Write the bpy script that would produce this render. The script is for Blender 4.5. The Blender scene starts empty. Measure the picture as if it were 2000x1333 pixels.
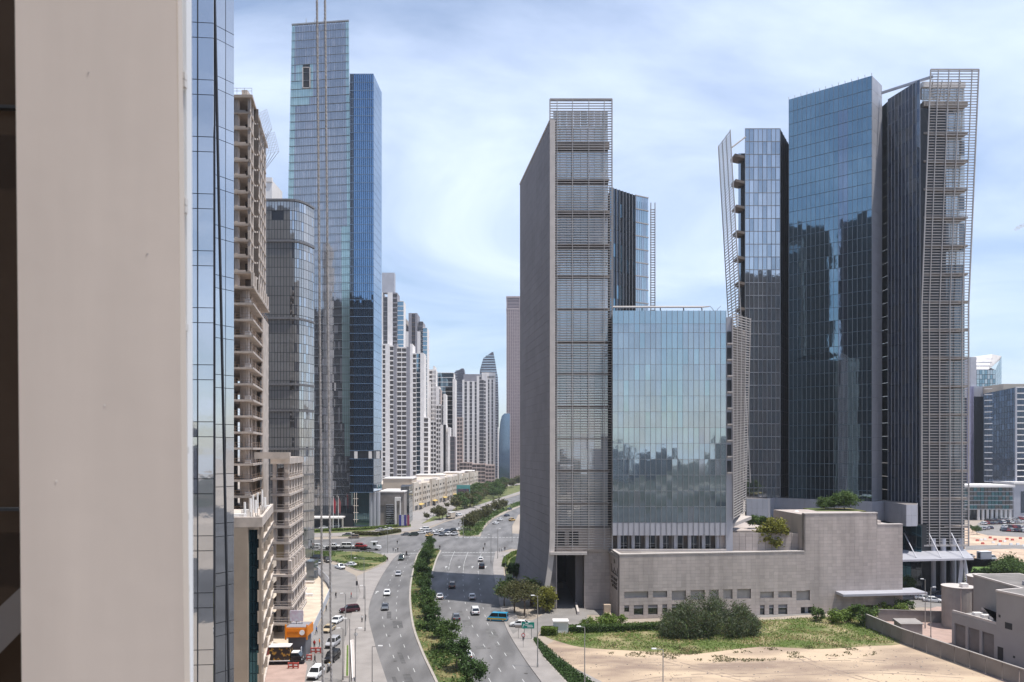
import bpy, math, random
from mathutils import Vector as V, Matrix
R = math.radians
random.seed(7)
SC = bpy.context.scene
COL = SC.collection
# ------------------------------------------------------------------ camera
F, CX, HY, H = 1450.0, 1000.0, 880.0, 40.0       # focal length and principal point of the 2000 px photograph, eye height
cam_d = bpy.data.cameras.new('camera'); cam = bpy.data.objects.new('camera', cam_d); COL.objects.link(cam)
cam.location = (0, 0, H); cam.rotation_euler = (R(90), 0, 0)
cam_d.sensor_width = 36; cam_d.lens = F / 2000 * 36; cam_d.shift_y = (HY - 666.5) / 2000
cam_d.clip_start = 0.1; cam_d.clip_end = 30000
cam_d.dof.use_dof = True; cam_d.dof.focus_distance = 210; cam_d.dof.aperture_fstop = 6.3
SC.camera = cam
SC.render.resolution_x, SC.render.resolution_y = 1024, 682
# ------------------------------------------------------------------ sky, sun, exposure
SUN_EL, SUN_AZ = 74.0, 116.0                     # azimuth clockwise from +Y
w = bpy.data.worlds.new('World'); SC.world = w; w.use_nodes = True
nt = w.node_tree; nt.nodes.clear()
def N(t, typ, **kw):
    n = t.nodes.new(typ)
    for k, v in kw.items():
        if k[0] == 'i' and k[1:].isdigit(): n.inputs[int(k[1:])].default_value = v
        else: setattr(n, k, v)
    return n
sky = N(nt, 'ShaderNodeTexSky', sky_type='NISHITA', sun_disc=False, sun_elevation=R(SUN_EL), sun_rotation=R(SUN_AZ), altitude=20, air_density=1.0, dust_density=0.7, ozone_density=2.0)
tc = N(nt, 'ShaderNodeTexCoord'); sep = N(nt, 'ShaderNodeSeparateXYZ'); nt.links.new(tc.outputs['Generated'], sep.inputs[0])
za = N(nt, 'ShaderNodeMath', operation='ADD', i1=0.22); nt.links.new(sep.outputs[2], za.inputs[0])
zm = N(nt, 'ShaderNodeMath', operation='MAXIMUM', i1=0.1); nt.links.new(za.outputs[0], zm.inputs[0])
dx = N(nt, 'ShaderNodeMath', operation='DIVIDE'); nt.links.new(sep.outputs[0], dx.inputs[0]); nt.links.new(zm.outputs[0], dx.inputs[1])
dy = N(nt, 'ShaderNodeMath', operation='DIVIDE'); nt.links.new(sep.outputs[1], dy.inputs[0]); nt.links.new(zm.outputs[0], dy.inputs[1])
cmb = N(nt, 'ShaderNodeCombineXYZ'); nt.links.new(dx.outputs[0], cmb.inputs[0]); nt.links.new(dy.outputs[0], cmb.inputs[1])
mp = N(nt, 'ShaderNodeMapping'); mp.inputs['Rotation'].default_value = (0, 0, R(58)); mp.inputs['Scale'].default_value = (0.72, 1.2, 1); mp.inputs['Location'].default_value = (3.1, 1.7, 0.4)
nt.links.new(cmb.outputs[0], mp.inputs[0])
n1 = N(nt, 'ShaderNodeTexNoise'); n1.inputs['Scale'].default_value = 1.05; n1.inputs['Detail'].default_value = 9; n1.inputs['Roughness'].default_value = 0.56; n1.inputs['Distortion'].default_value = 0.7
nt.links.new(mp.outputs[0], n1.inputs[0])
rmp = N(nt, 'ShaderNodeValToRGB'); rmp.color_ramp.elements[0].position = 0.41; rmp.color_ramp.elements[1].position = 0.75
rmp.color_ramp.elements[0].color = (0.14, 0.14, 0.14, 1); rmp.color_ramp.elements[1].color = (0.95, 0.95, 0.95, 1)
nt.links.new(n1.outputs[0], rmp.inputs[0])
cmix = N(nt, 'ShaderNodeMix', data_type='RGBA'); nt.links.new(rmp.outputs[0], cmix.inputs[0]); nt.links.new(sky.outputs[0], cmix.inputs[6])
cmix.inputs[7].default_value = (6.1, 6.95, 8.6, 1)
bg = N(nt, 'ShaderNodeBackground'); bg.inputs[1].default_value = 0.118; nt.links.new(cmix.outputs[2], bg.inputs[0])
wo = N(nt, 'ShaderNodeOutputWorld'); nt.links.new(bg.outputs[0], wo.inputs[0])
sl = bpy.data.lights.new('sun', 'SUN'); sl.energy = 3.7; sl.angle = R(0.53); sl.color = (1, 0.955, 0.885)
so = bpy.data.objects.new('sun', sl); COL.objects.link(so)
sd = V((math.sin(R(SUN_AZ)) * math.cos(R(SUN_EL)), math.cos(R(SUN_AZ)) * math.cos(R(SUN_EL)), math.sin(R(SUN_EL))))
so.rotation_euler = sd.to_track_quat('Z', 'Y').to_euler(); so.location = (120, -80, 320)
SC.view_settings.view_transform = 'Standard'; SC.view_settings.look = 'None'; SC.view_settings.gamma = 1; SC.view_settings.exposure = 0.55
SC.view_settings.use_curve_mapping = False
try:
    SC.cycles.use_denoising = True; SC.cycles.max_bounces = 7; SC.cycles.diffuse_bounces = 3; SC.cycles.glossy_bounces = 4
    SC.cycles.transmission_bounces = 3; SC.cycles.transparent_max_bounces = 6; SC.cycles.sample_clamp_indirect = 6; SC.cycles.caustics_reflective = False; SC.cycles.caustics_refractive = False
except Exception: pass

# ------------------------------------------------------------------ helpers
def pt(px, py, d): return V(((px - CX) * d / F, d, H + (HY - py) * d / F))
def X(px, d): return (px - CX) * d / F
def Z(py, d): return H + (HY - py) * d / F
def G(px, py, z=0.0):
    d = (H - z) * F / (py - HY); return V(((px - CX) * d / F, d, z))
MATS = {}
def pm(name, col, rough=0.7, metal=0.0, var=0.10, scale=0.6, island=0.0, bump=0.0, bscale=6.0, spec=0.4, col2=None, stretch=None, objr=0.0, thr=(0.35, 0.65), detail=5):
    """procedural principled material: world-space noise, random tint per piece, fine relief"""
    if name in MATS: return MATS[name]
    m = bpy.data.materials.new(name); m.use_nodes = True; t = m.node_tree; b = t.nodes['Principled BSDF']; MATS[name] = m
    b.inputs['Roughness'].default_value = rough; b.inputs['Metallic'].default_value = metal; b.inputs['Specular IOR Level'].default_value = spec
    geo = N(t, 'ShaderNodeNewGeometry'); src = geo.outputs['Position']
    if stretch:
        mpp = N(t, 'ShaderNodeMapping'); mpp.inputs['Scale'].default_value = stretch; t.links.new(src, mpp.inputs[0]); src = mpp.outputs[0]
    nz = N(t, 'ShaderNodeTexNoise'); nz.inputs['Scale'].default_value = scale; nz.inputs['Detail'].default_value = detail; t.links.new(src, nz.inputs['Vector'])
    rp = N(t, 'ShaderNodeValToRGB'); rp.color_ramp.elements[0].position, rp.color_ramp.elements[1].position = thr
    c2 = col2 or tuple(min(1, c * (1 + var)) for c in col); c1 = col if col2 else tuple(c * (1 - var) for c in col)
    rp.color_ramp.elements[0].color = (*c1, 1); rp.color_ramp.elements[1].color = (*c2, 1)
    t.links.new(nz.outputs[0], rp.inputs[0]); out = rp.outputs[0]
    for amt, sock in ((island, geo.outputs['Random Per Island']), (objr, None)):
        if not amt: continue
        if sock is None: sock = N(t, 'ShaderNodeObjectInfo').outputs['Random']
        mr = N(t, 'ShaderNodeMapRange'); mr.inputs[3].default_value = 1 - amt; mr.inputs[4].default_value = 1 + amt; t.links.new(sock, mr.inputs[0])
        mx = N(t, 'ShaderNodeVectorMath', operation='SCALE'); t.links.new(out, mx.inputs[0]); t.links.new(mr.outputs[0], mx.inputs['Scale']); out = mx.outputs[0]
    t.links.new(out, b.inputs['Base Color'])
    if bump:
        nb = N(t, 'ShaderNodeTexNoise'); nb.inputs['Scale'].default_value = bscale; nb.inputs['Detail'].default_value = 4; t.links.new(geo.outputs['Position'], nb.inputs['Vector'])
        bp = N(t, 'ShaderNodeBump'); bp.inputs['Strength'].default_value = 0.6; bp.inputs['Distance'].default_value = bump
        t.links.new(nb.outputs[0], bp.inputs['Height']); t.links.new(bp.outputs[0], b.inputs['Normal'])
    return m
def glass(name, tint, metal=0.85, rough=0.03, island=0.08, objr=0.0, wob=0.006, wscale=0.5):
    """coated facade glass: tinted mirror over a dark body, slightly rolled so that reflections waver"""
    m = pm(name, tint, rough, metal, var=0.05, scale=0.15, island=island, objr=objr, bump=wob, bscale=wscale, spec=0.8)
    return m
def leafm(name, col, var=0.35, hue2=None):
    if name in MATS: return MATS[name]
    m = bpy.data.materials.new(name); m.use_nodes = True; t = m.node_tree; b = t.nodes['Principled BSDF']; MATS[name] = m
    geo = N(t, 'ShaderNodeNewGeometry'); rp = N(t, 'ShaderNodeValToRGB')
    rp.color_ramp.elements[0].color = (*[c * (1 - var) for c in col], 1); rp.color_ramp.elements[1].color = (*(hue2 or [c * (1 + var) for c in col]), 1)
    t.links.new(geo.outputs['Random Per Island'], rp.inputs[0]); t.links.new(rp.outputs[0], b.inputs['Base Color'])
    b.inputs['Roughness'].default_value = 0.6; b.inputs['Specular IOR Level'].default_value = 0.25
    tr = N(t, 'ShaderNodeBsdfTranslucent'); t.links.new(rp.outputs[0], tr.inputs[0]); mx = N(t, 'ShaderNodeMixShader', i0=0.3)
    o = t.nodes['Material Output']; t.links.new(b.outputs[0], mx.inputs[1]); t.links.new(tr.outputs[0], mx.inputs[2]); t.links.new(mx.outputs[0], o.inputs[0])
    return m
WI = {}
class MB:
    def __init__(s): s.v = []; s.f = []; s.m = []
    def add(s, vs, fs, mi=0):
        o = len(s.v); s.v += [tuple(p) for p in vs]; s.f += [tuple(i + o for i in f) for f in fs]; s.m += [mi] * len(fs); return s
    def box(s, a, b, mi=0):
        x0, y0, z0 = a; x1, y1, z1 = b
        if x0 > x1: x0, x1 = x1, x0
        if y0 > y1: y0, y1 = y1, y0
        if z0 > z1: z0, z1 = z1, z0
        return s.add([(x0,y0,z0),(x1,y0,z0),(x1,y1,z0),(x0,y1,z0),(x0,y0,z1),(x1,y0,z1),(x1,y1,z1),(x0,y1,z1)],
              [(0,3,2,1),(4,5,6,7),(0,1,5,4),(1,2,6,5),(2,3,7,6),(3,0,4,7)], mi)
    def hexa(s, b4, t4, mi=0):   # bottom loop and top loop, both counter-clockwise from above
        return s.add(list(b4) + list(t4), [(3,2,1,0),(4,5,6,7),(0,1,5,4),(1,2,6,5),(2,3,7,6),(3,0,4,7)], mi)
    def panel(s, a, b, c, d, t, mi=0):   # front quad a b c d (ccw from outside), thickness t backwards, no back face
        a, b, c, d = map(V, (a, b, c, d)); n = (b - a).cross(d - a).normalized() * t
        return s.add([a, b, c, d, a - n, b - n, c - n, d - n], [(0,1,2,3),(0,4,5,1),(1,5,6,2),(2,6,7,3),(3,7,4,0)], mi)
    def slab(s, a, b, c, d, t, mi=0):
        a, b, c, d = map(V, (a, b, c, d)); n = (b - a).cross(d - a).normalized() * t
        return s.add([a, b, c, d, a - n, b - n, c - n, d - n], [(0,1,2,3),(0,4,5,1),(1,5,6,2),(2,6,7,3),(3,7,4,0),(7,6,5,4)], mi)
    def bar(s, p, q, wd, hg=None, up=(0, 0, 1), mi=0):
        p, q = V(p), V(q); hg = hg or wd; d = (q - p).normalized(); up = V(up)
        if abs(d.dot(up)) > 0.98: up = V((0, 1, 0))
        sx = d.cross(up).normalized() * wd / 2; sz = sx.cross(d).normalized() * hg / 2
        return s.add([p - sx - sz, p + sx - sz, p + sx + sz, p - sx + sz, q - sx - sz, q + sx - sz, q + sx + sz, q - sx + sz],
              [(0,1,2,3),(7,6,5,4),(0,4,5,1),(1,5,6,2),(2,6,7,3),(3,7,4,0)], mi)
    def tube(s, p, q, r0, r1=None, n=8, mi=0, cap=True):
        p, q = V(p), V(q); r1 = r0 if r1 is None else r1; d = (q - p).normalized(); u = V((1, 0, 0)) if abs(d.x) < 0.8 else V((0, 1, 0))
        a = d.cross(u).normalized(); b = d.cross(a); vs = []
        for c, r in ((p, r0), (q, r1)):
            for i in range(n): t = 2 * math.pi * i / n; vs.append(c + a * math.cos(t) * r + b * math.sin(t) * r)
        fs = [(i, i + n, (i + 1) % n + n, (i + 1) % n) for i in range(n)]
        if cap: fs += [tuple(range(n)), tuple(range(2 * n - 1, n - 1, -1))]
        return s.add(vs, fs, mi)
    def prism(s, poly, z0, z1, mi=0, bottom=True):
        poly = [(p[0], p[1]) for p in poly]
        if sum(poly[i-1][0] * poly[i][1] - poly[i][0] * poly[i-1][1] for i in range(len(poly))) < 0: poly.reverse()
        n = len(poly)
        fs = [(i, (i + 1) % n, (i + 1) % n + n, i + n) for i in range(n)] + [tuple(range(n, 2 * n))]
        if bottom: fs.append(tuple(range(n - 1, -1, -1)))
        return s.add([(*p, z0) for p in poly] + [(*p, z1) for p in poly], fs, mi)
    def loft(s, secs, mi=0, cap=True):
        n = len(secs[0]); vs = [p for q in secs for p in q]; fs = []
        for k in range(len(secs) - 1):
            for i in range(n): fs.append((k*n + i, k*n + (i+1) % n, (k+1)*n + (i+1) % n, (k+1)*n + i))
        if cap: fs += [tuple(range(n - 1, -1, -1)), tuple(range((len(secs)-1)*n, len(secs)*n))]
        return s.add(vs, fs, mi)
    def mesh(s, name, mats):
        me = bpy.data.meshes.new(name); me.from_pydata(s.v, [], s.f)
        for m in (mats if isinstance(mats, (list, tuple)) else [mats]): me.materials.append(m)
        if any(s.m): me.polygons.foreach_set('material_index', s.m)
        return me
    def build(s, name, mats, parent=None, stuff=False, smooth=False):
        me = s.mesh(name, mats)
        if smooth: me.polygons.foreach_set('use_smooth', [True] * len(me.polygons))
        return obj(name, me, parent, stuff)
def obj(name, me, parent=None, stuff=False, loc=None, local=False):
    o = bpy.data.objects.new(name, me); COL.objects.link(o)
    if parent is not None:
        o.parent = parent
        if not local and parent in WI: o.matrix_parent_inverse = WI[parent]
    if loc is not None: o.location = loc
    if stuff: o['kind'] = 'stuff'
    return o
def thing(name, label, cat, loc=(0, 0, 0), group=None, rz=0.0, scale=1.0):
    o = bpy.data.objects.new(name, None); COL.objects.link(o); o.empty_display_size = 0.5
    o.location = loc; o.rotation_euler = (0, 0, rz); o.scale = (scale,) * 3; o['label'] = label; o['category'] = cat
    if group: o['group'] = group
    WI[o] = Matrix.LocRotScale(V(loc), o.rotation_euler.to_quaternion(), V((scale,) * 3)).inverted()
    return o
def tag(o, label, cat, group=None):
    o['label'] = label; o['category'] = cat
    if group: o['group'] = group
    return o
def struct(o): o['kind'] = 'structure'; return o
def lin(a, b, n): return [a + (b - a) * i / n for i in range(n + 1)]
def quadpt(c, u, v): return (c[0] * (1 - u) + c[1] * u) * (1 - v) + (c[2] * (1 - u) + c[3] * u) * v
def facade(th, c, us, vs, mats, gap=0.06, out=0.08, indiv=None, pick=None, name='pane', tilt=0.003, hole=None, stuffname='glazing'):
    """panes over the quad c = (bottom left, bottom right, top left, top right); indiv(u, v) says which are parts of their own"""
    c = [V(p) for p in c]; W = (c[1] - c[0]).length; Hh = (c[2] - c[0]).length; n = (c[1] - c[0]).cross(c[2] - c[0]).normalized()
    us = [u / us[-1] for u in us] if us[-1] > 1.001 else us; vs = [v / vs[-1] for v in vs] if vs[-1] > 1.001 else vs
    st = MB(); gu, gv = gap / W / 2, gap / Hh / 2
    for j in range(len(vs) - 1):
        for i in range(len(us) - 1):
            um, vm = (us[i] + us[i+1]) / 2, (vs[j] + vs[j+1]) / 2
            if hole and hole(um, vm): continue
            q = [quadpt(c, us[i] + gu, vs[j] + gv), quadpt(c, us[i+1] - gu, vs[j] + gv), quadpt(c, us[i+1] - gu, vs[j+1] - gv), quadpt(c, us[i] + gu, vs[j+1] - gv)]
            wq, hq = (q[1] - q[0]).length, (q[3] - q[0]).length; a, b = random.gauss(0, tilt) * wq / 2, random.gauss(0, tilt) * hq / 2
            a, b = max(-0.04, min(0.04, a)), max(-0.04, min(0.04, b))
            q = [q[0] + n * (out - a - b), q[1] + n * (out + a - b), q[2] + n * (out + a + b), q[3] + n * (out - a + b)]
            mi = pick(um, vm, i, j) if pick else 0
            if indiv and indiv(um, vm):
                MB().panel(*q, out + 0.05).build(name, mats[mi] if isinstance(mats, list) else mats, th)
            else: st.panel(*q, out + 0.05, mi)
    if st.v: st.build(stuffname, mats, th, stuff=True)
def bars_v(th, c, us, size, mat, name='mullion', joined=False, out=0.1):
    c = [V(p) for p in c]; n = (c[1] - c[0]).cross(c[2] - c[0]).normalized(); mb = MB()
    for u in us:
        b = MB() if not joined else mb
        b.bar(quadpt(c, u, 0) + n * out, quadpt(c, u, 1) + n * out, size[0], size[1], up=n)
        if not joined: b.build(name, mat, th)
    if joined: mb.build(name, mat, th, stuff=True)
def bars_h(th, c, vs, size, mat, name='transom', joined=True, out=0.1, u0=0.0, u1=1.0):
    c = [V(p) for p in c]; n = (c[1] - c[0]).cross(c[2] - c[0]).normalized(); mb = MB()
    for v in vs:
        b = MB() if not joined else mb
        b.bar(quadpt(c, u0, v) + n * out, quadpt(c, u1, v) + n * out, size[0], size[1], up=(0, 0, 1))
        if not joined: b.build(name, mat, th)
    if joined: mb.build(name, mat, th, stuff=True)
def offset_poly(poly, d):
    n = len(poly); A = sum(poly[i-1][0] * poly[i][1] - poly[i][0] * poly[i-1][1] for i in range(n)); sg = 1 if A > 0 else -1; out = []
    for i in range(n):
        p0, p, p1 = V(poly[i-1][:2]), V(poly[i][:2]), V(poly[(i+1) % n][:2]); e0, e1 = (p - p0).normalized(), (p1 - p).normalized()
        nn = V((-(e0.y + e1.y), e0.x + e1.x)) * sg
        if nn.length < 1e-6: nn = V((-e1.y, e1.x)) * sg
        nn.normalize(); k = max(0.45, nn.dot(V((-e1.y, e1.x)) * sg)); out.append(tuple(p + nn * d / k))
    return out
def smooth(pts, n=6, closed=False):
    P = [V(p) for p in pts]; out = []; m = len(P)
    for i in range(m if closed else m - 1):
        g = (lambda k: P[k % m]) if closed else (lambda k: P[max(0, min(m - 1, k))])
        a, b, c, d = g(i - 1), g(i), g(i + 1), g(i + 2)
        for k in range(n):
            t = k / n; out.append(0.5 * (2 * b + (c - a) * t + (2 * a - 5 * b + 4 * c - d) * t * t + (3 * b - a - 3 * c + d) * t ** 3))
    if not closed: out.append(P[-1])
    return out
def inpoly(x, y, poly):
    r = False
    for i in range(len(poly)):
        x0, y0 = poly[i-1][:2]; x1, y1 = poly[i][:2]
        if (y0 > y) != (y1 > y) and x < (x1 - x0) * (y - y0) / (y1 - y0) + x0: r = not r
    return r
def GP(lst, sm=0): return [G(*p) for p in lst] if not sm else smooth([G(*p) for p in lst], sm, True)

# ------------------------------------------------------------------ materials
asphalt = pm('asphalt', (0.155, 0.15, 0.15), 0.85, var=0.24, scale=0.16, bump=0.01, bscale=12, stretch=(1.6, 0.35, 1))
asphalt_l = pm('asphalt_pale', (0.225, 0.21, 0.20), 0.85, var=0.12, scale=0.2, bump=0.01, bscale=9)
paving = pm('paving', (0.29, 0.265, 0.25), 0.85, var=0.10, scale=0.25, bump=0.01, bscale=5)
kerbm = pm('kerb', (0.38, 0.345, 0.31), 0.8, var=0.1, scale=1)
sandm = pm('sand', (0.27, 0.20, 0.155), 0.95, scale=0.06, col2=(0.53, 0.41, 0.29), bump=0.15, bscale=0.5, thr=(0.40, 0.56), detail=12, stretch=(0.6, 1.3, 1))
groundm = pm('ground', (0.33, 0.28, 0.23), 0.95, var=0.15, scale=0.02, bump=0.03, bscale=1)
lawn = pm('lawn', (0.085, 0.115, 0.032), 0.95, scale=0.22, col2=(0.24, 0.20, 0.095), bump=0.05, bscale=4, thr=(0.45, 0.7))
brickpave = pm('pink_paving', (0.40, 0.29, 0.25), 0.9, var=0.1, scale=0.5)
white_paint = pm('road_paint', (0.48, 0.48, 0.47), 0.7, var=0.12, scale=2)
stone = pm('stone_tile', (0.455, 0.395, 0.365), 0.75, var=0.13, scale=0.35, island=0.075, stretch=(1, 1, .12))
stone_edge = pm('stone_edge', (0.54, 0.49, 0.46), 0.75, var=0.06, scale=0.5)
stone_dark = pm('dark_stone_tile', (0.195, 0.18, 0.19), 0.7, var=0.08, scale=0.12, island=0.05)
slatm = pm('taupe_slat', (0.43, 0.40, 0.385), 0.55, var=0.08, scale=0.3)
beam_brown = pm('brown_beam', (0.31, 0.27, 0.245), 0.7, var=0.1, scale=0.6)
alu = pm('aluminium', (0.34, 0.345, 0.36), 0.45, metal=0.3, var=0.05, scale=1)
alu_dark = pm('dark_aluminium', (0.05, 0.055, 0.065), 0.5, metal=0.2, var=0.1, scale=1)
panel_grey = pm('panel_grey', (0.44, 0.44, 0.48), 0.5, metal=0.15, var=0.05, scale=0.3, island=0.04)
dark = pm('dark_interior', (0.022, 0.024, 0.028), 0.6, var=0.3, scale=0.4)
concrete = pm('raw_concrete', (0.51, 0.43, 0.37), 0.9, var=0.16, scale=0.35, bump=0.02, bscale=2)
concrete2 = pm('raw_concrete_pale', (0.58, 0.505, 0.45), 0.9, var=0.14, scale=0.5)
white_r = pm('white_render', (0.78, 0.74, 0.715), 0.8, var=0.06, scale=0.2)
grey_r = pm('grey_render', (0.27, 0.26, 0.285), 0.8, var=0.08, scale=0.2)
beige_r = pm('beige_render', (0.53, 0.455, 0.375), 0.85, var=0.09, scale=0.12)
pink_r = pm('pink_render', (0.50, 0.40, 0.36), 0.85, var=0.08, scale=0.12)
white_p = pm('white_paint', (0.78, 0.77, 0.76), 0.5, var=0.05, scale=1)
steel = pm('galvanised_steel', (0.42, 0.41, 0.40), 0.45, metal=0.6, var=0.1, scale=2)
rubber = pm('rubber', (0.02, 0.02, 0.02), 0.8, var=0.1)
g_box = glass('glass_pale_blue', (0.40, 0.48, 0.52), 0.9, objr=0.05, wob=0.009)
g_box2 = glass('glass_lavender', (0.41, 0.45, 0.49), 0.85, objr=0.05, wob=0.009, rough=0.06)
g_teal = glass('glass_teal', (0.195, 0.295, 0.36), 0.92, objr=0.04, wob=0.007)
g_teal2 = glass('glass_mauve', (0.23, 0.29, 0.37), 0.9, objr=0.04, wob=0.007)
g_navy = glass('glass_navy', (0.06, 0.085, 0.13), 0.75, wob=0.006)
g_mirror = glass('glass_mirror', (0.58, 0.59, 0.61), 0.92, objr=0.05, wob=0.015, wscale=0.35)
g_green = glass('glass_green', (0.47, 0.62, 0.60), 0.6, rough=0.12, wob=0.006)
g_mauve = glass('glass_mauve_pale', (0.41, 0.415, 0.435), 0.88, rough=0.05, wob=0.006, island=0.06)
g_blue = glass('glass_blue', (0.165, 0.275, 0.42), 0.9, island=0.06, wob=0.009)
g_grey = glass('glass_grey', (0.47, 0.46, 0.45), 0.6, island=0.08, wob=0.009)
g_dark = glass('glass_dark', (0.10, 0.115, 0.135), 0.8, island=0.15, wob=0.009)
g_petrol = glass('glass_petrol', (0.05, 0.13, 0.17), 0.8, island=0.2, wob=0.012)
g_dull = glass('glass_dull', (0.16, 0.18, 0.20), 0.5, island=0.15, wob=0.006, rough=0.08)  # dark grey glass, a little rougher than most panes

# ================================================================== GROUND
def sheet(name, pts, z, mat, parent=None):
    me = bpy.data.meshes.new(name); P = [(p[0], p[1]) for p in pts]
    if sum(P[i-1][0] * P[i][1] - P[i][0] * P[i-1][1] for i in range(len(P))) < 0: P.reverse()
    me.from_pydata([(*p, z) for p in P], [], [tuple(range(len(P)))]); me.materials.append(mat); return struct(obj(name, me))
sheet('unseen_highway', [(-400, -60), (600, -120), (700, -200), (-300, -150)], 0.0, pm('street_dark', (0.06, 0.059, 0.061), .9, var=.3, scale=.05))  # unseen roads behind the camera, added dark to deepen the glass reflections
sheet('unseen_highway', [(-500, -420), (900, -230), (900, -290), (-500, -480)], 0.0, MATS['street_dark'])
sheet('unseen_wasteland', [(60, -160), (600, -190), (800, -240), (60, -380)], -0.03, pm('waste_soil', (0.06, 0.052, 0.045), 0.95, scale=0.03, col2=(0.018, 0.026, 0.015)))  # unseen ground behind the camera, added to darken what the glass mirrors
sheet('unseen_parkland', [(-1500, -500), (1800, -330), (2500, -1500), (-2000, -1500)], -0.03, pm('park_soil', (0.02, 0.028, 0.018), 0.95, scale=0.012, col2=(0.07, 0.06, 0.05)))  # also unseen: dark ground added for the low part of the reflections
sheet('unseen_asphalt', [(20, -90), (420, -110), (420, 70), (110, 80), (25, 75)], -0.04, pm('street_dark', (0.085, 0.083, 0.085), .9, var=.3, scale=.05))  # unseen dark sheet, added where bright ground showed in the glass box
sheet('ground', [(-3000, -1700), (3000, -1700), (3000, 4500), (-3000, 4500)], -0.06, groundm)
Lo = smooth([G(*p) for p in [(800, 1460), (756, 1333), (730, 1251), (720, 1192), (738, 1140), (767, 1094), (784, 1080)]], 8)   # outer kerb, near side coming
Lm = smooth([G(*p) for p in [(905, 1460), (850, 1333), (821, 1270), (803, 1212), (800, 1147), (812, 1090), (824, 1071)]], 8)
Rm = smooth([G(*p) for p in [(980, 1460), (926, 1333), (890, 1270), (852, 1200), (843, 1140), (852, 1098), (862, 1076)]], 8)
Ro = smooth([G(*p) for p in [(1150, 1460), (1057, 1333), (1018, 1278), (986, 1220), (972, 1160), (963, 1110), (968, 1078)]], 8)
road = sheet('road', Lo + Lm[::-1], 0.0, asphalt); road['kind'] = 'structure'
road2 = sheet('road', Rm + Ro[::-1], 0.0, asphalt)
cross = sheet('crossing_road', GP([(784, 1082), (824, 1073), (862, 1078), (968, 1080), (1000, 1072), (1100, 1085), (1160, 1068), (1040, 1045), (1000, 1042), (943, 1034), (938, 1048), (896, 1048), (893, 1036), (829, 1035), (780, 1044), (700, 1051), (600, 1055), (480, 1056), (430, 1080), (600, 1076), (700, 1078), (752, 1083)]), -0.005, asphalt)
sheet('boulevard_road', [*GP([(829, 1037), (893, 1038), (896, 1030), (930, 1015), (985, 991), (1040, 970), (1100, 955), (1100, 948), (1040, 958), (985, 975), (955, 987), (901, 1011), (869, 1020)])], 0.0, asphalt)
sheet('boulevard_road', [*GP([(940, 1050), (1000, 1045), (1000, 1028), (1012, 1006), (1060, 988), (1120, 970), (1110, 962), (1050, 976), (992, 1000), (962, 1015), (946, 1032)])], 0.0, asphalt)
service = sheet('service_road', GP([(560, 1440), (700, 1440), (668, 1333), (671, 1262), (688, 1196), (704, 1160), (694, 1124), (655, 1104), (600, 1092), (540, 1085), (540, 1100), (610, 1108), (640, 1140), (648, 1160), (628, 1210), (594, 1275), (560, 1333)]), -0.01, asphalt_l)
pav_poly = [G(*p) for p in [(700, 1440), (668, 1333), (671, 1262), (688, 1196), (704, 1160), (696, 1127), (716, 1118), (752, 1102), (758, 1092), (745, 1083), (752, 1083)]]
pav = struct(MB().prism(pav_poly + Lo[::-1], -0.3, 0.13).build('pavement', paving))
pav_r = [G(*p) for p in [(1290, 1460), (1175, 1333), (1090, 1290), (1045, 1250), (1030, 1225), (1012, 1210), (1000, 1180), (985, 1130), (982, 1095), (1000, 1082), (1100, 1090), (1100, 1082), (968, 1078)]]
struct(MB().prism(pav_r + Ro[::-1], -0.3, 0.13).build('pavement', paving))
sheet('driveway', GP([(986, 1212), (1040, 1213), (1078, 1192), (1083, 1150), (1140, 1150), (1145, 1195), (1150, 1222), (1060, 1224), (1045, 1250), (1020, 1228), (1002, 1240)]), 0.138, asphalt_l)
sheet('pavement', GP([(540, 1050), (600, 1050), (700, 1046), (780, 1040), (829, 1033), (869, 1018), (901, 1009), (955, 985), (1040, 955), (1020, 945), (930, 950), (800, 990), (790, 1022), (700, 1026), (540, 1026)]), 0.05, paving)
sheet('park_lawn', GP([(880, 1000), (905, 996), (955, 980), (1040, 952), (1025, 946), (985, 951), (940, 966), (905, 980)]), 0.06, lawn)
sheet('park_lawn', GP([(822, 1024), (850, 1017), (880, 1008), (868, 1004), (845, 1010)]), 0.06, lawn)
sheet('construction_yard', GP([(520, 1250), (590, 1270), (630, 1196), (646, 1156), (610, 1110), (560, 1100), (540, 1130)]), -0.02, pm('yard_sand', (0.55, 0.46, 0.36), 0.95, var=0.12, scale=0.3))
sheet('forecourt', GP([(500, 1460), (575, 1460), (600, 1300), (590, 1285), (520, 1290)]), 0.01, brickpave)
sheet('sand_lot', GP([(1065, 1262), (1110, 1300), (1190, 1400), (1290, 1560), (2500, 1560), (2160, 1390), (1740, 1240), (1400, 1240), (1100, 1240)]), -0.02, sandm)
gpoly = [G(*p) for p in [(1062, 1240), (1090, 1228), (1130, 1222), (1300, 1215), (1480, 1212), (1640, 1205), (1700, 1212), (1762, 1254), (1700, 1262), (1600, 1268), (1480, 1264), (1350, 1278), (1250, 1272), (1150, 1266), (1100, 1256)]]
sheet('rough_grass', smooth(gpoly, 4, True), 0.005, pm('rough_grass_soil', (0.10, 0.135, 0.035), 0.95, scale=0.16, col2=(0.40, 0.31, 0.19), bump=0.06, bscale=3, thr=(0.42, 0.72), detail=9))
sheet('building_court', GP([(1100, 1200), (1500, 1206), (1800, 1186), (2100, 1200), (2200, 1120), (1900, 1090), (1700, 1090), (1100, 1095)]), -0.03, asphalt_l)
sheet('compound_yard', GP([(1716, 1215), (1762, 1250), (2100, 1390), (2300, 1390), (2100, 1200), (1830, 1185)]), -0.015, brickpave)
sheet('parking_lot', GP([(1905, 1040), (1930, 1046), (2150, 1056), (2300, 1040), (2200, 1010), (1960, 1012), (1910, 1022)]), -0.02, asphalt_l)
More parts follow.
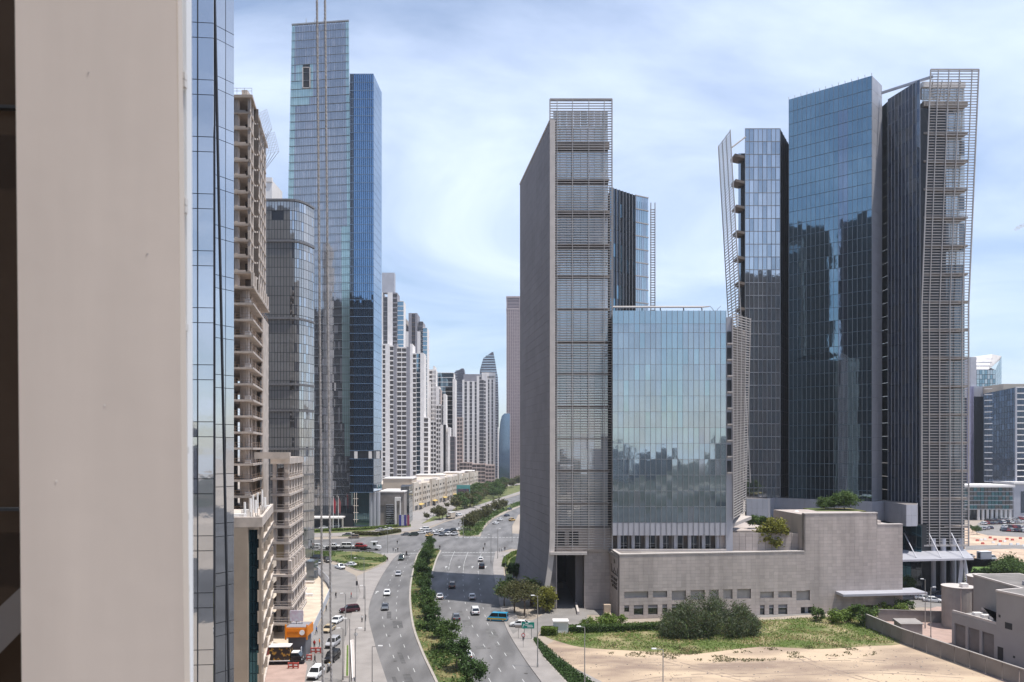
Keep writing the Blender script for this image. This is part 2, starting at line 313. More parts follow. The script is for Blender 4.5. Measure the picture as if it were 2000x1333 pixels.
sheet('works_lane', GP([(1885, 1066), (1980, 1064), (2150, 1072), (2150, 1080), (1980, 1072), (1885, 1075)]), -0.01, asphalt_l)
sheet('works_ground', GP([(1880, 1030), (1885, 1120), (2100, 1130), (2200, 1075), (2030, 1052)]), -0.03, pm('works_sand', (0.5, 0.37, 0.27), 0.95, var=0.2, scale=0.15))
sheet('entrance_road', GP([(1780, 1184), (1850, 1176), (1890, 1150), (2150, 1150), (2150, 1120), (1880, 1120), (1770, 1150)]), -0.012, asphalt_l)
# median with kerb and beds
def lerp_line(A, B, t): return [a.lerp(b, t) for a, b in zip(A, B)]
med_ring = Lm + Rm[::-1]
med = struct(MB().prism(med_ring, -0.3, 0.15).build('median', kerbm))
bed_ring = [(p.x + 0.5, p.y) for p in Lm] + [(p.x - 0.5, p.y) for p in Rm[::-1]]
struct(MB().prism(bed_ring, 0.0, 0.21).build('median_bed', lawn))
def island(name, pts, mat=lawn, sm=3, h=0.15):
    P = smooth([G(*p) for p in pts], sm, True) if sm else [G(*p) for p in pts]
    struct(MB().prism(P, -0.3, h).build('kerb', kerbm)); struct(MB().prism(offset_poly(P, 0.35), 0, h + 0.05).build(name, mat)); return P
isl = island('traffic_island', [(560, 1078), (650, 1078), (715, 1079), (746, 1084), (756, 1092), (748, 1101), (716, 1115), (694, 1113), (655, 1098), (600, 1088)])
far_med = island('boulevard_median', [(897, 1046), (936, 1046), (945, 1030), (962, 1013), (990, 998), (1040, 978), (1040, 974), (985, 990), (940, 1012), (906, 1025)], sm=2)
grn1 = island('verge', [(590, 1042), (650, 1042), (720, 1038), (805, 1030), (800, 1026), (720, 1030), (650, 1034), (590, 1034)], sm=0)
grn2 = island('verge', [(660, 1049), (740, 1049), (785, 1041), (780, 1036), (730, 1040), (690, 1043)], sm=0)
planter = island('kerb_planter', [(672, 1325), (684, 1325), (684, 1263), (674, 1263)], pm('turf', (0.10, 0.16, 0.03), 0.95, var=0.2, scale=2), sm=0, h=0.3)
bank = island('planted_bank', [(1038, 1250), (1048, 1247), (1090, 1284), (1168, 1340), (1290, 1460), (1230, 1460), (1110, 1340), (1060, 1285)], pm('bank_cover', (0.045, 0.062, 0.025), 0.95, var=0.4, scale=0.8, bump=0.2, bscale=2.5), sm=0)
struct(MB().prism(GP([(984, 1092), (1000, 1085), (1016, 1082), (1016, 1130), (1000, 1150), (990, 1140)]), -0.2, 0.5).build('garden_bed', lawn))
# lane markings
mk = MB()
def strip(mb, p, q, wd, z=0.006):
    p, q = V((p[0], p[1])), V((q[0], q[1])); d = (q - p); s = V((-d.y, d.x)).normalized() * wd / 2
    mb.add([(*(p - s), z), (*(q - s), z), (*(q + s), z), (*(p + s), z)], [(0, 1, 2, 3)] if (q - p).x * s.y - (q - p).y * s.x > 0 else [(3, 2, 1, 0)])
def along(line, on, off, wd, mb, start=0.0, end=0.0):
    L = 0; pts = [V((p.x, p.y)) for p in line]; seg = [(pts[i+1] - pts[i]).length for i in range(len(pts) - 1)]; tot = sum(seg)
    def at(s):
        for i, l in enumerate(seg):
            if s <= l: return pts[i].lerp(pts[i+1], s / l)
            s -= l
        return pts[-1]
    s = start
    while s + on < tot - end: strip(mb, at(s), at(s + on), wd); s += on + off
for t in (0.34, 0.67): along(lerp_line(Lo, Lm, t), 2.4, 6.2, 0.13, mk, random.random() * 4)
for t in (0.25, 0.5, 0.75): along(lerp_line(Rm, Ro, t), 2.4, 6.2, 0.13, mk, random.random() * 4, 22)
for t in (0.25, 0.5, 0.75):
    l = lerp_line(Rm, Ro, t)[-12:]; along(l, 8, 0.01, 0.14, mk)
mk.build('lane_markings', white_paint, road2, stuff=True)
mk = MB()
for px in range(863, 966, 6): a = G(px, 1079.5); strip(mk, a, a + V((1.0, 0, 0)), 0.9, 0.01)
for px in range(745, 822, 6): a = G(px, 1081); strip(mk, a, a + V((1.0, 0, 0)), 0.9, 0.012)
for px in range(890, 1010, 7): a = G(px, 1050); strip(mk, a, a + V((1.2, 0, 0)), 1.2, 0.01)
for px, py in ((870, 1110), (896, 1110), (922, 1110), (948, 1110), (868, 1170), (733, 1160)):   # direction arrows
    a = G(px, py); strip(mk, a, a + V((0, 2.6, 0)), 0.3, 0.012); mk.add([(a.x - 0.6, a.y + 2.6, 0.012), (a.x + 0.6, a.y + 2.6, 0.012), (a.x, a.y + 4.4, 0.012)], [(0, 1, 2)])
strip(mk, G(864, 1085), G(966, 1087), 0.5, 0.013)
for k in range(26):      # repair patches and manhole covers in the carriageways
    A_, B_ = ((Lo, Lm), (Rm, Ro))[k % 2]; l = lerp_line(A_, B_, random.uniform(.12, .88)); i = random.randrange(3, len(l) - 2); p = l[i]; e_ = (l[i+1] - l[i]).normalized(); s_ = V((-e_.y, e_.x, 0))
    if k % 3 == 0: MB().tube(p + V((0, 0, .002)), p + V((0, 0, .012)), .38, n=12).build('manhole_cover', pm('cast_iron', (0.07, 0.065, 0.06), .7), (road, road2)[k % 2])
    else:
        a_, b_ = random.uniform(1, 5), random.uniform(.3, 1.1); MB().add([p - e_ * a_ - s_ * b_ + V((0, 0, .003)), p + e_ * a_ - s_ * b_ + V((0, 0, .003)), p + e_ * a_ + s_ * b_ + V((0, 0, .003)), p - e_ * a_ + s_ * b_ + V((0, 0, .003))], [(0, 1, 2, 3)]).build('repair_patch', [pm('patch_dark', (0.10, 0.097, 0.097), .9, var=.2), pm('patch_mid', (0.13, 0.127, 0.125), .9, var=.2)][k % 2], (road, road2)[k % 2])
mk.build('crossing_markings', white_paint, cross, stuff=True)
# ================================================================== LEFT SIDE BUILDINGS
# --- the building the picture is taken from: pillar, frame and window at the left edge
th = thing('apartment_building', 'cream rendered pillar and window frame of the nearest building at the left edge', 'building', (-3.4, -4, 0))
cream = pm('cream_panel', (0.70, 0.61, 0.545), 0.55, var=0.045, scale=2.2, stretch=(3, 3, .35), bump=0.0015, bscale=9, spec=0.3)
MB().box((-5, -10, 0), (-1.75, 1.2, 116)).build('wall', beige_r, th)
D = 1.5
def lean(px_top, px_bot, d): return (pt(px_top, -500, d), pt(px_bot, 1700, d))
def vslab(l0, l1, l2, l3, d0, d1, name, mat):      # leaning post between two pixel columns, from depth d0 to d1
    a0, a1 = lean(l0, l2, d0); b0, b1 = lean(l1, l3, d0); s = V((0, d1 - d0, 0)); w_ = V((-0.49 * (d1 - d0), d1 - d0, 0))
    MB().hexa([a1, b1, b1 + w_, a1 + s], [a0, b0, b0 + w_, a0 + s]).build(name, mat, th)
vslab(24, 338, 46, 365, D, D + 0.5, 'pillar', cream)
vslab(335, 343, 361, 361, D + 0.015, D + 0.05, 'edge_bead', pm('cream_trim', (0.62, 0.53, 0.45), 0.5, var=0.03))
vslab(344, 352, 350, 358, D + 0.06, D + 0.10, 'seal', white_p)
vslab(353, 362, 359, 369, D + 0.07, D + 0.12, 'window_frame', white_p)
for py in (150, 165, 395, 410, 640, 880, 1010, 1150): MB().bar(pt(354 + py * 0.004, py, D + 0.06), pt(363 + py * 0.004, py, D + 0.06), 0.012, 0.014).build('frame_clip', pm('offwhite', (0.68, 0.64, 0.60), 0.5), th)
MB().box(pt(354, 1005, D + 0.04), pt(360, 1014, D + 0.05)).build('drain_slot', dark, th)
for (px, py, r_) in ((173, 143, .0022), (288, 497, .0024), (110, 940, .002), (205, 792, .002)): MB().tube(pt(px, py, D - .0005), pt(px, py, D + .002), r_, n=7).build('paint_chip', pm('chip', (0.66, 0.60, 0.56) if r_ < .004 else (0.5, 0.44, 0.41), .7), th)
MB().slab(pt(-260, 1900, 2.3), pt(300, 1900, 2.3), pt(300, -500, 2.3), pt(-260, -500, 2.3), 0.05).build('side_window', pm('brown_glass', (0.055, 0.038, 0.028), 0.12, var=0.15, scale=3, spec=0.3), th)
MB().bar(pt(-260, 205, 2.28), pt(200, 215, 2.28), 0.02, 0.010).build('window_bar', dark, th)
MB().bar(pt(-260, 995, 2.28), pt(200, 995, 2.28), 0.02, 0.010).build('window_bar', dark, th)
MB().hexa([pt(-200, 1480, 1.9), pt(70, 1205, 1.9), pt(70, 1205, 2.2), pt(-200, 1480, 2.2)], [pt(-200, 1370, 1.9), pt(70, 1120, 1.9), pt(70, 1120, 2.2), pt(-200, 1370, 2.2)]).build('sill', pm('grey_sill', (0.22, 0.20, 0.19), 0.5), th)
# --- two hanging wire ropes close to the window
for k, (a, b) in enumerate(((616.5, 633), (632, 650))):
    p, q = pt(a, -300, 3.2), pt(b, 1640, 3.2); mb = MB(); L = (q - p).length; n = 260
    for s in range(3):
        secs = []
        for i in range(n + 1):
            c = p.lerp(q, i / n); ang = 2 * math.pi * (s / 3 + i / n * L / 0.05); c = c + V((math.cos(ang), math.sin(ang), 0)) * 0.0027
            secs.append([c + V((math.cos(t * 1.2566), math.sin(t * 1.2566), 0)) * 0.0031 for t in range(5)])
        mb.loft(secs)
    o = mb.build('wire_rope', pm('rope_steel', (0.40, 0.37, 0.35), 0.7, var=0.25, scale=90), smooth=True)
    tag(o, ['left one of the two steel wire ropes hanging before the tall glass tower', 'right one of the two steel wire ropes hanging before the tall glass tower'][k], 'rope', 'steel wire ropes')
# --- mirror glass tower beside the pillar
th = thing('glass_tower', 'mirror glass tower with broad panes right beside the cream pillar', 'tower', (-35, 70, 0))
body = [(-80, 52.2), (-26, 52.2), (X(417.4, 52.3), 52.3), (X(412, 59.4), 59.6), (X(456, 61.1), 61.2), (-34, 84), (-80, 90)]
MB().prism(body, 0, 172).build('core', alu_dark, th)
def rows4(z0, z1, off):
    zs = []; k = math.floor((z0 - off) / 4)
    while off + 4 * k < z1:
        for e in (off + 4 * k - 1.05, off + 4 * k):
            if z0 <= e <= z1: zs.append(e)
        k += 1
    return [z0] + [z for z in zs if z0 + 0.3 < z < z1 - 0.3] + [z1]
def tower_facet(pa, da, pb, db, us, off):
    a, b = (X(pa, da), da), (X(pb, db), db)
    for z0, z1, ind in ((0, 21, False), (21, 77, True), (77, 172, False)):
        c = [V((*a, z0)), V((*b, z0)), V((*a, z1)), V((*b, z1))]; vs = [(z - z0) / (z1 - z0) for z in rows4(z0, z1, off)]
        facade(th, c, us, vs, g_mirror, gap=0.05, out=0.06, indiv=(lambda u, v: True) if ind else None, tilt=0.004)
tower_facet(300, 51.75, 386, 52.1, [0, 0.5, 1], 70.0); tower_facet(386, 52.1, 417.6, 52.2, [0, 1], 70.0); tower_facet(418, 59.5, 456.5, 61, [0, 0.56, 1], 74.1)
for k, (x0, x1) in enumerate(((384, 389),)): MB().bar((X(386, 52.0), 52.0, 0), (X(386, 52.0), 52.0, 172), 0.03, 0.06).build('mullion', alu_dark, th)
p, q = pt(414, -250, 58.7), pt(449, 1420, 58.7); MB().bar(p, q, 0.15, 0.2, up=(0, 1, 0)).build('sloping_fin', alu_dark, th)
MB().bar((X(419, 59), 59.0, 0), (X(418.4, 59), 59.0, 172), 0.10, 0.2).build('mullion', alu_dark, th)
# --- beige block with petrol glass strip and roof antennas
th = thing('office_block', 'low beige office block with a tall petrol glass strip and antennas on its roof', 'building', (-50, 135, 0))
zt = 29.2; A, B, C = V((X(500, 120) - 22, 118.5, 0)), V((X(511, 120), 120, 0)), V((X(532.5, 150), 150, 0))
poly = [A, B, C, V((-74, 150, 0))]
stone_b = pm('beige_cladding', (0.40, 0.33, 0.265), 0.7, var=0.08, scale=0.3)
gl0, gl1 = X(485, 120), X(506, 120)
MB().prism([(gl0 - 0.02, 120.6), (gl1 + 0.02, 120.6), (-49.2, 149), (-73, 149), (-60, 119.5), (gl0 - 0.02, 119.8)], 0, zt - 1.2).build('core', alu_dark, th)
m = MB()
m.hexa([V((A.x, A.y, 0)), V((gl0, 119.7, 0)), V((gl0, 120.7, 0)), V((A.x, A.y + 1.2, 0))], [V((A.x, A.y, zt - 1.6)), V((gl0, 119.7, zt - 1.6)), V((gl0, 120.7, zt - 1.6)), V((A.x, A.y + 1.2, zt - 1.6))])
m.box((gl1, 120, 0), (B.x, 121, zt - 1.6)); m.box((gl0, 119.8, 27.2), (gl1, 120.9, zt - 1.6)); m.build('wall', stone_b, th)
MB().prism([(A.x, A.y - 0.15), (B.x + 0.15, B.y - 0.15), (C.x + 0.15, 150), (C.x - 0.5, 150), (B.x - 0.4, B.y + 0.7), (A.x, A.y + 0.6)], zt - 1.6, zt).build('parapet', concrete2, th)
MB().prism([(A.x, A.y + 0.65), (B.x - 0.42, B.y + 0.72), (C.x - 0.55, 150), (-74, 150)], zt - 1.7, zt - 1.1).build('roof', concrete2, th)
facade(th, [V((gl0, 120.3, 0)), V((gl1, 120.3, 0)), V((gl0, 120.3, 27.2)), V((gl1, 120.3, 27.2))], lin(0, 1, 3), lin(0, 1, 14), g_petrol, gap=0.08, indiv=lambda u, v: v > 0.3, tilt=0.006)
dirv = (C - B).normalized(); Ls = (C - B).length; nrm = V((dirv.y, -dirv.x, 0))
for k in range(8):
    z0 = zt - 1.6 - 3.4 * (k + 1)
    a, b = B + dirv * 0.3, C - dirv * 0.2
    MB().slab(a + V((0, 0, z0)), b + V((0, 0, z0)), b + V((0, 0, z0 + 1.5)), a + V((0, 0, z0 + 1.5)), 0.5).build('spandrel', stone_b, th)
    MB().bar(a + nrm * 0.15 + V((0, 0, z0 + 1.55)), b + nrm * 0.15 + V((0, 0, z0 + 1.55)), 0.3, 0.1).build('sill', concrete2, th)
    for s in (0.1, 0.4, 0.7):
        p, q = a.lerp(b, s) - nrm * 0.35, a.lerp(b, s + 0.22) - nrm * 0.35
        MB().slab(p + V((0, 0, z0 + 1.65)), q + V((0, 0, z0 + 1.65)), q + V((0, 0, z0 + 3.3)), p + V((0, 0, z0 + 3.3)), 0.1).build('window', g_petrol, th)
    for s in (0, 0.34, 0.64, 0.94): MB().bar(a.lerp(b, s) - nrm * 0.2 + V((0, 0, z0 + 1.5)), a.lerp(b, s) - nrm * 0.2 + V((0, 0, z0 + 3.4)), 0.9, 0.4, up=dirv).build('pier', stone_b, th)
for k, (px, h, r, dd) in enumerate(((478, 3.1, 0.22, 126), (489, 3.6, 0.26, 128), (494, 4.0, 0.2, 131), (499, 3.4, 0.24, 127), (503, 4.3, 0.18, 133), (512, 4.6, 0.2, 138), (517, 3.0, 0.3, 141))):
    t = thing('antenna', 'white mast antenna on the beige block roof, %s from the left' % ['first', 'second', 'third', 'fourth', 'fifth', 'sixth', 'seventh'][k], 'antenna', (X(px, dd), dd, zt - 1.1), 'roof antennas')
    x = X(px, dd); MB().tube((x, dd, zt - 1.1), (x, dd, zt - 1.1 + h * 0.5), 0.06, n=6).build('mast', steel, t); MB().tube((x, dd, zt - 1.1 + h * 0.35), (x, dd, zt - 1.1 + h), r, r * 0.9, 10).build('radome', white_p, t)
    MB().box((x - 0.3, dd - 0.3, zt - 1.1), (x + 0.3, dd + 0.3, zt - 0.9)).build('foot', steel, t)
for k, (px, dd, s) in enumerate(((470, 124, 1.3), (484, 133, 1.0), (521, 143, 1.1))):
    x = X(px, dd); o = MB().box((x - s, dd - 0.6, zt - 1.1), (x + s * 0.6, dd + 0.6, zt + 0.2)).box((x - s * 0.8, dd - 0.72, zt - 0.8), (x - 0.1, dd - 0.6, zt - 0.1)).build('equipment_cabinet', white_p)
    tag(o, ['white cabinet at the left end of the beige block roof', 'white cabinet between the antennas on the beige block roof', 'white cabinet at the back of the beige block roof'][k], 'cabinet')
# --- concrete shell tower under construction
th = thing('concrete_tower', 'raw concrete tower under construction with open floors and balcony slabs', 'building', (-60, 172, 0))
up_poly = [(-78, 160), (X(490, 160), 160), (X(520, 186), 186), (-80, 186)]
lo_poly = [(-78, 159), (X(495, 159), 159), (X(525, 187), 187), (-80, 187)]
fz = 3.45; ztop = 116.5; nfl = 33
core_u = offset_poly(up_poly, 3.2)
e = (V(up_poly[2]) - V(up_poly[1])); el = e.length; e = e.normalized(); en = V((e.y, -e.x))
shadec = pm('shaded_concrete', (0.15, 0.125, 0.11), .9, var=.3, scale=.4)  # dark concrete: the shade inside the open floors put into its colour
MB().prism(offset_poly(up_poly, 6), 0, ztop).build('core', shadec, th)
for k in range(nfl + 1):
    z = ztop - k * fz; up = k < 13
    P = up_poly if up else lo_poly
    if k == 12: P = offset_poly(lo_poly, -0.15)
    MB().prism(P if k else offset_poly(P, -0.4), z - (0.45 if k else 0.6), z).build('floor_slab', concrete2 if not up else concrete, th)
    if k == 0: continue
    B0 = V(P[1]); m = MB()
    if up:   # side frame: piers every bay, and a lower wall; front: parapet
        for b in range(8):
            c = B0 + e * (0.5 + b * (el - 1) / 7) - en * 0.35; m.hexa([(c.x + dx_, c.y + dy_, z) for dx_, dy_ in ((-.28, -.3), (.28, -.3), (.28, .3), (-.28, .3))], [(c.x + dx_, c.y + dy_, z + fz - 0.45) for dx_, dy_ in ((-.28, -.3), (.28, -.3), (.28, .3), (-.28, .3))])
        a, b = B0 - en * 0.15, B0 + e * el - en * 0.15
        m.slab((a.x, a.y, z), (b.x, b.y, z), (b.x, b.y, z + 0.5), (a.x, a.y, z + 0.5), 0.2)
        m.box((-66, 160.1, z), (-57.6 + 0.1, 160.25, z + 0.35)); m.box((X(457, 160), 160.3, z), (X(463.5, 160), 161.5, z + fz - 0.45))
        m.build('frame_wall', concrete2, th)
        n = MB(); x0 = X(468, 162)
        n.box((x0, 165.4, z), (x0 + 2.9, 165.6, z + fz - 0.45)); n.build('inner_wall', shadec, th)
    else:
        for px in (473, 481): MB().box((X(px, 161) - 0.45, 161, z), (X(px, 161) + 0.45, 161.9, z + fz - 0.45)).build('column', concrete2, th)
        for b in range(4):
            c = B0 + e * (2.5 + b * (el - 6) / 3) - en * 2.0; MB().box((c.x - .4, c.y - .4, z), (c.x + .4, c.y + .4, z + fz - 0.45)).build('column', concrete2, th)
        r = MB()
        for zz in (0.5, 1.1):
            r.bar((-66, 159.15, z + zz), (B0.x - 0.1, 159.15, z + zz), 0.06); a, b = B0 - en * 0.15, B0 + e * el - en * 0.15; r.bar((a.x, a.y, z + zz), (b.x, b.y, z + zz), 0.06)
        for s in range(8):
            c = B0 + e * (s * el / 7.2) - en * 0.15; r.bar((c.x, c.y, z), (c.x, c.y, z + 1.2), 0.07)
        for s in range(4): r.bar((B0.x - 0.2 - s * 1.9, 159.15, z), (B0.x - 0.2 - s * 1.9, 159.15, z + 1.2), 0.07)
        r.build('railing', pm('rusty_pipe', (0.38, 0.27, 0.20), 0.7), th)
        if k % 2: MB().box((X(480, 160), 159.4, z + 0.05), (X(480, 160) + 1.1, 160.1, z + 0.8)).build('formwork_bundle', white_r, th)
sw = V(lo_poly[1]) + e * (el * 0.62); se = V(lo_poly[1]) + e * (el * 1.0)
MB().slab((sw.x, sw.y, 0), (se.x, se.y, 0), (se.x, se.y, ztop - 13 * fz - .5), (sw.x, sw.y, ztop - 13 * fz - .5), 0.4).build('shear_wall', concrete2, th)
MB().box((X(472, 165), 165, ztop), (X(483, 165), 168, ztop + 3.6)).box((X(470, 164), 163.6, ztop), (X(490, 164), 163.8, ztop + 0.9)).build('stair_head', concrete2, th)
rl = MB()
for zz in (0.6, 1.2): rl.bar((-66, 159.3, ztop + zz), (X(491, 159), 159.3, ztop + zz), 0.06)
for s in range(6): rl.bar((X(491, 159) - s * 1.6, 159.3, ztop), (X(491, 159) - s * 1.6, 159.3, ztop + 1.2), 0.06)
rl.build('roof_railing', steel, th)
netm = pm('net_steel', (0.44, 0.44, 0.46), 0.6, metal=0.2)
for k, (p0, p1, p2, p3) in enumerate((((503, 222), (521, 214), (531, 252), (513, 266)), ((517, 264), (536, 258), (545, 296), (522, 300)))):
    dd = 172 + 6 * k; c = [pt(*p0, dd), pt(*p1, dd + 1.5), pt(*p3, dd), pt(*p2, dd + 1.5)]; nm = MB()
    for u in lin(0, 1, 7): nm.bar(quadpt(c, u, 0), quadpt(c, u, 1), 0.055)
    for v in lin(0, 1, 8): nm.bar(quadpt(c, 0, v), quadpt(c, 1, v), 0.045)
    for u in lin(0, 1, 3): nm.bar(quadpt(c, u, 1), quadpt(c, u * 0.3, 1) + V((-2.2, 2, -3.5)), 0.07)
    nm.build('catch_net', netm, th)
# podium of the shell
pp = [(X(528, 158), 158), (X(566, 158), 158), (X(593, 180), 180), (X(560, 180), 180)]
e2 = V(pp[2]) - V(pp[1]); l2 = e2.length; e2 = e2.normalized(); n2 = V((e2.y, -e2.x))
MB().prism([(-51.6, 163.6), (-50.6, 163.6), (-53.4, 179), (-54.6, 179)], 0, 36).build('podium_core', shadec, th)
for k in range(11):
    z = 37.6 - k * 3.42; P = pp if k < 7 else offset_poly(pp, -0.7)
    MB().prism(P, z - 0.5, z + (0.9 if k == 0 else 0)).build('podium_slab', concrete2, th)
    if k == 0: continue
    B0 = V(P[1]); m = MB()
    for b in range(6):
        c = B0 + e2 * (0.6 + b * (l2 - 1.0) / 5) - n2 * 0.6; MB().box((c.x - .35, c.y - .35, z), (c.x + .35, c.y + .35, z + 2.9)).build('podium_column', concrete2, th)
    for s in (1, 3.4): MB().box((B0.x - s - .35, 158.3, z), (B0.x - s + .35, 159, z + 2.9)).build('podium_column', concrete2, th)
    r = MB(); a, b = B0 - n2 * 0.1, B0 + e2 * l2 - n2 * 0.1
    for zz in (0.5, 1.05): r.bar((a.x, a.y, z + zz), (b.x, b.y, z + zz), 0.08); r.bar((a.x - 4, P[1][1] + .1, z + zz), (a.x, P[1][1] + .1, z + zz), 0.08)
    r.build('podium_railing', concrete2, th)
    if k in (6,): MB().box((B0.x - 3.9, 158.6, z), (B0.x - 0.6, 158.9, z + 2.9)).build('infill_wall', pm('ochre_block', (0.45, 0.34, 0.2), 0.9), th)
MB().box((X(497, 157), 156.9, 38.2), (X(566, 157), 157.6, 39.6)).build('edge_beam', concrete2, th)
# --- curved grey glass tower behind it
th = thing('curved_tower', 'grey glass tower with curved front behind the concrete shell', 'tower', (-82, 280, 0))
def arc(px):
    d = 270 + max(0, (px - 566) / 46) ** 2 * 9
    return V((X(px, d), d, 0))
pxs = [520, 531, 542, 554, 566, 575, 584, 593, 602, 609, 613.5]; ap = [arc(p) for p in pxs]; ztw = Z(388, 270)
MB().prism([(p.x, p.y + 0.3) for p in ap] + [(X(612, 300), 300), (-110, 300)], 0, ztw).build('core', alu_dark, th)
for i in range(len(ap) - 1):
    a, b = ap[i], ap[i+1]; c = [a, b, a + V((0, 0, ztw - 1)), b + V((0, 0, ztw - 1))]
    facade(th, c, [0, 0.5, 1], lin(0, 1, 38), [g_grey, g_dark, g_mirror], gap=0.18, out=0.05, tilt=0.003, stuffname='glazing',
           pick=lambda u, v, ii, jj, i=i: 0 if i < 4 else (2 if random.random() < .2 else 0), hole=lambda u, v, i=i: i in (1, 2) and 0.945 < v < 0.978)
for z in (ztw - 0.6, ztw - 15.5, 88, 64, 54.5, 40.5, 31, 17.5):
    m = MB()
    for i in range(len(ap) - 1): m.bar(ap[i] + V((0, -0.25, z)), ap[i+1] + V((0, -0.25, z)), 0.8, 0.7)
    m.build('cornice_band', pm('band_grey', (0.17, 0.165, 0.17), 0.5), th)
o = MB().box((X(520, 330), 330, 0), (X(531, 330), 345, Z(352, 330))).box((X(519, 330), 329.5, Z(356, 330)), (X(531.5, 330), 331, Z(352, 330) + 1)).build('stair_tower', white_r)
tag(o, 'narrow pale tower peeping out above the curved grey glass tower', 'tower')
# --- tall pale glass tower with slit
th = thing('slab_tower', 'tallest tower, pale green and lavender glass with a dark slit near its top', 'tower', (-105, 400, 0))
d0 = 387.0
TL, TR, BL, BR = pt(570, 49, d0), pt(681.5, 41, d0), pt(548, 1036, d0), pt(690.5, 1036, d0)
n = V((0, -1, 0)); cq = [BL, BR, TL, TR]
MB().hexa([BL + V((0.4, .3, 0)), BR + V((-.4, .3, 0)), BR + V((-7.5, 32, 0)), BL + V((-7, 32, 0))], [TL + V((.4, .3, -1)), TR + V((-.4, .3, -1)), TR + V((-7.5, 30, -1)), TL + V((-7, 30, -1))]).build('core', alu_dark, th)
def slitv(py): return (Z(py, d0)) / Z(45, d0)
def pick_s(u, v, i, j):
    px = 548 + 22 * v + u * (142.5 - 31 * v); py = 880 - (v * Z(45, d0) - H) * F / d0
    ml = 7 if py < 150 else (13 if py > 200 else 40)
    if px - (548 + 22 * v) < ml * 0.9: return 0
    if 130 < py < 182 and 578 < px < 612: return 0
    if 150 < py < 182 and px < 610: return 0
    if px > 690.5 - 9 * v - (18 if 440 < py < 890 else 6) and py < 985: return 0
    if py > 985: return 2
    return random.choice([1, 1, 1, 1, 3])
g_mauve2 = glass('glass_mauve_blind', (0.45, 0.45, 0.48), 0.7, rough=0.1, wob=0.006)
def in_slit(u, v):
    px = 548 + 22 * v + u * (142.5 - 31 * v); py = 880 - (v * Z(45, d0) - H) * F / d0
    return (592 < px < 605 and 132 < py < 171) or py > 1000
facade(th, cq, lin(0, 1, 34), lin(0, 1, 62), [g_green, g_mauve, g_dark, g_mauve2], gap=0.14, out=0.05, tilt=0.004, pick=pick_s, hole=in_slit)
bars_h(th, cq, [0.07 + 0.93 * i / 58 for i in range(59)], (0.2, 0.16), pm('tower_transom', (0.22, 0.24, 0.26), 0.5), out=0.14)
MB().slab(pt(591.5, 172, d0 - .1), pt(605, 172, d0 - .1), pt(605, 132, d0 - .1), pt(591.5, 132, d0 - .1), 0.2).build('slit', dark, th)
m = MB(); a = d0 - 0.3
for (x0, y0, x1, y1) in ((591, 131, 605.5, 133), (591, 171, 605.5, 173), (590.5, 131, 592, 173), (604.5, 131, 606, 173)): m.box(pt(x0, y1, a), pt(x1, y0, a - 0.3))
m.build('slit_frame', stone_edge, th)
m = MB(); m.bar(TL + V((0, -.2, 0)), TR + V((0, -.2, 0)), 0.8, 0.6); m.build('coping', alu, th)
for k in range(3): MB().tube(pt(598 + 17 * k, 46, d0 + 6), pt(598 + 17 * k, 37, d0 + 6), 0.25, 0.15, 6).build('mast', steel, th)
m = MB(); zc = Z(1008, d0)
m.box((X(600, d0 - 9), d0 - 9, zc - 0.7), (X(667, d0 - 9), d0, zc)); m.build('entrance_canopy', white_r, th)
MB().box((X(560, d0), d0 + 1.6, 0), (X(688, d0), d0 + 2.2, 14)).build('lobby_glass', g_dark, th)
for px in (606, 626, 648, 668): MB().box((X(px, d0 - 7), d0 - 7.5, 0), (X(px, d0 - 7) + 0.7, d0 - 6.8, zc - .7)).build('canopy_column', stone_edge, th)
# --- blue glass tower
th = thing('blue_tower', 'blue glass tower standing against the right side of the tallest tower', 'tower', (-78, 395, 0))
b0, b1, b2 = V((X(683, 385), 385, 0)), V((X(729.5, 385), 385, 0)), V((X(745.5, 405), 405, 0)); zb0, zb1 = Z(962, 385), Z(145, 385)
MB().prism([(b0.x, 385.4), (b1.x, 385.4), (b2.x - .3, 405), (b0.x - 6, 412)], zb0, zb1).build('core', alu_dark, th)
vs = lin(0, 1, 50)
hole_b = lambda u, v: 0.078 < v < 0.098
def pick_b(u, v, i, j): return 1 if u < 0.13 else 0
up = V((0, 0, zb0)); ut = V((0, 0, zb1))
facade(th, [b0 + up, b1 + up, b0 + ut, b1 + ut], lin(0, 1, 12), vs, [g_blue, g_dark, g_petrol], gap=0.2, out=0.06, pick=pick_b, hole=hole_b, tilt=0.005)
facade(th, [b1 + up, b2 + up, b1 + ut, b2 + ut], lin(0, 1, 9), vs, [glass('glass_blue_side', (0.24, 0.35, 0.48), 0.85, island=0.06, wob=0.006)], gap=0.16, out=0.06, hole=hole_b, tilt=0.004)
m = MB()
for v in vs: m.bar(b0 + V((0, -.12, zb0 + v * (zb1 - zb0))), b1 + V((0, -.12, zb0 + v * (zb1 - zb0))), 0.2, 0.22)
m.build('transom', pm('blue_transom', (0.16, 0.25, 0.38), 0.5), th, stuff=True)
for px in (692, 720, 735): MB().box((X(px, 384.7), 384.6, Z(896, 385)), (X(px + 6, 384.7), 385.2, Z(882, 385))).build('sky_lobby_column', white_r, th)
for px in (725, 732, 739): MB().tube((X(px, 388), 388, 0), (X(px, 388), 388, zb0), 1.0, n=12).build('column', panel_grey, th)
facade(th, [V((X(688, 390), 390, 0)), V((X(722, 390), 390, 0)), V((X(688, 390), 390, zb0)), V((X(722, 390), 390, zb0))], lin(0, 1, 8), lin(0, 1, 5), glass('glass_lobby_teal', (0.16, 0.27, 0.30), 0.7, wob=0.009), gap=0.2, out=0.05)
MB().box((X(700, 392), 392, 0), (X(728, 392), 400, zb0)).build('lobby_core', alu_dark, th)
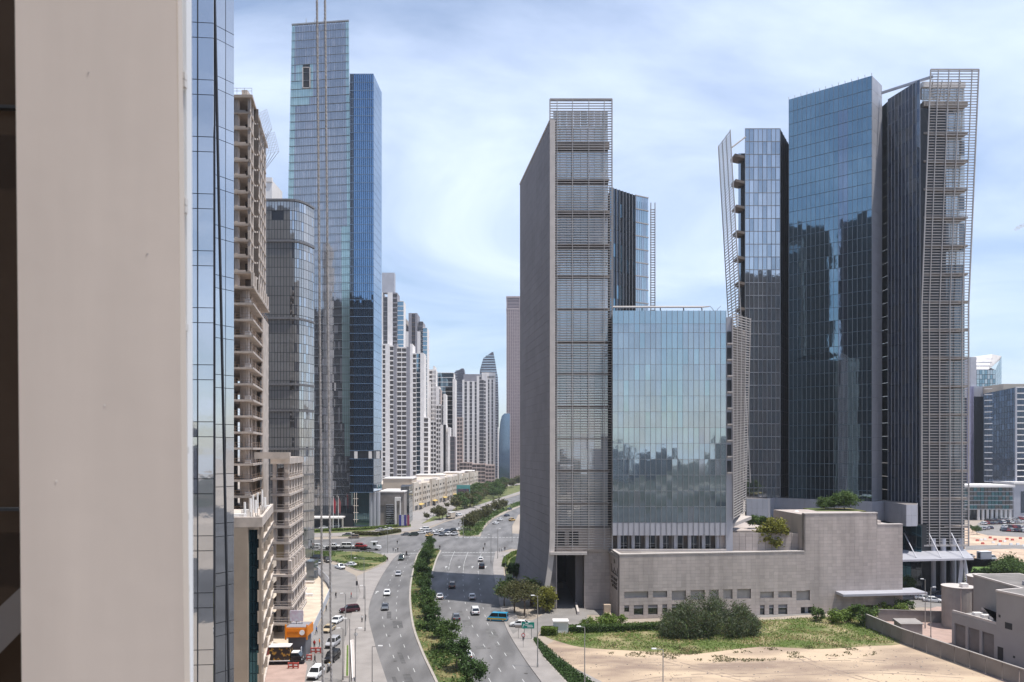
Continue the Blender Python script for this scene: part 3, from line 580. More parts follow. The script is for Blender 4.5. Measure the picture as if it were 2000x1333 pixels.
# --- dark towers behind the camera that show in the facades' reflections
th = thing('office_tower', 'dark tower behind the viewer, mirrored in the left face of the teal office tower', 'tower', (215, -210, 0), 'towers seen only as reflections')
MB().box((203, -250, 0), (300, -185, 196)).build('wall', pm('reflected_dark', (0.025, 0.027, 0.033), 0.5, var=0.4, scale=0.06), th)
m = MB()
for k in range(48): m.box((202.7, -184.9, 4 * k + 1), (299, -184.6, 4 * k + 2.6))
m.build('window_bands', dark, th, stuff=True)
th = thing('office_tower', 'dark tower behind the viewer, mirrored in the lower half of the tallest tower', 'tower', (-230, -80, 0), 'towers seen only as reflections')
MB().box((-262, -110, 0), (-181, -60, 198)).build('wall', pm('reflected_dark2', (0.02, 0.023, 0.03), 0.5, var=0.4, scale=0.06), th)
m = MB()
for k in range(49): m.box((-261, -59.9, 4 * k + 1), (-182, -59.6, 4 * k + 2.4))
m.build('window_bands', dark, th, stuff=True)

th = thing('office_tower', 'unseen dark tower added behind the pillar, mirrored in the teal office tower front', 'tower', (-112, 125, 0))  # unseen, added to fill the bright gap in the teal front's reflection
MB().box((-152, 98, 0), (-76, 150, 168)).build('wall', MATS['reflected_dark'], th)
m = MB()
for k in range(41): m.box((-75.9, 99, 4 * k + 1), (-75.6, 149, 4 * k + 2.6))
m.build('window_bands', dark, th, stuff=True)
th = None
for k, (x, y, w_, d_, h_) in enumerate(((-60, -640, 60, 30, 38), (30, -700, 50, 30, 30), (110, -620, 40, 30, 46), (180, -760, 70, 40, 34), (290, -680, 60, 30, 60), (400, -720, 60, 40, 40), (-160, -680, 60, 40, 52), (520, -640, 60, 40, 70))):
    t = thing('city_block', 'block behind the viewer, mirrored low in the glass box, %s from the left' % ['second', 'third', 'fourth', 'fifth', 'sixth', 'seventh', 'first', 'eighth'][k], 'building', (x, y, 0), 'blocks seen only as reflections'); MB().box((x, y - d_, 0), (x + w_, y, h_)).build('wall', [grey_r, beige_r, white_r][k % 3], t)
    m = MB()
    for q in range(int(h_ / 4)): m.box((x + 1, y + .02, 4 * q + 1), (x + w_ - 1, y + .2, 4 * q + 2.8))
    m.build('window_bands', g_dull, t, stuff=True)
# ================================================================== CENTRAL LOUVRED COMPLEX
DT = 186.0
th = thing('louvred_tower', 'grey louvred slab tower with tall dark stone side wall in the centre', 'tower', (18, 205, 0))
xn, xr = X(1074, DT), X(1196, DT); zs0, zs1 = Z(1075, DT), Z(195, DT); zw = Z(238, DT)
nearp, farp = V((xn, DT)), V((X(1015.5, 230.5), 230.5))
wd = (farp - nearp); wl = wd.length; wd = wd.normalized(); wn = V((-wd.y, wd.x))       # wall outward normal (to the left)
def flare(z): return 2.6 * max(0, 1 - z / 19) ** 1.7
def wpt(s, z, o=0): p = nearp + wd * s + wn * (flare(z) + o); return V((p.x, p.y, z))
zl = [0, 1.5, 3, 5, 7, 9, 11, 13.5, 16, 19]
zl += [19 + (zw - 19) * i / 46 for i in range(1, 47)]
m = MB()
for j in range(len(zl) - 1):
    for i in range(13):
        s0, s1 = wl * i / 13, wl * (i + 1) / 13
        m.panel(wpt(s1 - .03, zl[j] + .03), wpt(s0 + .03, zl[j] + .03), wpt(s0 + .03, zl[j+1] - .03), wpt(s1 - .03, zl[j+1] - .03), 0.12)
m.build('stone_cladding', stone_dark, th, stuff=True)
secs = [[wpt(0, z, -0.08), wpt(wl, z, -0.08), wpt(wl, z, -flare(z) - 1.6), wpt(0, z, -flare(z) - 1.6)] for z in zl]
MB().loft(secs).build('side_wall', pm('wall_joint', (0.15, 0.135, 0.135), 0.8), th)
MB().loft([[wpt(-0.35, z, 0.05), wpt(-0.02, z, 0.05), wpt(-.02, z, -1.3), wpt(-.35, z, -1.3)] for z in zl]).build('wall_edge', stone_edge, th)
cp = MB(); cp.hexa([wpt(-.3, zw, .15), wpt(-.3, zw, -1.7), wpt(wl, zw, -1.7), wpt(wl, zw, .15)][::-1], [wpt(-.3, zw + .5, .15), wpt(-.3, zw + .5, -1.7), wpt(wl, zw + .5, -1.7), wpt(wl, zw + .5, .15)][::-1]); cp.build('coping', stone_edge, th)
# glazed front behind the louvres
g_scr = glass('glass_screened', (0.60, 0.635, 0.65), .5, wob=.006); g_scr2 = glass('glass_screened_pale', (0.64, 0.65, 0.67), .45, wob=.006)
yf = DT + 1.7; xg0, xg1 = xn + 0.9, xr - 0.9; zg1 = Z(212, DT)
MB().prism([(xg0, yf + .25), (xg1, yf + .25), (X(1188, 222), 222), (farp.x + 2, farp.y - 1), (xn - 0.2, DT + 8)], zs0, zg1 - 4).build('core', alu_dark, th)
nf = 27; fz = (zg1 - zs0 - 6) / nf
facade(th, [V((xg0, yf, zs0 + 6)), V((xg1, yf, zs0 + 6)), V((xg0, yf, zg1)), V((xg1, yf, zg1))], lin(0, 1, 8), lin(0, 1, nf), [g_scr, g_scr2], gap=0.08, out=0.06, indiv=lambda u, v: v > 0.1, pick=lambda u, v, i, j: int(random.random() < 0.25), tilt=0.005)
for k in range(13):      # terrace beams every two storeys
    z = Z(287, DT) - k * 8.15
    if z < zs0 + 8: break
    h = 1.5 if k == 0 else 0.45
    MB().box((xg0 - .3, DT + 0.9, z), (xg1 + .3, yf - 0.1, z + h)).build('terrace_beam', beam_brown, th)
    if k < 4: MB().box((xg0, yf - 0.25, z - .8), (xg1, yf - 0.18, z)).build('recess_shade', dark, th)  # flat dark strip below the beam, standing in for the recess's shade
for px in (1088, 1118, 1150, 1180): MB().bar((X(px, DT), DT - .12, zs0), (X(px, DT), DT - .12, zs1), 0.16, 0.2).build('screen_post', slatm, th)
for px in (1074, 1195.2): MB().bar((X(px, DT), DT - .1, zs0 if px > 1100 else zw), (X(px, DT), DT - .1, zs1), 0.28, 0.4).build('screen_post', slatm, th)
sme = MB().box((xn, -0.13, -0.085), (xr, 0.13, 0.085)).mesh('slat', slatm)
ns = 176
for k in range(ns): obj('slat', sme, th, loc=(0, DT, zs0 + (zs1 - zs0) * (k + 0.5) / ns))
MB().box((xn, DT - .2, zs1 - .1), (xr, DT + .3, zs1 + 0.25)).build('screen_rail', slatm, th)
m = MB()
for k in range(10): z = zs0 + 3 + k * 11.5; [m.bar((x_, DT + .1, z), (x_, yf - .1, z), 0.15) for x_ in lin(xg0 + .5, xg1 - .5, 3)]
m.build('screen_brackets', slatm, th, stuff=True)
MB().box((xn + .2, DT + .4, zs0 - .4), (xr - .2, yf + 8, zs0 + 5.6)).build('plant_level', stone, th)
for (a, b) in ((1084, 1103), (1112, 1130)): MB().box((X(a, DT), DT + .25, zs0 + 1.2), (X(b, DT), DT + .5, zs0 + 4.6)).build('plant_opening', dark, th)
MB().box((xn, DT - .8, zs0 - 1.1), (X(1146, DT), DT + 4, zs0 - .4)).build('lintel', stone_edge, th)
# passage under the tower
MB().box((X(1083.5, DT), DT + .3, 0), (X(1088, DT), DT + 1.4, zs0 - 1.1)).build('passage_pier', stone, th)
MB().box((X(1086, 190), 191, 0), (X(1084, 190), 225, zs0 - 1)).build('passage_wall', stone_dark, th)
MB().box((X(1124, 191), 191, 0), (X(1149, 191), 226, zs0 - .5)).build('passage_wall', stone_dark, th)
MB().box((X(1080, 226), 226, 0), (X(1140, 226), 227, zs0)).build('passage_end', dark, th)
MB().box((X(1085, 190), 189, zs0 - 1), (X(1148, 190), 226, zs0 - .45)).build('passage_ceiling', stone_dark, th)
MB().hexa([(X(1122, 188), 180, 0), (X(1126, 188), 180, 0), (X(1118, 215), 215, 0), (X(1115, 215), 215, 0)], [(X(1122, 188), 180, .9), (X(1126, 188), 180, .9), (X(1118, 215), 215, .9), (X(1115, 215), 215, .9)]).build('ramp_wall', stone_edge, th)
# rear glass wing right of the louvres
ra, rb, rc = V((X(1190, 212), 212, 0)), V((X(1240, 219), 219, 0)), V((X(1266, 221.5), 221.5, 0)); zr = Z(370, 214)
zrb = Z(384, 219)
MB().prism([(ra.x, ra.y + .3), (rb.x, rb.y + .3), (rc.x, rc.y + .3), (rc.x, 240), (ra.x, 240)], 10, zr - 1.5).build('rear_core', alu_dark, th)
z0v, z1v = V((0, 0, 60)), V((0, 0, zr))
cr = [ra + z0v, rb + z0v, ra + z1v, rb + z1v]; facade(th, cr, lin(0, 1, 8), lin(0, 1, 14), [g_dark, g_teal], gap=0.1, out=0.05, pick=lambda u, v, i, j: int(random.random() < 0.15), stuffname='rear_glazing')
bars_v(th, cr, lin(0, 1, 8), (0.14, 0.3), alu, 'rear_mullion', joined=True, out=0.18)
cr = [rb + z0v, rc + z0v, rb + z1v, rc + z1v]; facade(th, cr, lin(0, 1, 6), lin(0, 1, 14), [g_box2, g_box], gap=0.1, out=0.05, pick=lambda u, v, i, j: int(random.random() < 0.5), stuffname='rear_glazing')
bars_h(th, cr, lin(0, 1, 14), (0.2, 0.3), slatm, 'rear_transom', out=0.1)
m = MB()
for k in range(70): m.box((X(1266, 225), 221.6, 60 + k * .75), (X(1275, 225), 221.9, 60.22 + k * .75))
for px in (1266.5, 1274.5): m.box((X(px, 225), 221.4, 58), (X(px, 225) + .2, 221.95, zrb - 1))
m.build('rear_screen', slatm, th, stuff=True)
# --- glass hotel box on the podium
DB = 184.0
th = thing('glass_block', 'pale blue glass box block on pillars above the stone podium', 'building', (45, 195, 15))
bx0, bx1 = X(1196.5, DB), X(1418, DB); zb, ztp, zp = Z(1021, DB), Z(607, DB), 15.0
MB().box((bx0 + .05, DB + .15, zb), (bx1 - .05, DB + 34, ztp - 1)).build('core', alu_dark, th)
cb = [V((bx0, DB, zb)), V((bx1, DB, zb)), V((bx0, DB, ztp)), V((bx1, DB, ztp))]
rv = [0]; hfl = 30.9 / 414
for k in range(13): rv.append(rv[-1] + hfl)
rv = [v for v in rv if v < 0.93] + [1 - 26 / 414 - 0.0, 1]
def pick_box(u, v, i, j):
    if v > 0.93 or 9 <= i <= 12: return 0
    return 1 if (random.random() < (0.93 if v > 0.45 else 0.1)) else 0
facade(th, cb, lin(0, 1, 21), rv, [g_box, g_box2], gap=0.05, out=0.07, indiv=lambda u, v: True, pick=pick_box, tilt=0.0035)
bars_v(th, [V((bx0, DB, zb - 7.2)), V((bx1, DB, zb - 7.2)), V((bx0, DB, ztp)), V((bx1, DB, ztp))], lin(0, 1, 21), (0.07, 0.16), alu, out=0.13)
bars_h(th, cb, rv[1:-1], (0.07, 0.08), alu, out=0.1)
MB().box((bx0, DB - .05, zb - 3.2), (bx1, DB + 1, zb - 0.02)).build('soffit_band', panel_grey, th)
MB().box((bx0 + .2, DB + 3, zp), (bx1 - .2, DB + 34, zb - 3.2)).build('pillar_level', pm('brown_stone', (0.20, 0.165, 0.145), 0.7), th)
for k in range(8):
    x = bx0 + (bx1 - bx0) * (k + 0.5) / 8; MB().box((x - .4, DB + 1.0, zp), (x + .4, DB + 1.9, zb - 3.2)).build('pillar', panel_grey, th)
    MB().box((x + .7, DB + 2.9, zp + .3), (x + 2.2, DB + 2.97, zb - 3.5)).build('window', g_dark, th)
MB().box((bx0, DB - .3, zp), (bx1, DB + .6, zp + .5)).build('plinth', stone_edge, th)
# roof canopy of solar panels and forked aerial
m = MB(); yc = DB + 3
m.hexa([(X(1197, yc), yc, ztp + 1.2), (X(1370, yc), yc, ztp + 1.2), (X(1386, yc + 6), yc + 6, ztp + 2.6), (X(1197, yc + 6), yc + 6, ztp + 2.6)], [(X(1197, yc), yc, ztp + 1.5), (X(1370, yc), yc, ztp + 1.5), (X(1386, yc + 6), yc + 6, ztp + 2.9), (X(1197, yc + 6), yc + 6, ztp + 2.9)])
m.build('roof_canopy', slatm, th)
for px in (1222, 1258, 1294, 1340, 1376): MB().bar((X(px - 3, yc), yc + .5, ztp), (X(px, yc), yc + 3, ztp + 2.1), 0.25).build('canopy_strut', slatm, th)
t = thing('roof_aerial', 'small forked aerial on the glass box roof', 'aerial', (X(1397, 190), 190, ztp)); x = X(1397, 190)
MB().bar((x, 190, ztp - .9), (x, 190, ztp + .4), 0.2).build('post', panel_grey, t)
for s in (-1, 1): MB().bar((x, 190, ztp + .4), (x + s * .7, 190, ztp + 1.6), 0.14).bar((x + s * .7, 190, ztp + 1.6), (x + s * 1.4, 190, ztp + 2.3), 0.12).build('arm', panel_grey, t)
# right end: pale pier with window stack and the leaning lattice screen
MB().box((bx1 + .02, DB + .3, zp), (X(1432, DB), DB + 3, ztp - 1.6)).build('end_wall', panel_grey, th)
for k in range(9): z = ztp - 8 - k * 4.0; MB().box((X(1421, DB), DB - .02, z), (X(1428.5, DB), DB + .32, z + 2.8)).build('end_window', dark, th); MB().box((X(1420, DB), DB - .35, z - .35), (X(1431, DB), DB + .3, z - .05)).build('end_ledge', stone_edge, th)
c1 = [V((X(1432, DB), DB - .2, Z(1015, DB))), V((X(1456, DB + 14), DB + 14, Z(1000, DB + 14))), V((X(1430, DB), DB - .2, Z(612, DB))), V((X(1466, DB + 14), DB + 14, Z(622, DB + 14)))]
for k in range(78): v = (k + .5) / 78; MB().bar(quadpt(c1, 0, v), quadpt(c1, 1, v), 0.22, 0.2).build('slat', slatm, th)
for u in lin(0, 1, 4): MB().bar(quadpt(c1, u, 0), quadpt(c1, u, 1), 0.22, 0.3).build('screen_post', slatm, th)
MB().slab(quadpt(c1, 0, 0) + V((.1, .4, 0)), quadpt(c1, 1, 0) + V((-.3, 1.2, 0)), quadpt(c1, 1, 1) + V((-.8, 1.6, -3)), quadpt(c1, 0, 1) + V((.1, .6, -3)), 0.2).build('screen_backing', pm('screen_back', (0.23, 0.205, 0.195), 0.7, var=0.2, scale=0.4), th)
# --- stone podium
th = thing('stone_podium', 'wide windowless podium clad in taupe stone tiles below the glass box', 'building', (60, 190, 0))
P0, P1 = V((X(1210, 176), 176, 0)), V((X(1763, 185), 185, 0)); pd = (P1 - P0); pl = pd.length; pd = pd.normalized(); pn = V((pd.y, -pd.x, 0))
def upx(px):   # distance along the wall where pixel column px meets it
    r = (px - CX) / F; return (P0.x - r * P0.y) / (r * pd.y - pd.x)
TW, TH = 1.15, 0.82
nc = int(pl / TW); TW = pl / nc
def zcol(s):
    if s > upx(1714): return 21.5
    if s > upx(1571): return 24.4
    return 15.2
holes = []      # (s0, s1, z0, z1, kind)
def hole(pa, pb, ya, yb, kind):
    s0, s1 = round(upx(pa) / TW) * TW, round(upx(pb) / TW) * TW; d = P0.y + pd.y * (s0 + s1) / 2
    holes.append((s0, max(s1, s0 + TW), round(Z(yb, d) / TH) * TH, round(Z(ya, d) / TH) * TH, kind))
for a, b in ((1215, 1234), (1242, 1270), (1278, 1306), (1315, 1343), (1348, 1376), (1383, 1405), (1411, 1433), (1441, 1465), (1481, 1515), (1523, 1549), (1553, 1578)): hole(a, b, 1152, 1170, 'blind')
for a, b in ((1215, 1227), (1242, 1254), (1268, 1281), (1296, 1306), (1313, 1328), (1481, 1492), (1503, 1514), (1523, 1535)): hole(a, b, 1181, 1199, 'window')
hole(1566, 1592, 1186, 1204, 'door'); hole(1684, 1760, 1180, 1204, 'bay')
m = MB()
for i in range(nc):
    s0, s1 = i * TW, (i + 1) * TW; top = zcol((s0 + s1) / 2); nr = round(top / TH)
    for j in range(nr):
        z0, z1 = j * top / nr, (j + 1) * top / nr; zm_ = (z0 + z1) / 2
        if any(h[0] - .01 < (s0 + s1) / 2 < h[1] + .01 and h[2] - .01 < zm_ < h[3] + .01 for h in holes): continue
        a, b = P0 + pd * (s0 + .01), P0 + pd * (s1 - .01); o = pn * random.uniform(-.004, .004)
        m.panel(a + o + V((0, 0, z0 + .018)), b + o + V((0, 0, z0 + .018)), b + o + V((0, 0, z1 - .018)), a + o + V((0, 0, z1 - .018)), 0.3)
m.build('stone_tiles', stone, th, stuff=True)
jm = pm('tile_joint', (0.22, 0.195, 0.185), 0.85)
m = MB()
def wallseg(s0, s1, z0, z1, o=.05, t=1.2):
    a, b = P0 + pd * s0 - pn * o, P0 + pd * s1 - pn * o; m.slab(a + V((0, 0, z0)), b + V((0, 0, z0)), b + V((0, 0, z1)), a + V((0, 0, z1)), t)
sg = sorted({0, pl, upx(1571), upx(1714), *[h[0] for h in holes], *[h[1] for h in holes]})
for i in range(len(sg) - 1):
    s0, s1 = sg[i], sg[i+1]; mid = (s0 + s1) / 2
    if s1 - s0 < .02: continue
    hs = sorted((h[2], h[3]) for h in holes if h[0] < mid < h[1]); z = 0
    for a, b in hs:
        if a > z: wallseg(s0, s1, z, a)
        z = b
    wallseg(s0, s1, z, zcol(mid) - .02)
m.build('wall', jm, th)
for s0, s1, z0, z1, kind in holes:
    a, b = P0 + pd * s0, P0 + pd * s1; dep = {'blind': .5, 'window': .45, 'door': 1.1, 'bay': 1.15}[kind]
    a, b = a - pn * dep, b - pn * dep
    MB().slab(a + V((0, 0, z0)), b + V((0, 0, z0)), b + V((0, 0, z1)), a + V((0, 0, z1)), 0.1).build({'blind': 'recess_panel', 'window': 'window', 'door': 'doorway', 'bay': 'loading_bay'}[kind], {'blind': pm('recess_stone', (0.43, 0.385, 0.36), 0.75), 'window': g_dark, 'door': dark, 'bay': dark}[kind], th)
    if kind == 'window': MB().bar(a + pn * .1 + V((0, 0, (z0 + 2 * z1) / 3)), b + pn * .1 + V((0, 0, (z0 + 2 * z1) / 3)), .08).build('window_bar', white_r, th); MB().slab(a + pn * .06 + V((0, 0, z1 - (z1 - z0) * .4)), b + pn * .06 + V((0, 0, z1 - (z1 - z0) * .4)), b + pn * .06 + V((0, 0, z1)), a + pn * .06 + V((0, 0, z1)), .03).build('blind', grey_r, th)
    if kind == 'door': MB().slab(a.lerp(b, .45) + pn * .1 + V((0, 0, z0)), a.lerp(b, .68) + pn * .1 + V((0, 0, z0)), a.lerp(b, .68) + pn * .1 + V((0, 0, z1)), a.lerp(b, .45) + pn * .1 + V((0, 0, z1)), .06).build('door_leaf', panel_grey, th)
for s in (0.45, 0.75): 
    h = holes[-1]; c = P0 + pd * (h[0] + (h[1] - h[0]) * s) - pn * .6; MB().box((c.x - .4, c.y - .3, 0), (c.x + .4, c.y + .3, h[3])).build('bay_pier', stone, th)
# copings
for s0, s1, z in ((0, upx(1571), 15.2), (upx(1571), upx(1714), 24.4), (upx(1714), pl, 21.5)):
    a, b = P0 + pd * s0 + pn * .1, P0 + pd * s1 + pn * .1; MB().slab(a + V((0, 0, z - .02)), b + V((0, 0, z - .02)), b + V((0, 0, z + .22)), a + V((0, 0, z + .22)), 1.2).build('coping', stone_edge, th)
# roof deck, raised parts and the terrace wall
Q = lambda s, o: (P0 + pd * s - pn * o)
MB().prism([Q(0, 1.3), Q(upx(1571), 1.3), Q(upx(1571), 46), Q(0, 46)], 14.2, 14.98).build('roof_deck', paving, th)
MB().prism([Q(upx(1571), 1.3), Q(upx(1714), 1.3), Q(upx(1714), 16), Q(upx(1571), 16)], 0, 24.2).build('hall_block', stone, th)
MB().prism([Q(upx(1714) + .01, 1.3), Q(pl, 1.3), Q(pl, 13), Q(upx(1714) + .01, 13)], 0, 21.2).build('hall_block', stone, th)
MB().prism([Q(upx(1716), 3), Q(upx(1735), 3), Q(upx(1735), 5), Q(upx(1716), 5)], 21.2, 22.3).build('roof_vent', concrete2, th)
m = MB(); zt_ = 19.4
a, b = Q(upx(1425), 6), Q(upx(1571), 3.0)
for i in range(12):
    for j in range(5):
        p, q = a.lerp(b, i / 12 + .002), a.lerp(b, (i + 1) / 12 - .002); z0, z1 = 15 + j * .88 + .015, 15 + (j + 1) * .88 - .015
        m.panel(p + V((0, 0, z0)), q + V((0, 0, z0)), q + V((0, 0, z1)), p + V((0, 0, z1)), .3)
m.build('terrace_tiles', stone, th, stuff=True)
MB().slab(a - pn * .1 + V((0, 0, 14.9)), b - pn * .1 + V((0, 0, 14.9)), b - pn * .1 + V((0, 0, 19.4)), a - pn * .1 + V((0, 0, 19.4)), .6).build('terrace_wall', jm, th)
MB().hexa([Q(upx(1420), 8) + V((0, 0, 19.2)), Q(upx(1425), 6.5) + V((0, 0, 19.2)), Q(upx(1500), 9) + V((0, 0, 22.4)), Q(upx(1475), 14) + V((0, 0, 22.4))][::1], [Q(upx(1420), 8) + V((0, 0, 20.2)), Q(upx(1425), 6.5) + V((0, 0, 20.2)), Q(upx(1500), 9) + V((0, 0, 23.2)), Q(upx(1475), 14) + V((0, 0, 23.2))]).build('sloping_canopy', stone_edge, th)
MB().prism([Q(upx(1440), 12), Q(upx(1570), 12), Q(upx(1570), 34), Q(upx(1440), 34)], 15, 19.2).build('terrace', stone, th)
MB().box((X(1543, 190), 190, 15), (X(1568, 190), 194, 22)).build('terrace_block', stone, th)
tk = MB(); x = X(1556, 192); tk.tube((x, 192, 22), (x, 192, 23.6), 1.5, 1.5, 12); tk.tube((x, 192, 23.6), (x, 192, 24.5), 1.7, .1, 12); tag(tk.build('terrace_pavilion', white_r), 'little white domed pavilion on the podium terrace', 'pavilion')
# side canopy near the right end
cz = 4.6; a, b = Q(upx(1632), -3.4), Q(upx(1763) + 4.2, -3.4); c_, d_ = Q(upx(1763) + 4.2, 2), Q(upx(1632), .2)
MB().hexa([a + V((0, 0, cz)), b + V((0, 0, cz)), c_ + V((0, 0, cz)), d_ + V((0, 0, cz))], [a + V((0, 0, cz + .55)), b + V((0, 0, cz + .55)), c_ + V((0, 0, cz + .75)), d_ + V((0, 0, cz + .75))]).build('bay_canopy', panel_grey, th)
# left end: frontal block and the shaded face with lettering
L0, L1 = V((X(1141, 187), 187, 0)), V((X(1191, 187), 187, 0))
m = MB()
for (a, b, top) in ((L0, L1, 15.1), (L1, P0, 15.1)):
    ln = (b - a).length; k = max(2, round(ln / 1.1))
    for i in range(k):
        for j in range(18):
            p, q = a.lerp(b, i / k + .01 / k), a.lerp(b, (i + 1) / k - .01 / k); z0, z1 = j * top / 18 + .015, (j + 1) * top / 18 - .015
            m.panel(p + V((0, 0, z0)), q + V((0, 0, z0)), q + V((0, 0, z1)), p + V((0, 0, z1)), .2)
m.build('stone_tiles', stone, th, stuff=True)
MB().prism([L0 + V((.05, .05, 0)), L1 + V((0, .06, 0)), P0 + V((.06, .05, 0)), P0 + V((6, 4, 0)), L1 + V((8, 8, 0)), L0 + V((.05, 10, 0))], 0, 15).build('corner_block', jm, th)
MB().prism([L0 + V((-.1, -.1, 0)), L1 + V((-.05, -.12, 0)), P0 + V((-.1, -.1, 0)), P0 + V((.6, .8, 0)), L1 + V((.5, .7, 0)), L0 + V((-.1, .9, 0))], 15.12, 15.4).build('coping', stone_edge, th)
sgd = (P0 - L1).normalized(); sgn = V((sgd.y, -sgd.x, 0)); sl_ = (P0 - L1).length; lm = pm('sign_bronze', (0.05, 0.04, 0.03), 0.5)
rng = random.Random(3)
def stroke(mb, s0, z0, s1, z1, wd_=.14): wd_ *= .7; mb.bar(L1 + sgd * s0 + sgn * .08 + V((0, 0, z0)), L1 + sgd * s1 + sgn * .08 + V((0, 0, z1)), wd_, .08, up=sgn)
e_ = MB()
for k in range(6): ang = k * math.pi / 3; stroke(e_, sl_ * .5, 12.9, sl_ * .5 + .8 * math.cos(ang), 12.9 + .55 * math.sin(ang), .12)
e_.build('emblem', pm('emblem_olive', (0.12, 0.11, 0.05), 0.5), th)
l_ = MB(); stroke(l_, 2.6, 11.9, 2.6, 10.0, .2); stroke(l_, 9, 11.7, 9, 10.2, .2); stroke(l_, 5.6, 11.4, 5.6, 10.4, .18); stroke(l_, 2.6, 10.0, 9.4, 9.9, .3); stroke(l_, 4, 10.6, 4.8, 10.1, .2); stroke(l_, 7, 10.8, 7.7, 10.1, .2)
l_.build('sign_script', lm, th)
for row, (z, n_) in enumerate(((8.3, 6), (7.3, 6), (6.4, 5))):
    l_ = MB()
    for k in range(n_):
        s = 2.4 + (row == 2) * .8 + k * 1.15; stroke(l_, s, z, s, z + .7, .16); stroke(l_, s, z + (.7 if k % 2 else .35), s + .7, z + (.7 if k % 3 else .05), .14)
        if k % 2 == 0: stroke(l_, s + .7, z, s + .7, z + .7, .14)
    l_.build('sign_lettering', lm, th)
# ================================================================== RIGHT TOWER GROUP
th = thing('office_tower', 'teal mirror glass office tower with leaning louvre screens on both flanks', 'tower', (100, 230, 0))
def V3(px, d, z): return V((X(px, d), d, z))
ZB = 24.0
# plan of the glass volumes
cL, cR = (1541, 235), (1703, 220); cR2 = (1722.5, 226)
zc = Z(195, 235)
MB().prism([V3(*cL, 0) + V((.2, .3, 0)), V3(*cR, 0) + V((-.1, .4, 0)), V3(*cR2, 0) + V((-.3, .2, 0)), V3(1722, 262, 0), V3(1541, 262, 0)], 0, zc - 1).build('core', alu_dark, th)
c = [V3(*cL, ZB), V3(*cR, ZB), V3(*cL, zc), V3(*cR, zc)]
nr = 32
def pk(u, v, i, j): return 1 if (i in (11, 12) and v < 0.94) else 0
facade(th, c, lin(0, 1, 18), lin(0, 1, nr), [g_teal, g_teal2], gap=0.045, out=0.07, indiv=lambda u, v: v > 0.485 and u > 0.0, pick=pk, tilt=0.003)
bars_v(th, c, lin(0, 1, 18), (0.065, 0.15), alu, out=0.12)
bars_h(th, c, [i / nr for i in range(1, nr)], (0.07, 0.14), pm('teal_transom', (0.12, 0.17, 0.21), 0.5), out=0.1)
m = MB()
for i in range(14): p = quadpt([V(q) for q in c], i / 13, 1); m.bar(p, p + V((0, .2, .9)), .14)
m.build('roof_spikes', alu, th, stuff=True)
# pale return edge of the centre slab
c = [V3(*cR, ZB), V3(*cR2, ZB), V3(*cR, zc), V3(*cR2, zc)]; facade(th, c, lin(0, 1, 2), lin(0, 1, 32), panel_grey, gap=0.05, out=0.05, tilt=0, stuffname='edge_cladding')
# left frontal face
lA, lB, lC = (1455, 236), (1523.5, 236), (1541.5, 249); zl_ = Z(252, 236)
MB().prism([V3(*lA, 0) + V((.2, .3, 0)), V3(*lB, 0) + V((-.1, .3, 0)), V3(*lC, 0) + V((-.1, .1, 0)), V3(1541, 262, 0), V3(1455, 262, 0)], 0, zl_ - .8).build('left_core', alu_dark, th)
c = [V3(*lA, ZB), V3(*lB, ZB), V3(*lA, zl_), V3(*lB, zl_)]
facade(th, c, lin(0, 1, 8), lin(0, 1, 29), [g_mirror, g_box2], gap=0.08, out=0.07, pick=lambda u, v, i, j: int(random.random() < .35), tilt=0.003)
bars_v(th, c, lin(0, 1, 8), (0.1, 0.2), alu, out=0.15, joined=True); bars_h(th, c, lin(0, 1, 29), (0.16, 0.2), alu, out=0.1)
c = [V3(*lB, ZB), V3(*lC, ZB), V3(*lB, zl_), V3(*lC, zl_)]; facade(th, c, lin(0, 1, 5), lin(0, 1, 29), g_navy, gap=0.1, out=0.06); bars_v(th, c, lin(0, 1, 5), (0.1, 0.15), alu_dark, out=.1, joined=True)
# dark right face and recess
rA, rB = (1735, 224), (1797.5, 212); zr_ = Z(155, 212)
MB().prism([V3(*rA, 0) + V((.3, .1, 0)), V3(*rB, 0) + V((.1, .3, 0)), V3(1884, 216, 0), V3(1884, 240, 0), V3(1735, 244, 0)], 0, zr_ - 8).build('right_core', alu_dark, th)
c = [V3(*rA, ZB), V3(*rB, ZB), V3(*rA, zr_), V3(*rB, zr_)]
facade(th, c, lin(0, 1, 9), lin(0, 1, 31), [g_navy, g_dark, glass('glass_slate', (0.10, 0.13, 0.17), 0.8)], gap=0.08, out=0.06, pick=lambda u, v, i, j: random.choice([0, 0, 1, 2]), tilt=0.003)
bars_v(th, c, lin(0, 1, 9), (0.08, 0.14), panel_grey, out=.1, joined=True)
c = [V3(1722.5, 229, ZB), V3(1735, 224.2, ZB), V3(1722.5, 229, Z(200, 226)), V3(1735, 224.2, Z(197, 224))]; facade(th, c, [0, .7, 1], lin(0, 1, 30), [g_petrol, g_teal], gap=0.06, out=0.05, pick=lambda u, v, i, j: i, stuffname='recess_glazing')
MB().bar(pt(1722, 182, 224), pt(1822, 150, 212), 0.5, 0.7).build('roof_strut', panel_grey, th)
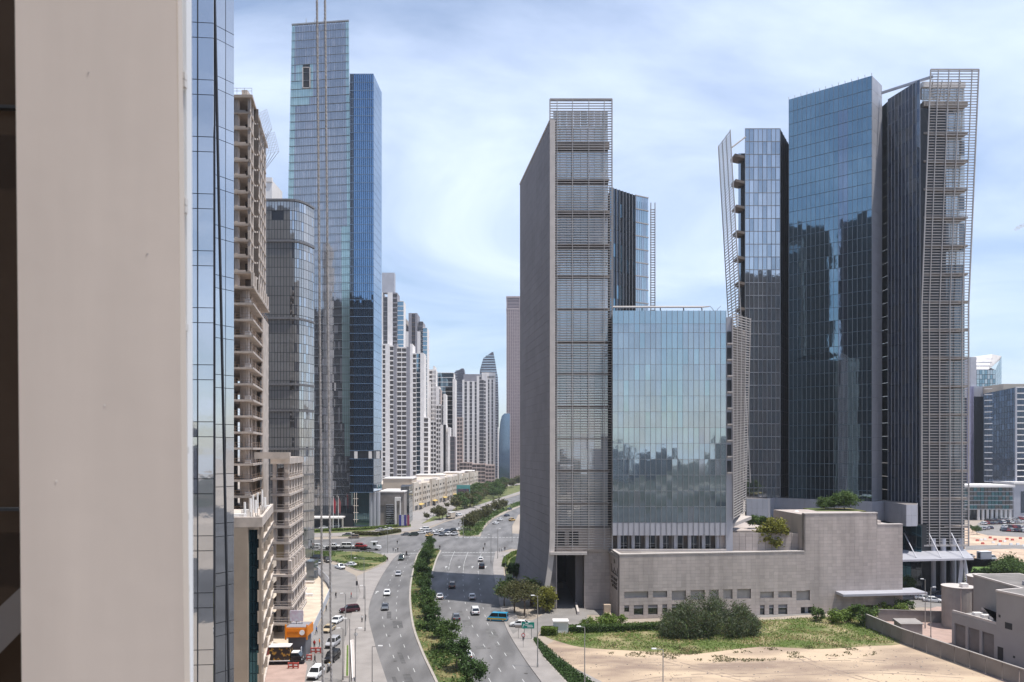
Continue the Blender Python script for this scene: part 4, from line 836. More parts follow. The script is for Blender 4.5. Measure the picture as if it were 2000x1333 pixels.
# terraces behind the right screen
yG = 214.5; x0, x1 = X(1800, yG), X(1884, yG)
c = [V((x0, yG, 14)), V((x1, yG, 14)), V((x0, yG, Z(170, yG))), V((x1, yG, Z(170, yG)))]
facade(th, c, lin(0, 1, 8), lin(0, 1, 33), [g_dull, g_scr], gap=0.1, out=0.06, pick=lambda u, v, i, j: 1 if v > .62 and random.random() < .8 else 0, stuffname='terrace_glazing')
for k in range(16):
    z = Z(206, 212) - k * 8.05
    if z < 16: break
    MB().box((x0 - .5, 212.4, z), (X(1888, 213), yG - .1, z + (.6 if k else 1.4))).build('terrace_beam', beam_brown, th)
    if k < 3: MB().box((x0 - .4, yG - .3, z - 1.2), (x0 + 4, yG - .2, z)).build('recess_shade', dark, th)  # dark strips again paint the shade of the top terraces
MB().box((x0, 214, Z(170, 214)), (x1, 222, Z(160, 214))).build('plant_room', white_r, th)
# right screen: straight below, leaning outwards above
zk = Z(600, 211); zt2 = Z(137, 211); zb2 = Z(1066, 211); ds = 211.0
def sx(z, side): t = max(0, (z - zk) / (zt2 - zk)); return X((1799.5 + 17.5 * t) if side == 0 else (1891 + 20 * t), ds)
ns2 = 172
for k in range(ns2):
    z = zb2 + (zt2 - zb2) * (k + .5) / ns2; MB().box((sx(z, 0), ds - .12, z - .085), (sx(z, 1), ds + .12, z + .085)).build('slat', slatm, th)
for f in (0, .16, .38, .6, .86, 1):
    for za_, zb_ in ((zb2, zk), (zk, zt2)):
        p = V((sx(za_, 0) * (1 - f) + sx(za_, 1) * f, ds - .2, za_)); q = V((sx(zb_, 0) * (1 - f) + sx(zb_, 1) * f, ds - .2, zb_)); MB().bar(p, q, .3 if f in (0, 1) else .18, .3, up=(0, 1, 0)).build('screen_post', slatm, th)
MB().bar((sx(zt2, 0), ds - .2, zt2), (sx(zt2, 1), ds - .2, zt2), .35, .35).build('screen_rail', slatm, th); MB().bar((sx(zb2, 0), ds - .2, zb2), (sx(zb2, 1), ds - .2, zb2), .3, .4).build('screen_rail', slatm, th)
for k in range(4): z = zt2 - 3 - k * .01; MB().bar((X(1822 + 18 * k, ds), ds, z), (X(1815 + 18 * k, 215), 215, z - 5), .2).build('screen_brace', slatm, th)
# left screen, parallel to the flank
c = [pt(1441, 905, 240), pt(1466, 905, 228), pt(1403, 286, 240), pt(1426, 254, 228)]
c = [V(q) for q in c]; c[0].z = c[1].z = 30.0; c[2].z = c[3].z = Z(254, 228)
for k in range(120): v = (k + .5) / 120; MB().bar(quadpt(c, 0, v), quadpt(c, 1, v), .2, .24).build('slat', slatm, th)
for u in (0, .33, .66, 1): MB().bar(quadpt(c, u, 0), quadpt(c, u, 1), .3 if u in (0, 1) else .16, .25, up=(1, 0, 0)).build('screen_post', slatm, th)
for k in range(13):
    z = Z(300, 232) - k * 8.05
    if z < 30: break
    xl = quadpt(c, .5, (z - c[0].z) / (c[2].z - c[0].z)).x * .55 + X(1455, 236) * .45; xr_ = X(1455.5, 236); MB().hexa([(xl, 234, z), (xr_, 236, z), (xr_, 241, z), (xl, 239, z)], [(xl, 234, z + .8), (xr_, 236, z + .8), (xr_, 241, z + .8), (xl, 239, z + .8)]).build('terrace_beam', pm('flank_beam_shaded', (0.15, 0.125, 0.11), .8), th)  # darker copy of the beam brown: shade put into the colour
MB().prism([V3(1442, 238, 0), V3(1455.4, 238, 0), V3(1455.4, 262, 0), V3(1448, 262, 0)], 24, zl_ - 7).build('flank_wall', g_box2, th)
MB().bar(pt(1430, 288, 230), pt(1456, 268, 236), .4).build('roof_strut', slatm, th)
# base band, lobby, canopy, columns
bandp = [V3(1458, 231, 0), V3(1500, 231, 0), V3(1513, 236, 0), V3(1541, 232.5, 0), V3(1703, 217.5, 0), V3(1728, 221, 0), V3(1770, 205, 0), V3(1791, 205.5, 0), V3(1793, 216, 0), V3(1730, 240, 0), V3(1458, 250, 0)]
for a, b in zip(bandp[:8], bandp[1:9]):
    ln = (b - a).length; facade(th, [a + V((0, 0, 19)), b + V((0, 0, 19)), a + V((0, 0, 25)), b + V((0, 0, 25))], lin(0, 1, max(1, round(ln / 1.6))), [0, .5, 1], panel_grey, gap=.04, out=.05, tilt=0, stuffname='band_cladding')
MB().prism(offset_poly(bandp, .05), 19, 24.9).build('base_band', jm, th)
MB().prism([V3(1458, 236, 0), V3(1703, 222, 0), V3(1790, 210, 0), V3(1880, 214, 0), V3(1880, 240, 0), V3(1458, 250, 0)], 0, 19).build('lobby_core', dark, th)
facade(th, [V3(1703, 221.6, .2), V3(1800, 208.6, .2), V3(1703, 221.6, 18.9), V3(1800, 208.6, 18.9)], lin(0, 1, 10), lin(0, 1, 6), [g_petrol, g_dark], gap=.12, out=.05, pick=lambda u, v, i, j: random.choice([0, 0, 1]), stuffname='lobby_glazing')
for px in (1822, 1842, 1862, 1876): MB().tube(V3(px, 211.5, 0), V3(px, 211.5, 15), .75, n=12).build('column', panel_grey, th)
zcan = 10.6
MB().hexa([V3(1763, 196, zcan), V3(1902, 199, zcan), V3(1885, 214, zcan), V3(1763, 214, zcan)], [V3(1763, 196, zcan + .5), V3(1902, 199, zcan + .5), V3(1885, 214, zcan + .9), V3(1763, 214, zcan + .9)]).build('entrance_canopy', panel_grey, th)
for px in (1790, 1838, 1882): MB().bar(V3(px, 199, zcan + .6), V3(px - 24, 211, 16.5), .22).build('stay_rod', panel_grey, th)
MB().hexa([V3(1868, 203, 0), V3(1876, 203, 0), V3(1880, 207, 0), V3(1872, 207, 0)], [V3(1876, 203, zcan), V3(1884, 203, zcan), V3(1886, 207, zcan), V3(1878, 207, zcan)]).build('canopy_pylon', panel_grey, th)
MB().hexa([V3(1892, 203, 0), V3(1896, 203, 0), V3(1898, 206, 0), V3(1894, 206, 0)], [V3(1880, 203, zcan), V3(1884, 203, zcan), V3(1886, 206, zcan), V3(1882, 206, zcan)]).build('canopy_pylon', panel_grey, th)

# ================================================================== FAR RIGHT
th = thing('slanted_tower', 'distant glass tower with a white slanted crown at the right', 'tower', (390, 620, 0))
d = 620.; a, b = X(1897, d), X(1944, d); b2 = X(1956, 640); zt = Z(690, d); zm_ = Z(723, d)
MB().hexa([(a, d, 0), (b, d, 0), (b2, 660, 0), (a, 660, 0)], [(a, d, zm_), (b, d, zm_), (b2, 660, zm_ + 8), (a, 660, zm_ + 8)]).build('core', alu_dark, th)
facade(th, [V((a, d, 0)), V((b, d, 0)), V((a, d, zm_)), V((b, d, zm_))], lin(0, 1, 9), lin(0, 1, 28), [g_box, g_teal, g_box2], gap=.3, out=.1, pick=lambda u, v, i, j: random.choice([0, 1, 1, 2]))
facade(th, [V((b, d, 0)), V((b2, 640, 0)), V((b, d, zm_)), V((b2, 640, zt))], lin(0, 1, 3), lin(0, 1, 28), [g_teal], gap=.3, out=.1)
m = MB(); m.hexa([(a, d - .2, zm_), (X(1930, d), d - .2, zm_), (b2, 640, zm_ + 12), (a, 660, zm_)], [(a, d + 8, zt - 3), (X(1950, d), d + 8, zt), (b2, 640, zt), (a, 660, zt - 3)]); m.build('crown', white_r, th)
for k in range(3): MB().bar((a, d - .4 + 2 * k, zm_ + 3 + 3.3 * k), (X(1936 + 4 * k, d), d - .4 + 2 * k, zm_ + 3 + 3.3 * k), .4).build('crown_groove', panel_grey, th)
th = thing('blue_block', 'dark blue glass slab block with balconies at the right edge', 'building', (300, 450, 0))
d = 450.; zt = Z(757, d)
MB().hexa([(X(1921, 462), 462, 0), (X(1983, d), d, 0), (X(2120, d), d, 0), (X(2120, 500), 500, 0)], [(X(1921, 462), 462, zt - 3), (X(1983, d), d, zt), (X(2120, d), d, zt), (X(2120, 500), 500, zt)]).build('core', alu_dark, th)
facade(th, [V3(1921, 462, 17), V3(1983, d, 17), V3(1921, 462, zt - 3), V3(1983, d, zt)], lin(0, 1, 12), lin(0, 1, 17), [glass('glass_deep_blue', (0.075, 0.105, 0.165), .85, island=.3), g_navy], gap=.2, out=.1, pick=lambda u, v, i, j: int(random.random() < .4))
facade(th, [V3(1984, d, 17), V3(2118, d, 17), V3(1984, d, zt), V3(2118, d, zt)], lin(0, 1, 14), lin(0, 1, 17), [g_navy], gap=.2, out=.1)
for k in range(18): z = 17 + (zt - 17) * k / 17; MB().box((X(1984, d), d - .6, z - .3), (X(2118, d), d + .2, z + .3)).build('floor_band', white_r, th); MB().bar(V3(1922, 461.5, z) + V((0, -.4, 0)), V3(1937, 459.5, z) + V((0, -.6, 0)), 1.2, .5).build('balcony', white_r, th)
MB().box((X(1983, d) - .3, d - .7, 0), (X(1985, d), d, zt)).build('corner_pier', panel_grey, th)
MB().box((X(1960, 460), 460, zt - 2), (X(2060, 460), 480, zt + 3)).build('plant_room', beige_r, th)
th = thing('dark_block', 'narrow black glass block between the louvre screen and the blue slab', 'building', (305, 480, 0))
MB().box((X(1903, 480), 480, 0), (X(1922, 480), 500, Z(775, 480))).build('wall', g_navy, th); MB().box((X(1903, 480) - .2, 479.8, Z(775, 480)), (X(1922, 480), 500, Z(755, 480))).build('parapet', panel_grey, th)
for px in (1896, 1899.5): MB().box((X(px, 478), 478, 0), (X(px + 2, 478), 482, Z(755, 478))).build('fin', pm('lilac_panel', (0.30, 0.29, 0.42), .5), th)
MB().box((X(1885, 490), 484, 0), (X(1896, 490), 500, Z(700, 490))).build('wing', panel_grey, th)
th = thing('podium_pavilion', 'low green glass building on slender columns behind the car park', 'building', (280, 430, 0))
d = 424.; za, zb_, zc_ = 0, Z(995, d), Z(952, d)
MB().box((X(1880, d), d + .3, zb_), (X(1978, d), 445, zc_)).build('core', alu_dark, th)
facade(th, [V3(1880, d, zb_), V3(1978, d, zb_), V3(1880, d, zc_), V3(1978, d, zc_)], lin(0, 1, 14), lin(0, 1, 5), [g_petrol, g_dark], gap=.25, out=.08, pick=lambda u, v, i, j: random.choice([0, 1]))
for k in range(6): z = zb_ + (zc_ - zb_) * k / 5; MB().box((X(1880, d), d - .3, z - .15), (X(1979, d), d + .1, z + .15)).build('louvre_band', panel_grey, th)
MB().box((X(1878, d), d - 1.4, zc_), (X(1980, d), 446, zc_ + 1.2)).build('roof_edge', white_r, th)
for k in range(8): MB().tube(V3(1911 + 8.8 * k, d + 1, 0), V3(1911 + 8.8 * k, d + 1, zb_), .75, n=10).build('column', white_r, th)
MB().box((X(1885, 432), 432, 0), (X(1976, 432), 445, zb_)).build('back_wall', g_dull, th)
th = thing('side_building', 'pale grey low building beside the columned pavilion at the right edge', 'building', (300, 440, 0))
MB().box((X(1980, 440), 440, 0), (X(2090, 440), 460, Z(946, 440))).build('wall', panel_grey, th); MB().box((X(1994, 440), 439.8, 3), (X(2030, 440), 440, Z(960, 440))).build('window', g_navy, th); MB().box((X(1978, 440), 439, Z(946, 440)), (X(2092, 440), 461, Z(942, 440))).build('roof', white_r, th)
th = thing('tower_crane', 'tip of a distant white crane jib at the right edge', 'crane', (480, 500, 0))
a, b = pt(1983, 451, 480), pt(2100, 395, 480); m = MB()
for o_ in (V((0, 0, 0)), V((0, 0, 2.0)), V((0, 1.5, 1))): m.bar(a + o_, b + o_, .3)
for k in range(16): m.bar(a.lerp(b, k / 16), a.lerp(b, (k + .5) / 16) + V((0, 0, 2)), .18); m.bar(a.lerp(b, (k + .5) / 16) + V((0, 0, 2)), a.lerp(b, (k + 1) / 16), .18)
m.build('jib', white_p, th); m = MB(); m.bar((b.x, 480, 0), (b.x, 480, b.z + 6), 1.6); m.build('mast', white_p, th)

# ================================================================== COMPOUND AT LOWER RIGHT
th = thing('boundary_wall', 'long grey block boundary wall between the sand lot and the compound', 'wall', (82, 145, 0))
wpts = [V((X(1690, 168), 168, 0)), V((X(1761, 154), 154, 0)), V((85.6, 129.5, 0)), V((92, 100, 0))]
cm = pm('block_wall', (0.235, 0.215, 0.205), .9, var=.12, scale=.3, island=.05)
for a, b in zip(wpts[:-1], wpts[1:]):
    k = round((b - a).length / 3.4); 
    for i in range(k):
        p, q = a.lerp(b, i / k), a.lerp(b, (i + 1) / k - .008); MB().slab(p, q, q + V((0, 0, 2.9)), p + V((0, 0, 2.9)), .22).build('wall_panel', cm, th)
    MB().bar(a + V((.1, .05, 2.98)), b + V((.1, .05, 2.98)), .4, .16).build('coping', pm('coping_grey', (0.36, 0.33, 0.31), .85), th)
th = thing('service_building', 'grey flat-roofed service building with three roller shutters inside the compound', 'building', (98, 145, 0))
sb0, sb1, sb2 = V((X(1859, 153), 153, 0)), V((X(1946, 142), 142, 0)), V((98.5, 118, 0)); sd_ = (sb1 - sb0).normalized(); sn = V((sd_.y, -sd_.x, 0)); gm = pm('service_wall', (0.33, 0.315, 0.31), .85, var=.05, scale=.3); SL = (sb1 - sb0).length
zlow, zhi = 6.6, 13.0
MB().prism([sb0 - sn * .5, sb1 - sn * .5, sb1 + V((6, 2, 0)), sb0 + V((8, 2.5, 0))], 0, zlow - .4).build('low_wing', gm, th)
m = MB(); sh = []
for k in range(3): sh.append((SL * (.06 + .315 * k), SL * (.06 + .315 * k) + SL * .26))
cuts = [0] + [x for s in sh for x in s] + [SL]
for i in range(0, len(cuts), 2): a, b = sb0 + sd_ * cuts[i], sb0 + sd_ * cuts[i+1]; m.slab(a, b, b + V((0, 0, 4.6)), a + V((0, 0, 4.6)), .48)
m.slab(sb0 + V((0, 0, 4.6)), sb1 + V((0, 0, 4.6)), sb1 + V((0, 0, zlow)), sb0 + V((0, 0, zlow)), .48); m.build('wall', gm, th)
for s in sh:
    for j in range(15): a, b = sb0 + sd_ * s[0] - sn * .3, sb0 + sd_ * s[1] - sn * .3; MB().slab(a + V((0, 0, j * .305)), b + V((0, 0, j * .305)), b + V((0, 0, j * .305 + .29)), a + V((0, 0, j * .305 + .29)), .04).build('shutter_slat', pm('shutter', (0.16, 0.15, 0.15), .5, var=.1), th)
m = MB(); m.prism([sb0 - sn * .1, sb1 - sn * .1, sb1 + V((6, 2, 0)), sb0 + V((8, 2.5, 0)), sb0 + V((7.6, 2.4, 0)), sb1 + V((5.6, 1.8, 0)), sb1 - sn * .45, sb0 - sn * .45], zlow, zlow + .5); m.build('parapet', stone_edge, th)
for k, (px, d) in enumerate(((1905, 151), (1922, 149), (1940, 147))): MB().box((X(px, d), d, zlow - .4), (X(px, d) + 1.6, d + 1.2, zlow + .3)).build('roof_unit', white_r, th)
MB().prism([sb1, sb2, V((110, 118, 0)), V((110, 161, 0)), V3(1901, 160, 0), sb1 + V((6.2, 2, 0))], 0, zhi).build('high_wing', gm, th)
MB().prism(offset_poly([sb1, sb2, V((110, 118, 0)), V((110, 161, 0)), V3(1901, 160, 0), sb1 + V((6.2, 2, 0))], -.12), zhi, zhi + .35).build('roof_edge', stone_edge, th)
MB().prism(offset_poly([sb1, sb2, V((110, 118, 0)), V((110, 161, 0)), V3(1901, 160, 0), sb1 + V((6.2, 2, 0))], .35), zhi + .3, zhi + .358).build('roof_membrane', pm('roof_membrane', (0.19, 0.175, 0.165), .9, var=.2, scale=.3), th)
e_ = (sb2 - sb1).normalized(); en_ = V((e_.y, -e_.x, 0))
for (s, z0, z1, wd_) in ((1.9, 6.4, 7.6, 1.5), (.3, 0.2, 2.6, 1.2), (3.6, 1.3, 1.7, .4), (.5, 8.2, 8.7, .4)): a, b = sb1 + e_ * s + en_ * .04, sb1 + e_ * (s + wd_) + en_ * .04; MB().slab(a + V((0, 0, z0)), b + V((0, 0, z0)), b + V((0, 0, z1)), a + V((0, 0, z1)), .12).build('vent', dark, th)
for (x_, y_, s_) in ((103, 128, 1.4), (106, 140, 1.8), (101, 146, 1.0), (106, 152, 1.4), (104, 133, .8)): MB().box((x_, y_, zhi + .36), (x_ + s_, y_ + s_, zhi + .36 + s_ * .8)).box((x_ + .1, y_ - .08, zhi + .5), (x_ + s_ - .1, y_, zhi + .3 + s_ * .7)).build('roof_unit', [grey_r, panel_grey][int(x_) % 2], th)
for k, (px, d, r, h) in enumerate(((1871, 168, 3.25, 9.2), (1929, 176, 4.2, 10.0))):
    t = thing('storage_tank', ['round concrete tank with small roof hatch left of the service building', 'round pale tank roof behind the service building'][k], 'tank', (X(px, d), d, 0)); x = X(px, d)
    MB().tube((x, d, 0), (x, d, h), r, n=28).build('shell', pm('tank_wall', (0.36, 0.325, 0.305), .85, var=.08), t); MB().tube((x, d, h), (x, d, h + .15), r + .15, n=28).build('roof', stone_edge, t); MB().box((x - .3, d - r * .7, h + .15), (x + 1.0, d - r * .3, h + 1.0)).build('hatch', white_r, t)
    for s in (-.35, .55): MB().box((x + s * r - .12, d - r * .93 - .05, 0), (x + s * r + .12, d - r * .8 - .05, h)).build('pipe', pink_r, t)
o = MB(); a = V3(1760, 160, 0)
o.box((a.x, a.y, 0), (a.x + 4.6, a.y + 3, 2.5)).hexa([(a.x - .2, a.y - .2, 2.5), (a.x + 4.8, a.y - .2, 2.5), (a.x + 4.8, a.y + 3.2, 2.5), (a.x - .2, a.y + 3.2, 2.5)], [(a.x - .2, a.y - .2, 2.65), (a.x + 4.8, a.y - .2, 2.65), (a.x + 4.8, a.y + 3.2, 3.1), (a.x - .2, a.y + 3.2, 3.1)])
tag(o.build('substation_kiosk', pm('kiosk_grey', (0.30, 0.275, 0.26), .8)), 'small grey kiosk just behind the compound wall', 'kiosk')
tag(MB().slab(V3(1716, 174, 0), V3(1850, 172, 0), V3(1850, 172, 2.6), V3(1716, 174, 2.6), .25).bar(V3(1716, 174.1, 2.65), V3(1850, 172.1, 2.65), .4, .14).build('back_wall', cm), 'low grey wall at the rear of the compound yard', 'wall')
# ================================================================== FAR CENTRE
far_win = pm('far_window', (0.12, 0.108, 0.105), .35, var=.45, scale=.9, thr=(.4, .6)); far_dark = pm('far_window_dark', (0.085, 0.085, 0.095), .3, var=.3, scale=.5)
def flats(name, label, d, strips, fh=4.6, depth=24, cat='tower', base=0.0, g=None):
    """apartment tower from vertical strips (px0, px1, kind, top pixel row): real recesses between piers, slabs and bands"""
    a0, a1 = X(min(s[0] for s in strips), d), X(max(s[1] for s in strips), d); t = thing(name, label, cat, ((a0 + a1) / 2, d + depth / 2, 0), g)
    for s in strips:
        p0, p1, kind, top = s[:4]; wall = s[4] if len(s) > 4 else white_r
        x0, x1, zt = X(p0, d), X(p1, d), Z(top, d); nfl = int((zt - base) / fh)
        MB().box((x0 + .05, d + 1.2, base), (x1 - .05, d + depth, zt - .2)).build('core', wall, t)
        if kind in 'wx': MB().box((x0, d - (.5 if kind == 'w' else -.4), base), (x1, d + 1.2, zt)).build('pier', wall, t); continue
        back = {'b': far_win, 'g': g_teal, 'd': far_dark, 'p': far_win, 'h': far_win}[kind]
        MB().box((x0 + .02, d + .95, base), (x1 - .02, d + 1.18, zt - .3)).build('window_wall', back, t)
        m = MB(); np_ = {'b': max(1, round((x1 - x0) / 5)), 'p': max(1, round((x1 - x0) / 3.2)), 'h': 1, 'g': 1, 'd': max(1, round((x1 - x0) / 4))}[kind]
        for k in range(nfl + 1):
            z = zt - k * fh
            if kind == 'b': m.box((x0, d - .4, z - 1.25), (x1, d + .9, z - 1.0)); m.box((x0, d - .4, z - 1.0), (x1, d - .25, z - .05))
            elif kind == 'p': m.box((x0, d + .1, z - 1.7), (x1, d + .93, z))
            elif kind == 'h': m.box((x0, d - .1, z - 1.1), (x1, d + .93, z))
            else: m.box((x0, d + .5, z - .55), (x1, d + .93, z))
        if kind in 'bp':
            for q in range(np_ + 1): x = x0 + (x1 - x0) * q / np_; m.box((x - .25 if q else x0, d - .38, base), (x + .25 if q < np_ else x1, d + .92, zt))
        m.build({'b': 'balconies', 'p': 'wall_grid', 'h': 'floor_bands', 'g': 'floor_bands', 'd': 'floor_bands'}[kind], wall, t, stuff=True)
    return t
flats('apartment_tower', 'tall white residential tower with balcony columns right of the blue tower', 700, [
    (738, 747, 'w', 672), (747, 753, 'b', 672), (753, 761, 'w', 672), (761, 769, 'b', 675), (769, 775, 'w', 672, grey_r), (775, 794, 'b', 678), (794, 801, 'w', 678, grey_r), (801, 806, 'w', 672), (806, 813, 'b', 690), (813, 821, 'g', 690), (821, 828, 'w', 690),
    (828, 836, 'h', 815)], depth=20)
t = flats('apartment_tower', 'upper stage of the white residential tower with a grey lift box on top', 712, [(744, 748, 'w', 572), (748, 757, 'd', 580, grey_r), (757, 767, 'w', 572), (767, 776, 'b', 572, grey_r), (776, 788, 'g', 588)], depth=16)
MB().box((X(746, 712), 712, Z(572, 712)), (X(770, 712), 720, Z(533, 712))).build('lift_box', panel_grey, t)
flats('apartment_tower', 'grey stepped residential tower with brown crown behind the white one', 770, [(786, 793, 'g', 622), (793, 798, 'w', 648), (798, 804, 'w', 612, grey_r), (804, 811, 'd', 612, pm('brown_clad', (0.24, 0.16, 0.12), .7)), (811, 815, 'w', 612, grey_r), (815, 821, 'w', 648), (817, 826, 'd', 628, grey_r), (825, 834, 'g', 640)], depth=22)
flats('apartment_tower', 'slim glass and white residential tower left of the green office tower', 790, [(822, 826, 'w', 735), (826, 838, 'g', 735), (838, 842, 'w', 745), (838, 851, 'p', 722), (846, 849, 'x', 715), (851, 858, 'w', 755), (845, 860, 'd', 760, pink_r)], depth=20)
flats('green_office_tower', 'green and blue glass office tower with pale frame in the far centre', 830, [(851, 886, 'g', 728), (884, 889, 'w', 740), (870, 884, 'd', 755)], fh=5.2, depth=24)
flats('apartment_tower', 'low white stepped residential tower with dark glass strip', 760, [(841, 852, 'p', 822), (852, 862, 'p', 790), (860, 872, 'w', 830), (862, 874, 'd', 850, grey_r), (874, 879, 'w', 835), (879, 888, 'd', 853, pm('mauve_clad', (0.22, 0.17, 0.18), .7)), (866, 871, 'w', 770)], depth=18)
flats('apartment_tower', 'pinkish residential tower left of the big white far tower', 900, [(887, 903, 'p', 815, pink_r)], depth=20)
t = flats('white_far_tower', 'white far tower with vertical stripes and lettering near its top', 960, [(903, 907, 'w', 742), (907, 912, 'd', 745), (912, 917, 'w', 745), (917, 922, 'd', 745), (922, 927, 'w', 745), (927, 931, 'd', 745), (931, 936, 'w', 735), (936, 940, 'd', 735), (940, 945, 'd', 742), (945, 949, 'b', 742), (949, 953, 'w', 729), (953, 956, 'd', 740), (956, 960, 'w', 738), (960, 963, 'd', 740), (963, 967, 'w', 729)], depth=26)
MB().box((X(941, 960), 960.2, Z(742, 960)), (X(967, 960), 985, Z(728, 960))).build('crown', white_r, t); MB().box((X(905, 960), 961, Z(745, 960)), (X(941, 960), 985, Z(731, 960))).build('crown', grey_r, t)
l_ = MB()
for k in range(5): x = X(952.5 + 2.8 * k, 960); l_.box((x, 959.3, Z(739, 960)), (x + .45, 959.5, Z(735, 960))); l_.box((x + .45, 959.3, Z(735.8, 960)), (x + 1.1, 959.5, Z(735, 960))); l_.box((x + .8, 959.3, Z(739, 960)), (x + 1.15, 959.5, Z(735.8, 960)))
l_.build('sign_lettering', dark, t)
def spire(name, label, d, px0, px1, prof, g=None):
    t = thing(name, label, 'tower', (X((px0 + px1) / 2, d), d + 12, 0), g); xs = X(px0, d), X(px1, d)
    secs = []
    for (py, l, r) in prof: z = Z(py, d); secs.append([(X(l, d), d, z), (X(r, d), d, z), (X(r, d), d + 24, z), (X(l, d), d + 24, z)])
    secs = [[(p[0], p[1], 0) for p in secs[0]]] + secs
    MB().loft(secs).build('body', pm('slate_clad', (0.13, 0.125, 0.16), .45, var=.1, scale=.1), t)
    zb, zt = 0, Z(prof[-1][0], d); m = MB()
    for k in range(int(zt / 3.6)):
        z = 3.6 * k; py = HY - (z - H) * F / d; l, r = None, None
        for q in range(len(prof) - 1):
            if prof[q][0] >= py >= prof[q+1][0]: f = (prof[q][0] - py) / (prof[q][0] - prof[q+1][0]); l = prof[q][1] + f * (prof[q+1][1] - prof[q][1]); r = prof[q][2] + f * (prof[q+1][2] - prof[q][2])
        if l is None: l, r = prof[0][1:] if py > prof[0][0] else prof[-1][1:]
        m.box((X(l, d) + .2, d - .3, z), (X(r, d) - .2, d + .1, z + 1.6))
    m.build('window_bands', g_box2, t, stuff=True); return t
spire('pointed_tower', 'taller dark tower with slanted top behind the white striped tower', 1050, 936, 972, [(790, 934, 973.5), (735, 937, 972), (725, 937, 970), (712, 940.5, 968), (700, 944, 966), (688, 961, 963.5)])
spire('pointed_tower', 'lower dark tower with slanted top left of the white striped tower', 980, 883, 907, [(800, 883, 907), (740, 884, 907), (727, 888, 906.5), (720, 902, 905.5)])
th = thing('pink_tower', 'tall lavender brown tower with fine vertical ribs beside the dark stone wall', 'tower', (0, 960, 0))
d = 950.; MB().box((X(989, d), d, 0), (X(1045, d), d + 30, Z(581, d))).build('core', pm('rib_back', (0.22, 0.185, 0.20), .6), th)
for k in range(15): px = 989 + 3.6 * k; MB().box((X(px, d), d - .7, 0), (X(px + 1.8, d), d - .02, Z(604 if k % 7 else 582, d))).build('rib', pm('rib_rose', (0.44, 0.36, 0.36), .6), th)
for py in (580, 603): MB().box((X(988.5, d), d - .9, Z(py + 2, d)), (X(1045, d), d + 30.2, Z(py, d) + .2)).build('band', pm('rib_rose', (0.44, 0.36, 0.36), .6), th)
m = MB()
for k in range(60): m.box((X(989.2, d), d - .35, 4 * k), (X(1045, d), d - .05, 4 * k + 1.2))
m.build('floor_bands', pm('rib_back2', (0.33, 0.27, 0.28), .6), th, stuff=True)
th = thing('curved_blue_tower', 'curved blue glass tower glimpsed left of the ribbed tower', 'tower', (-20, 900, 0)); d = 900.
prof = [(930, 973.5), (880, 974), (845, 975), (825, 977), (813, 980), (808, 985)]
secs = [[(X(l, d), d, max(0, Z(py, d))), (X(996, d), d, max(0, Z(py, d))), (X(996, d), d + 25, max(0, Z(py, d))), (X(l, d), d + 25, max(0, Z(py, d)))] for py, l in prof]; secs[0] = [(p[0], p[1], 0) for p in secs[0]]
MB().loft(secs).build('glass_skin', glass('glass_sky', (0.22, 0.32, 0.45), .8, rough=.08), th); MB().box((X(972, d), d - .5, 0), (X(974, d), d + 2, Z(835, d))).build('edge_fin', white_r, th)
# terrace flats under the white tower
flats('apartment_block', 'low pinkish block of flats with round balconies below the white striped tower', 880, [(889, 897, 'p', 905, pink_r), (897, 912, 'b', 903, pink_r), (912, 922, 'p', 903, pink_r), (922, 948, 'b', 906, pink_r), (948, 966, 'p', 908, pink_r)], fh=4.3, depth=20, cat='building')
th = thing('distant_block', 'hazy grey distant building over the trees beside the dark stone wall', 'building', (-10, 1000, 0))
MB().box((X(985, 1000), 1000, 0), (X(1020, 1000), 1030, Z(905, 1000))).box((X(996, 990), 990, 0), (X(1004, 990), 999, Z(898, 990))).build('wall', pm('far_grey', (0.24, 0.22, 0.25), .8), th); MB().box((X(972, 1010), 1010, 0), (X(986, 1010), 1030, Z(903, 1010))).build('roof_slab', white_r, th)
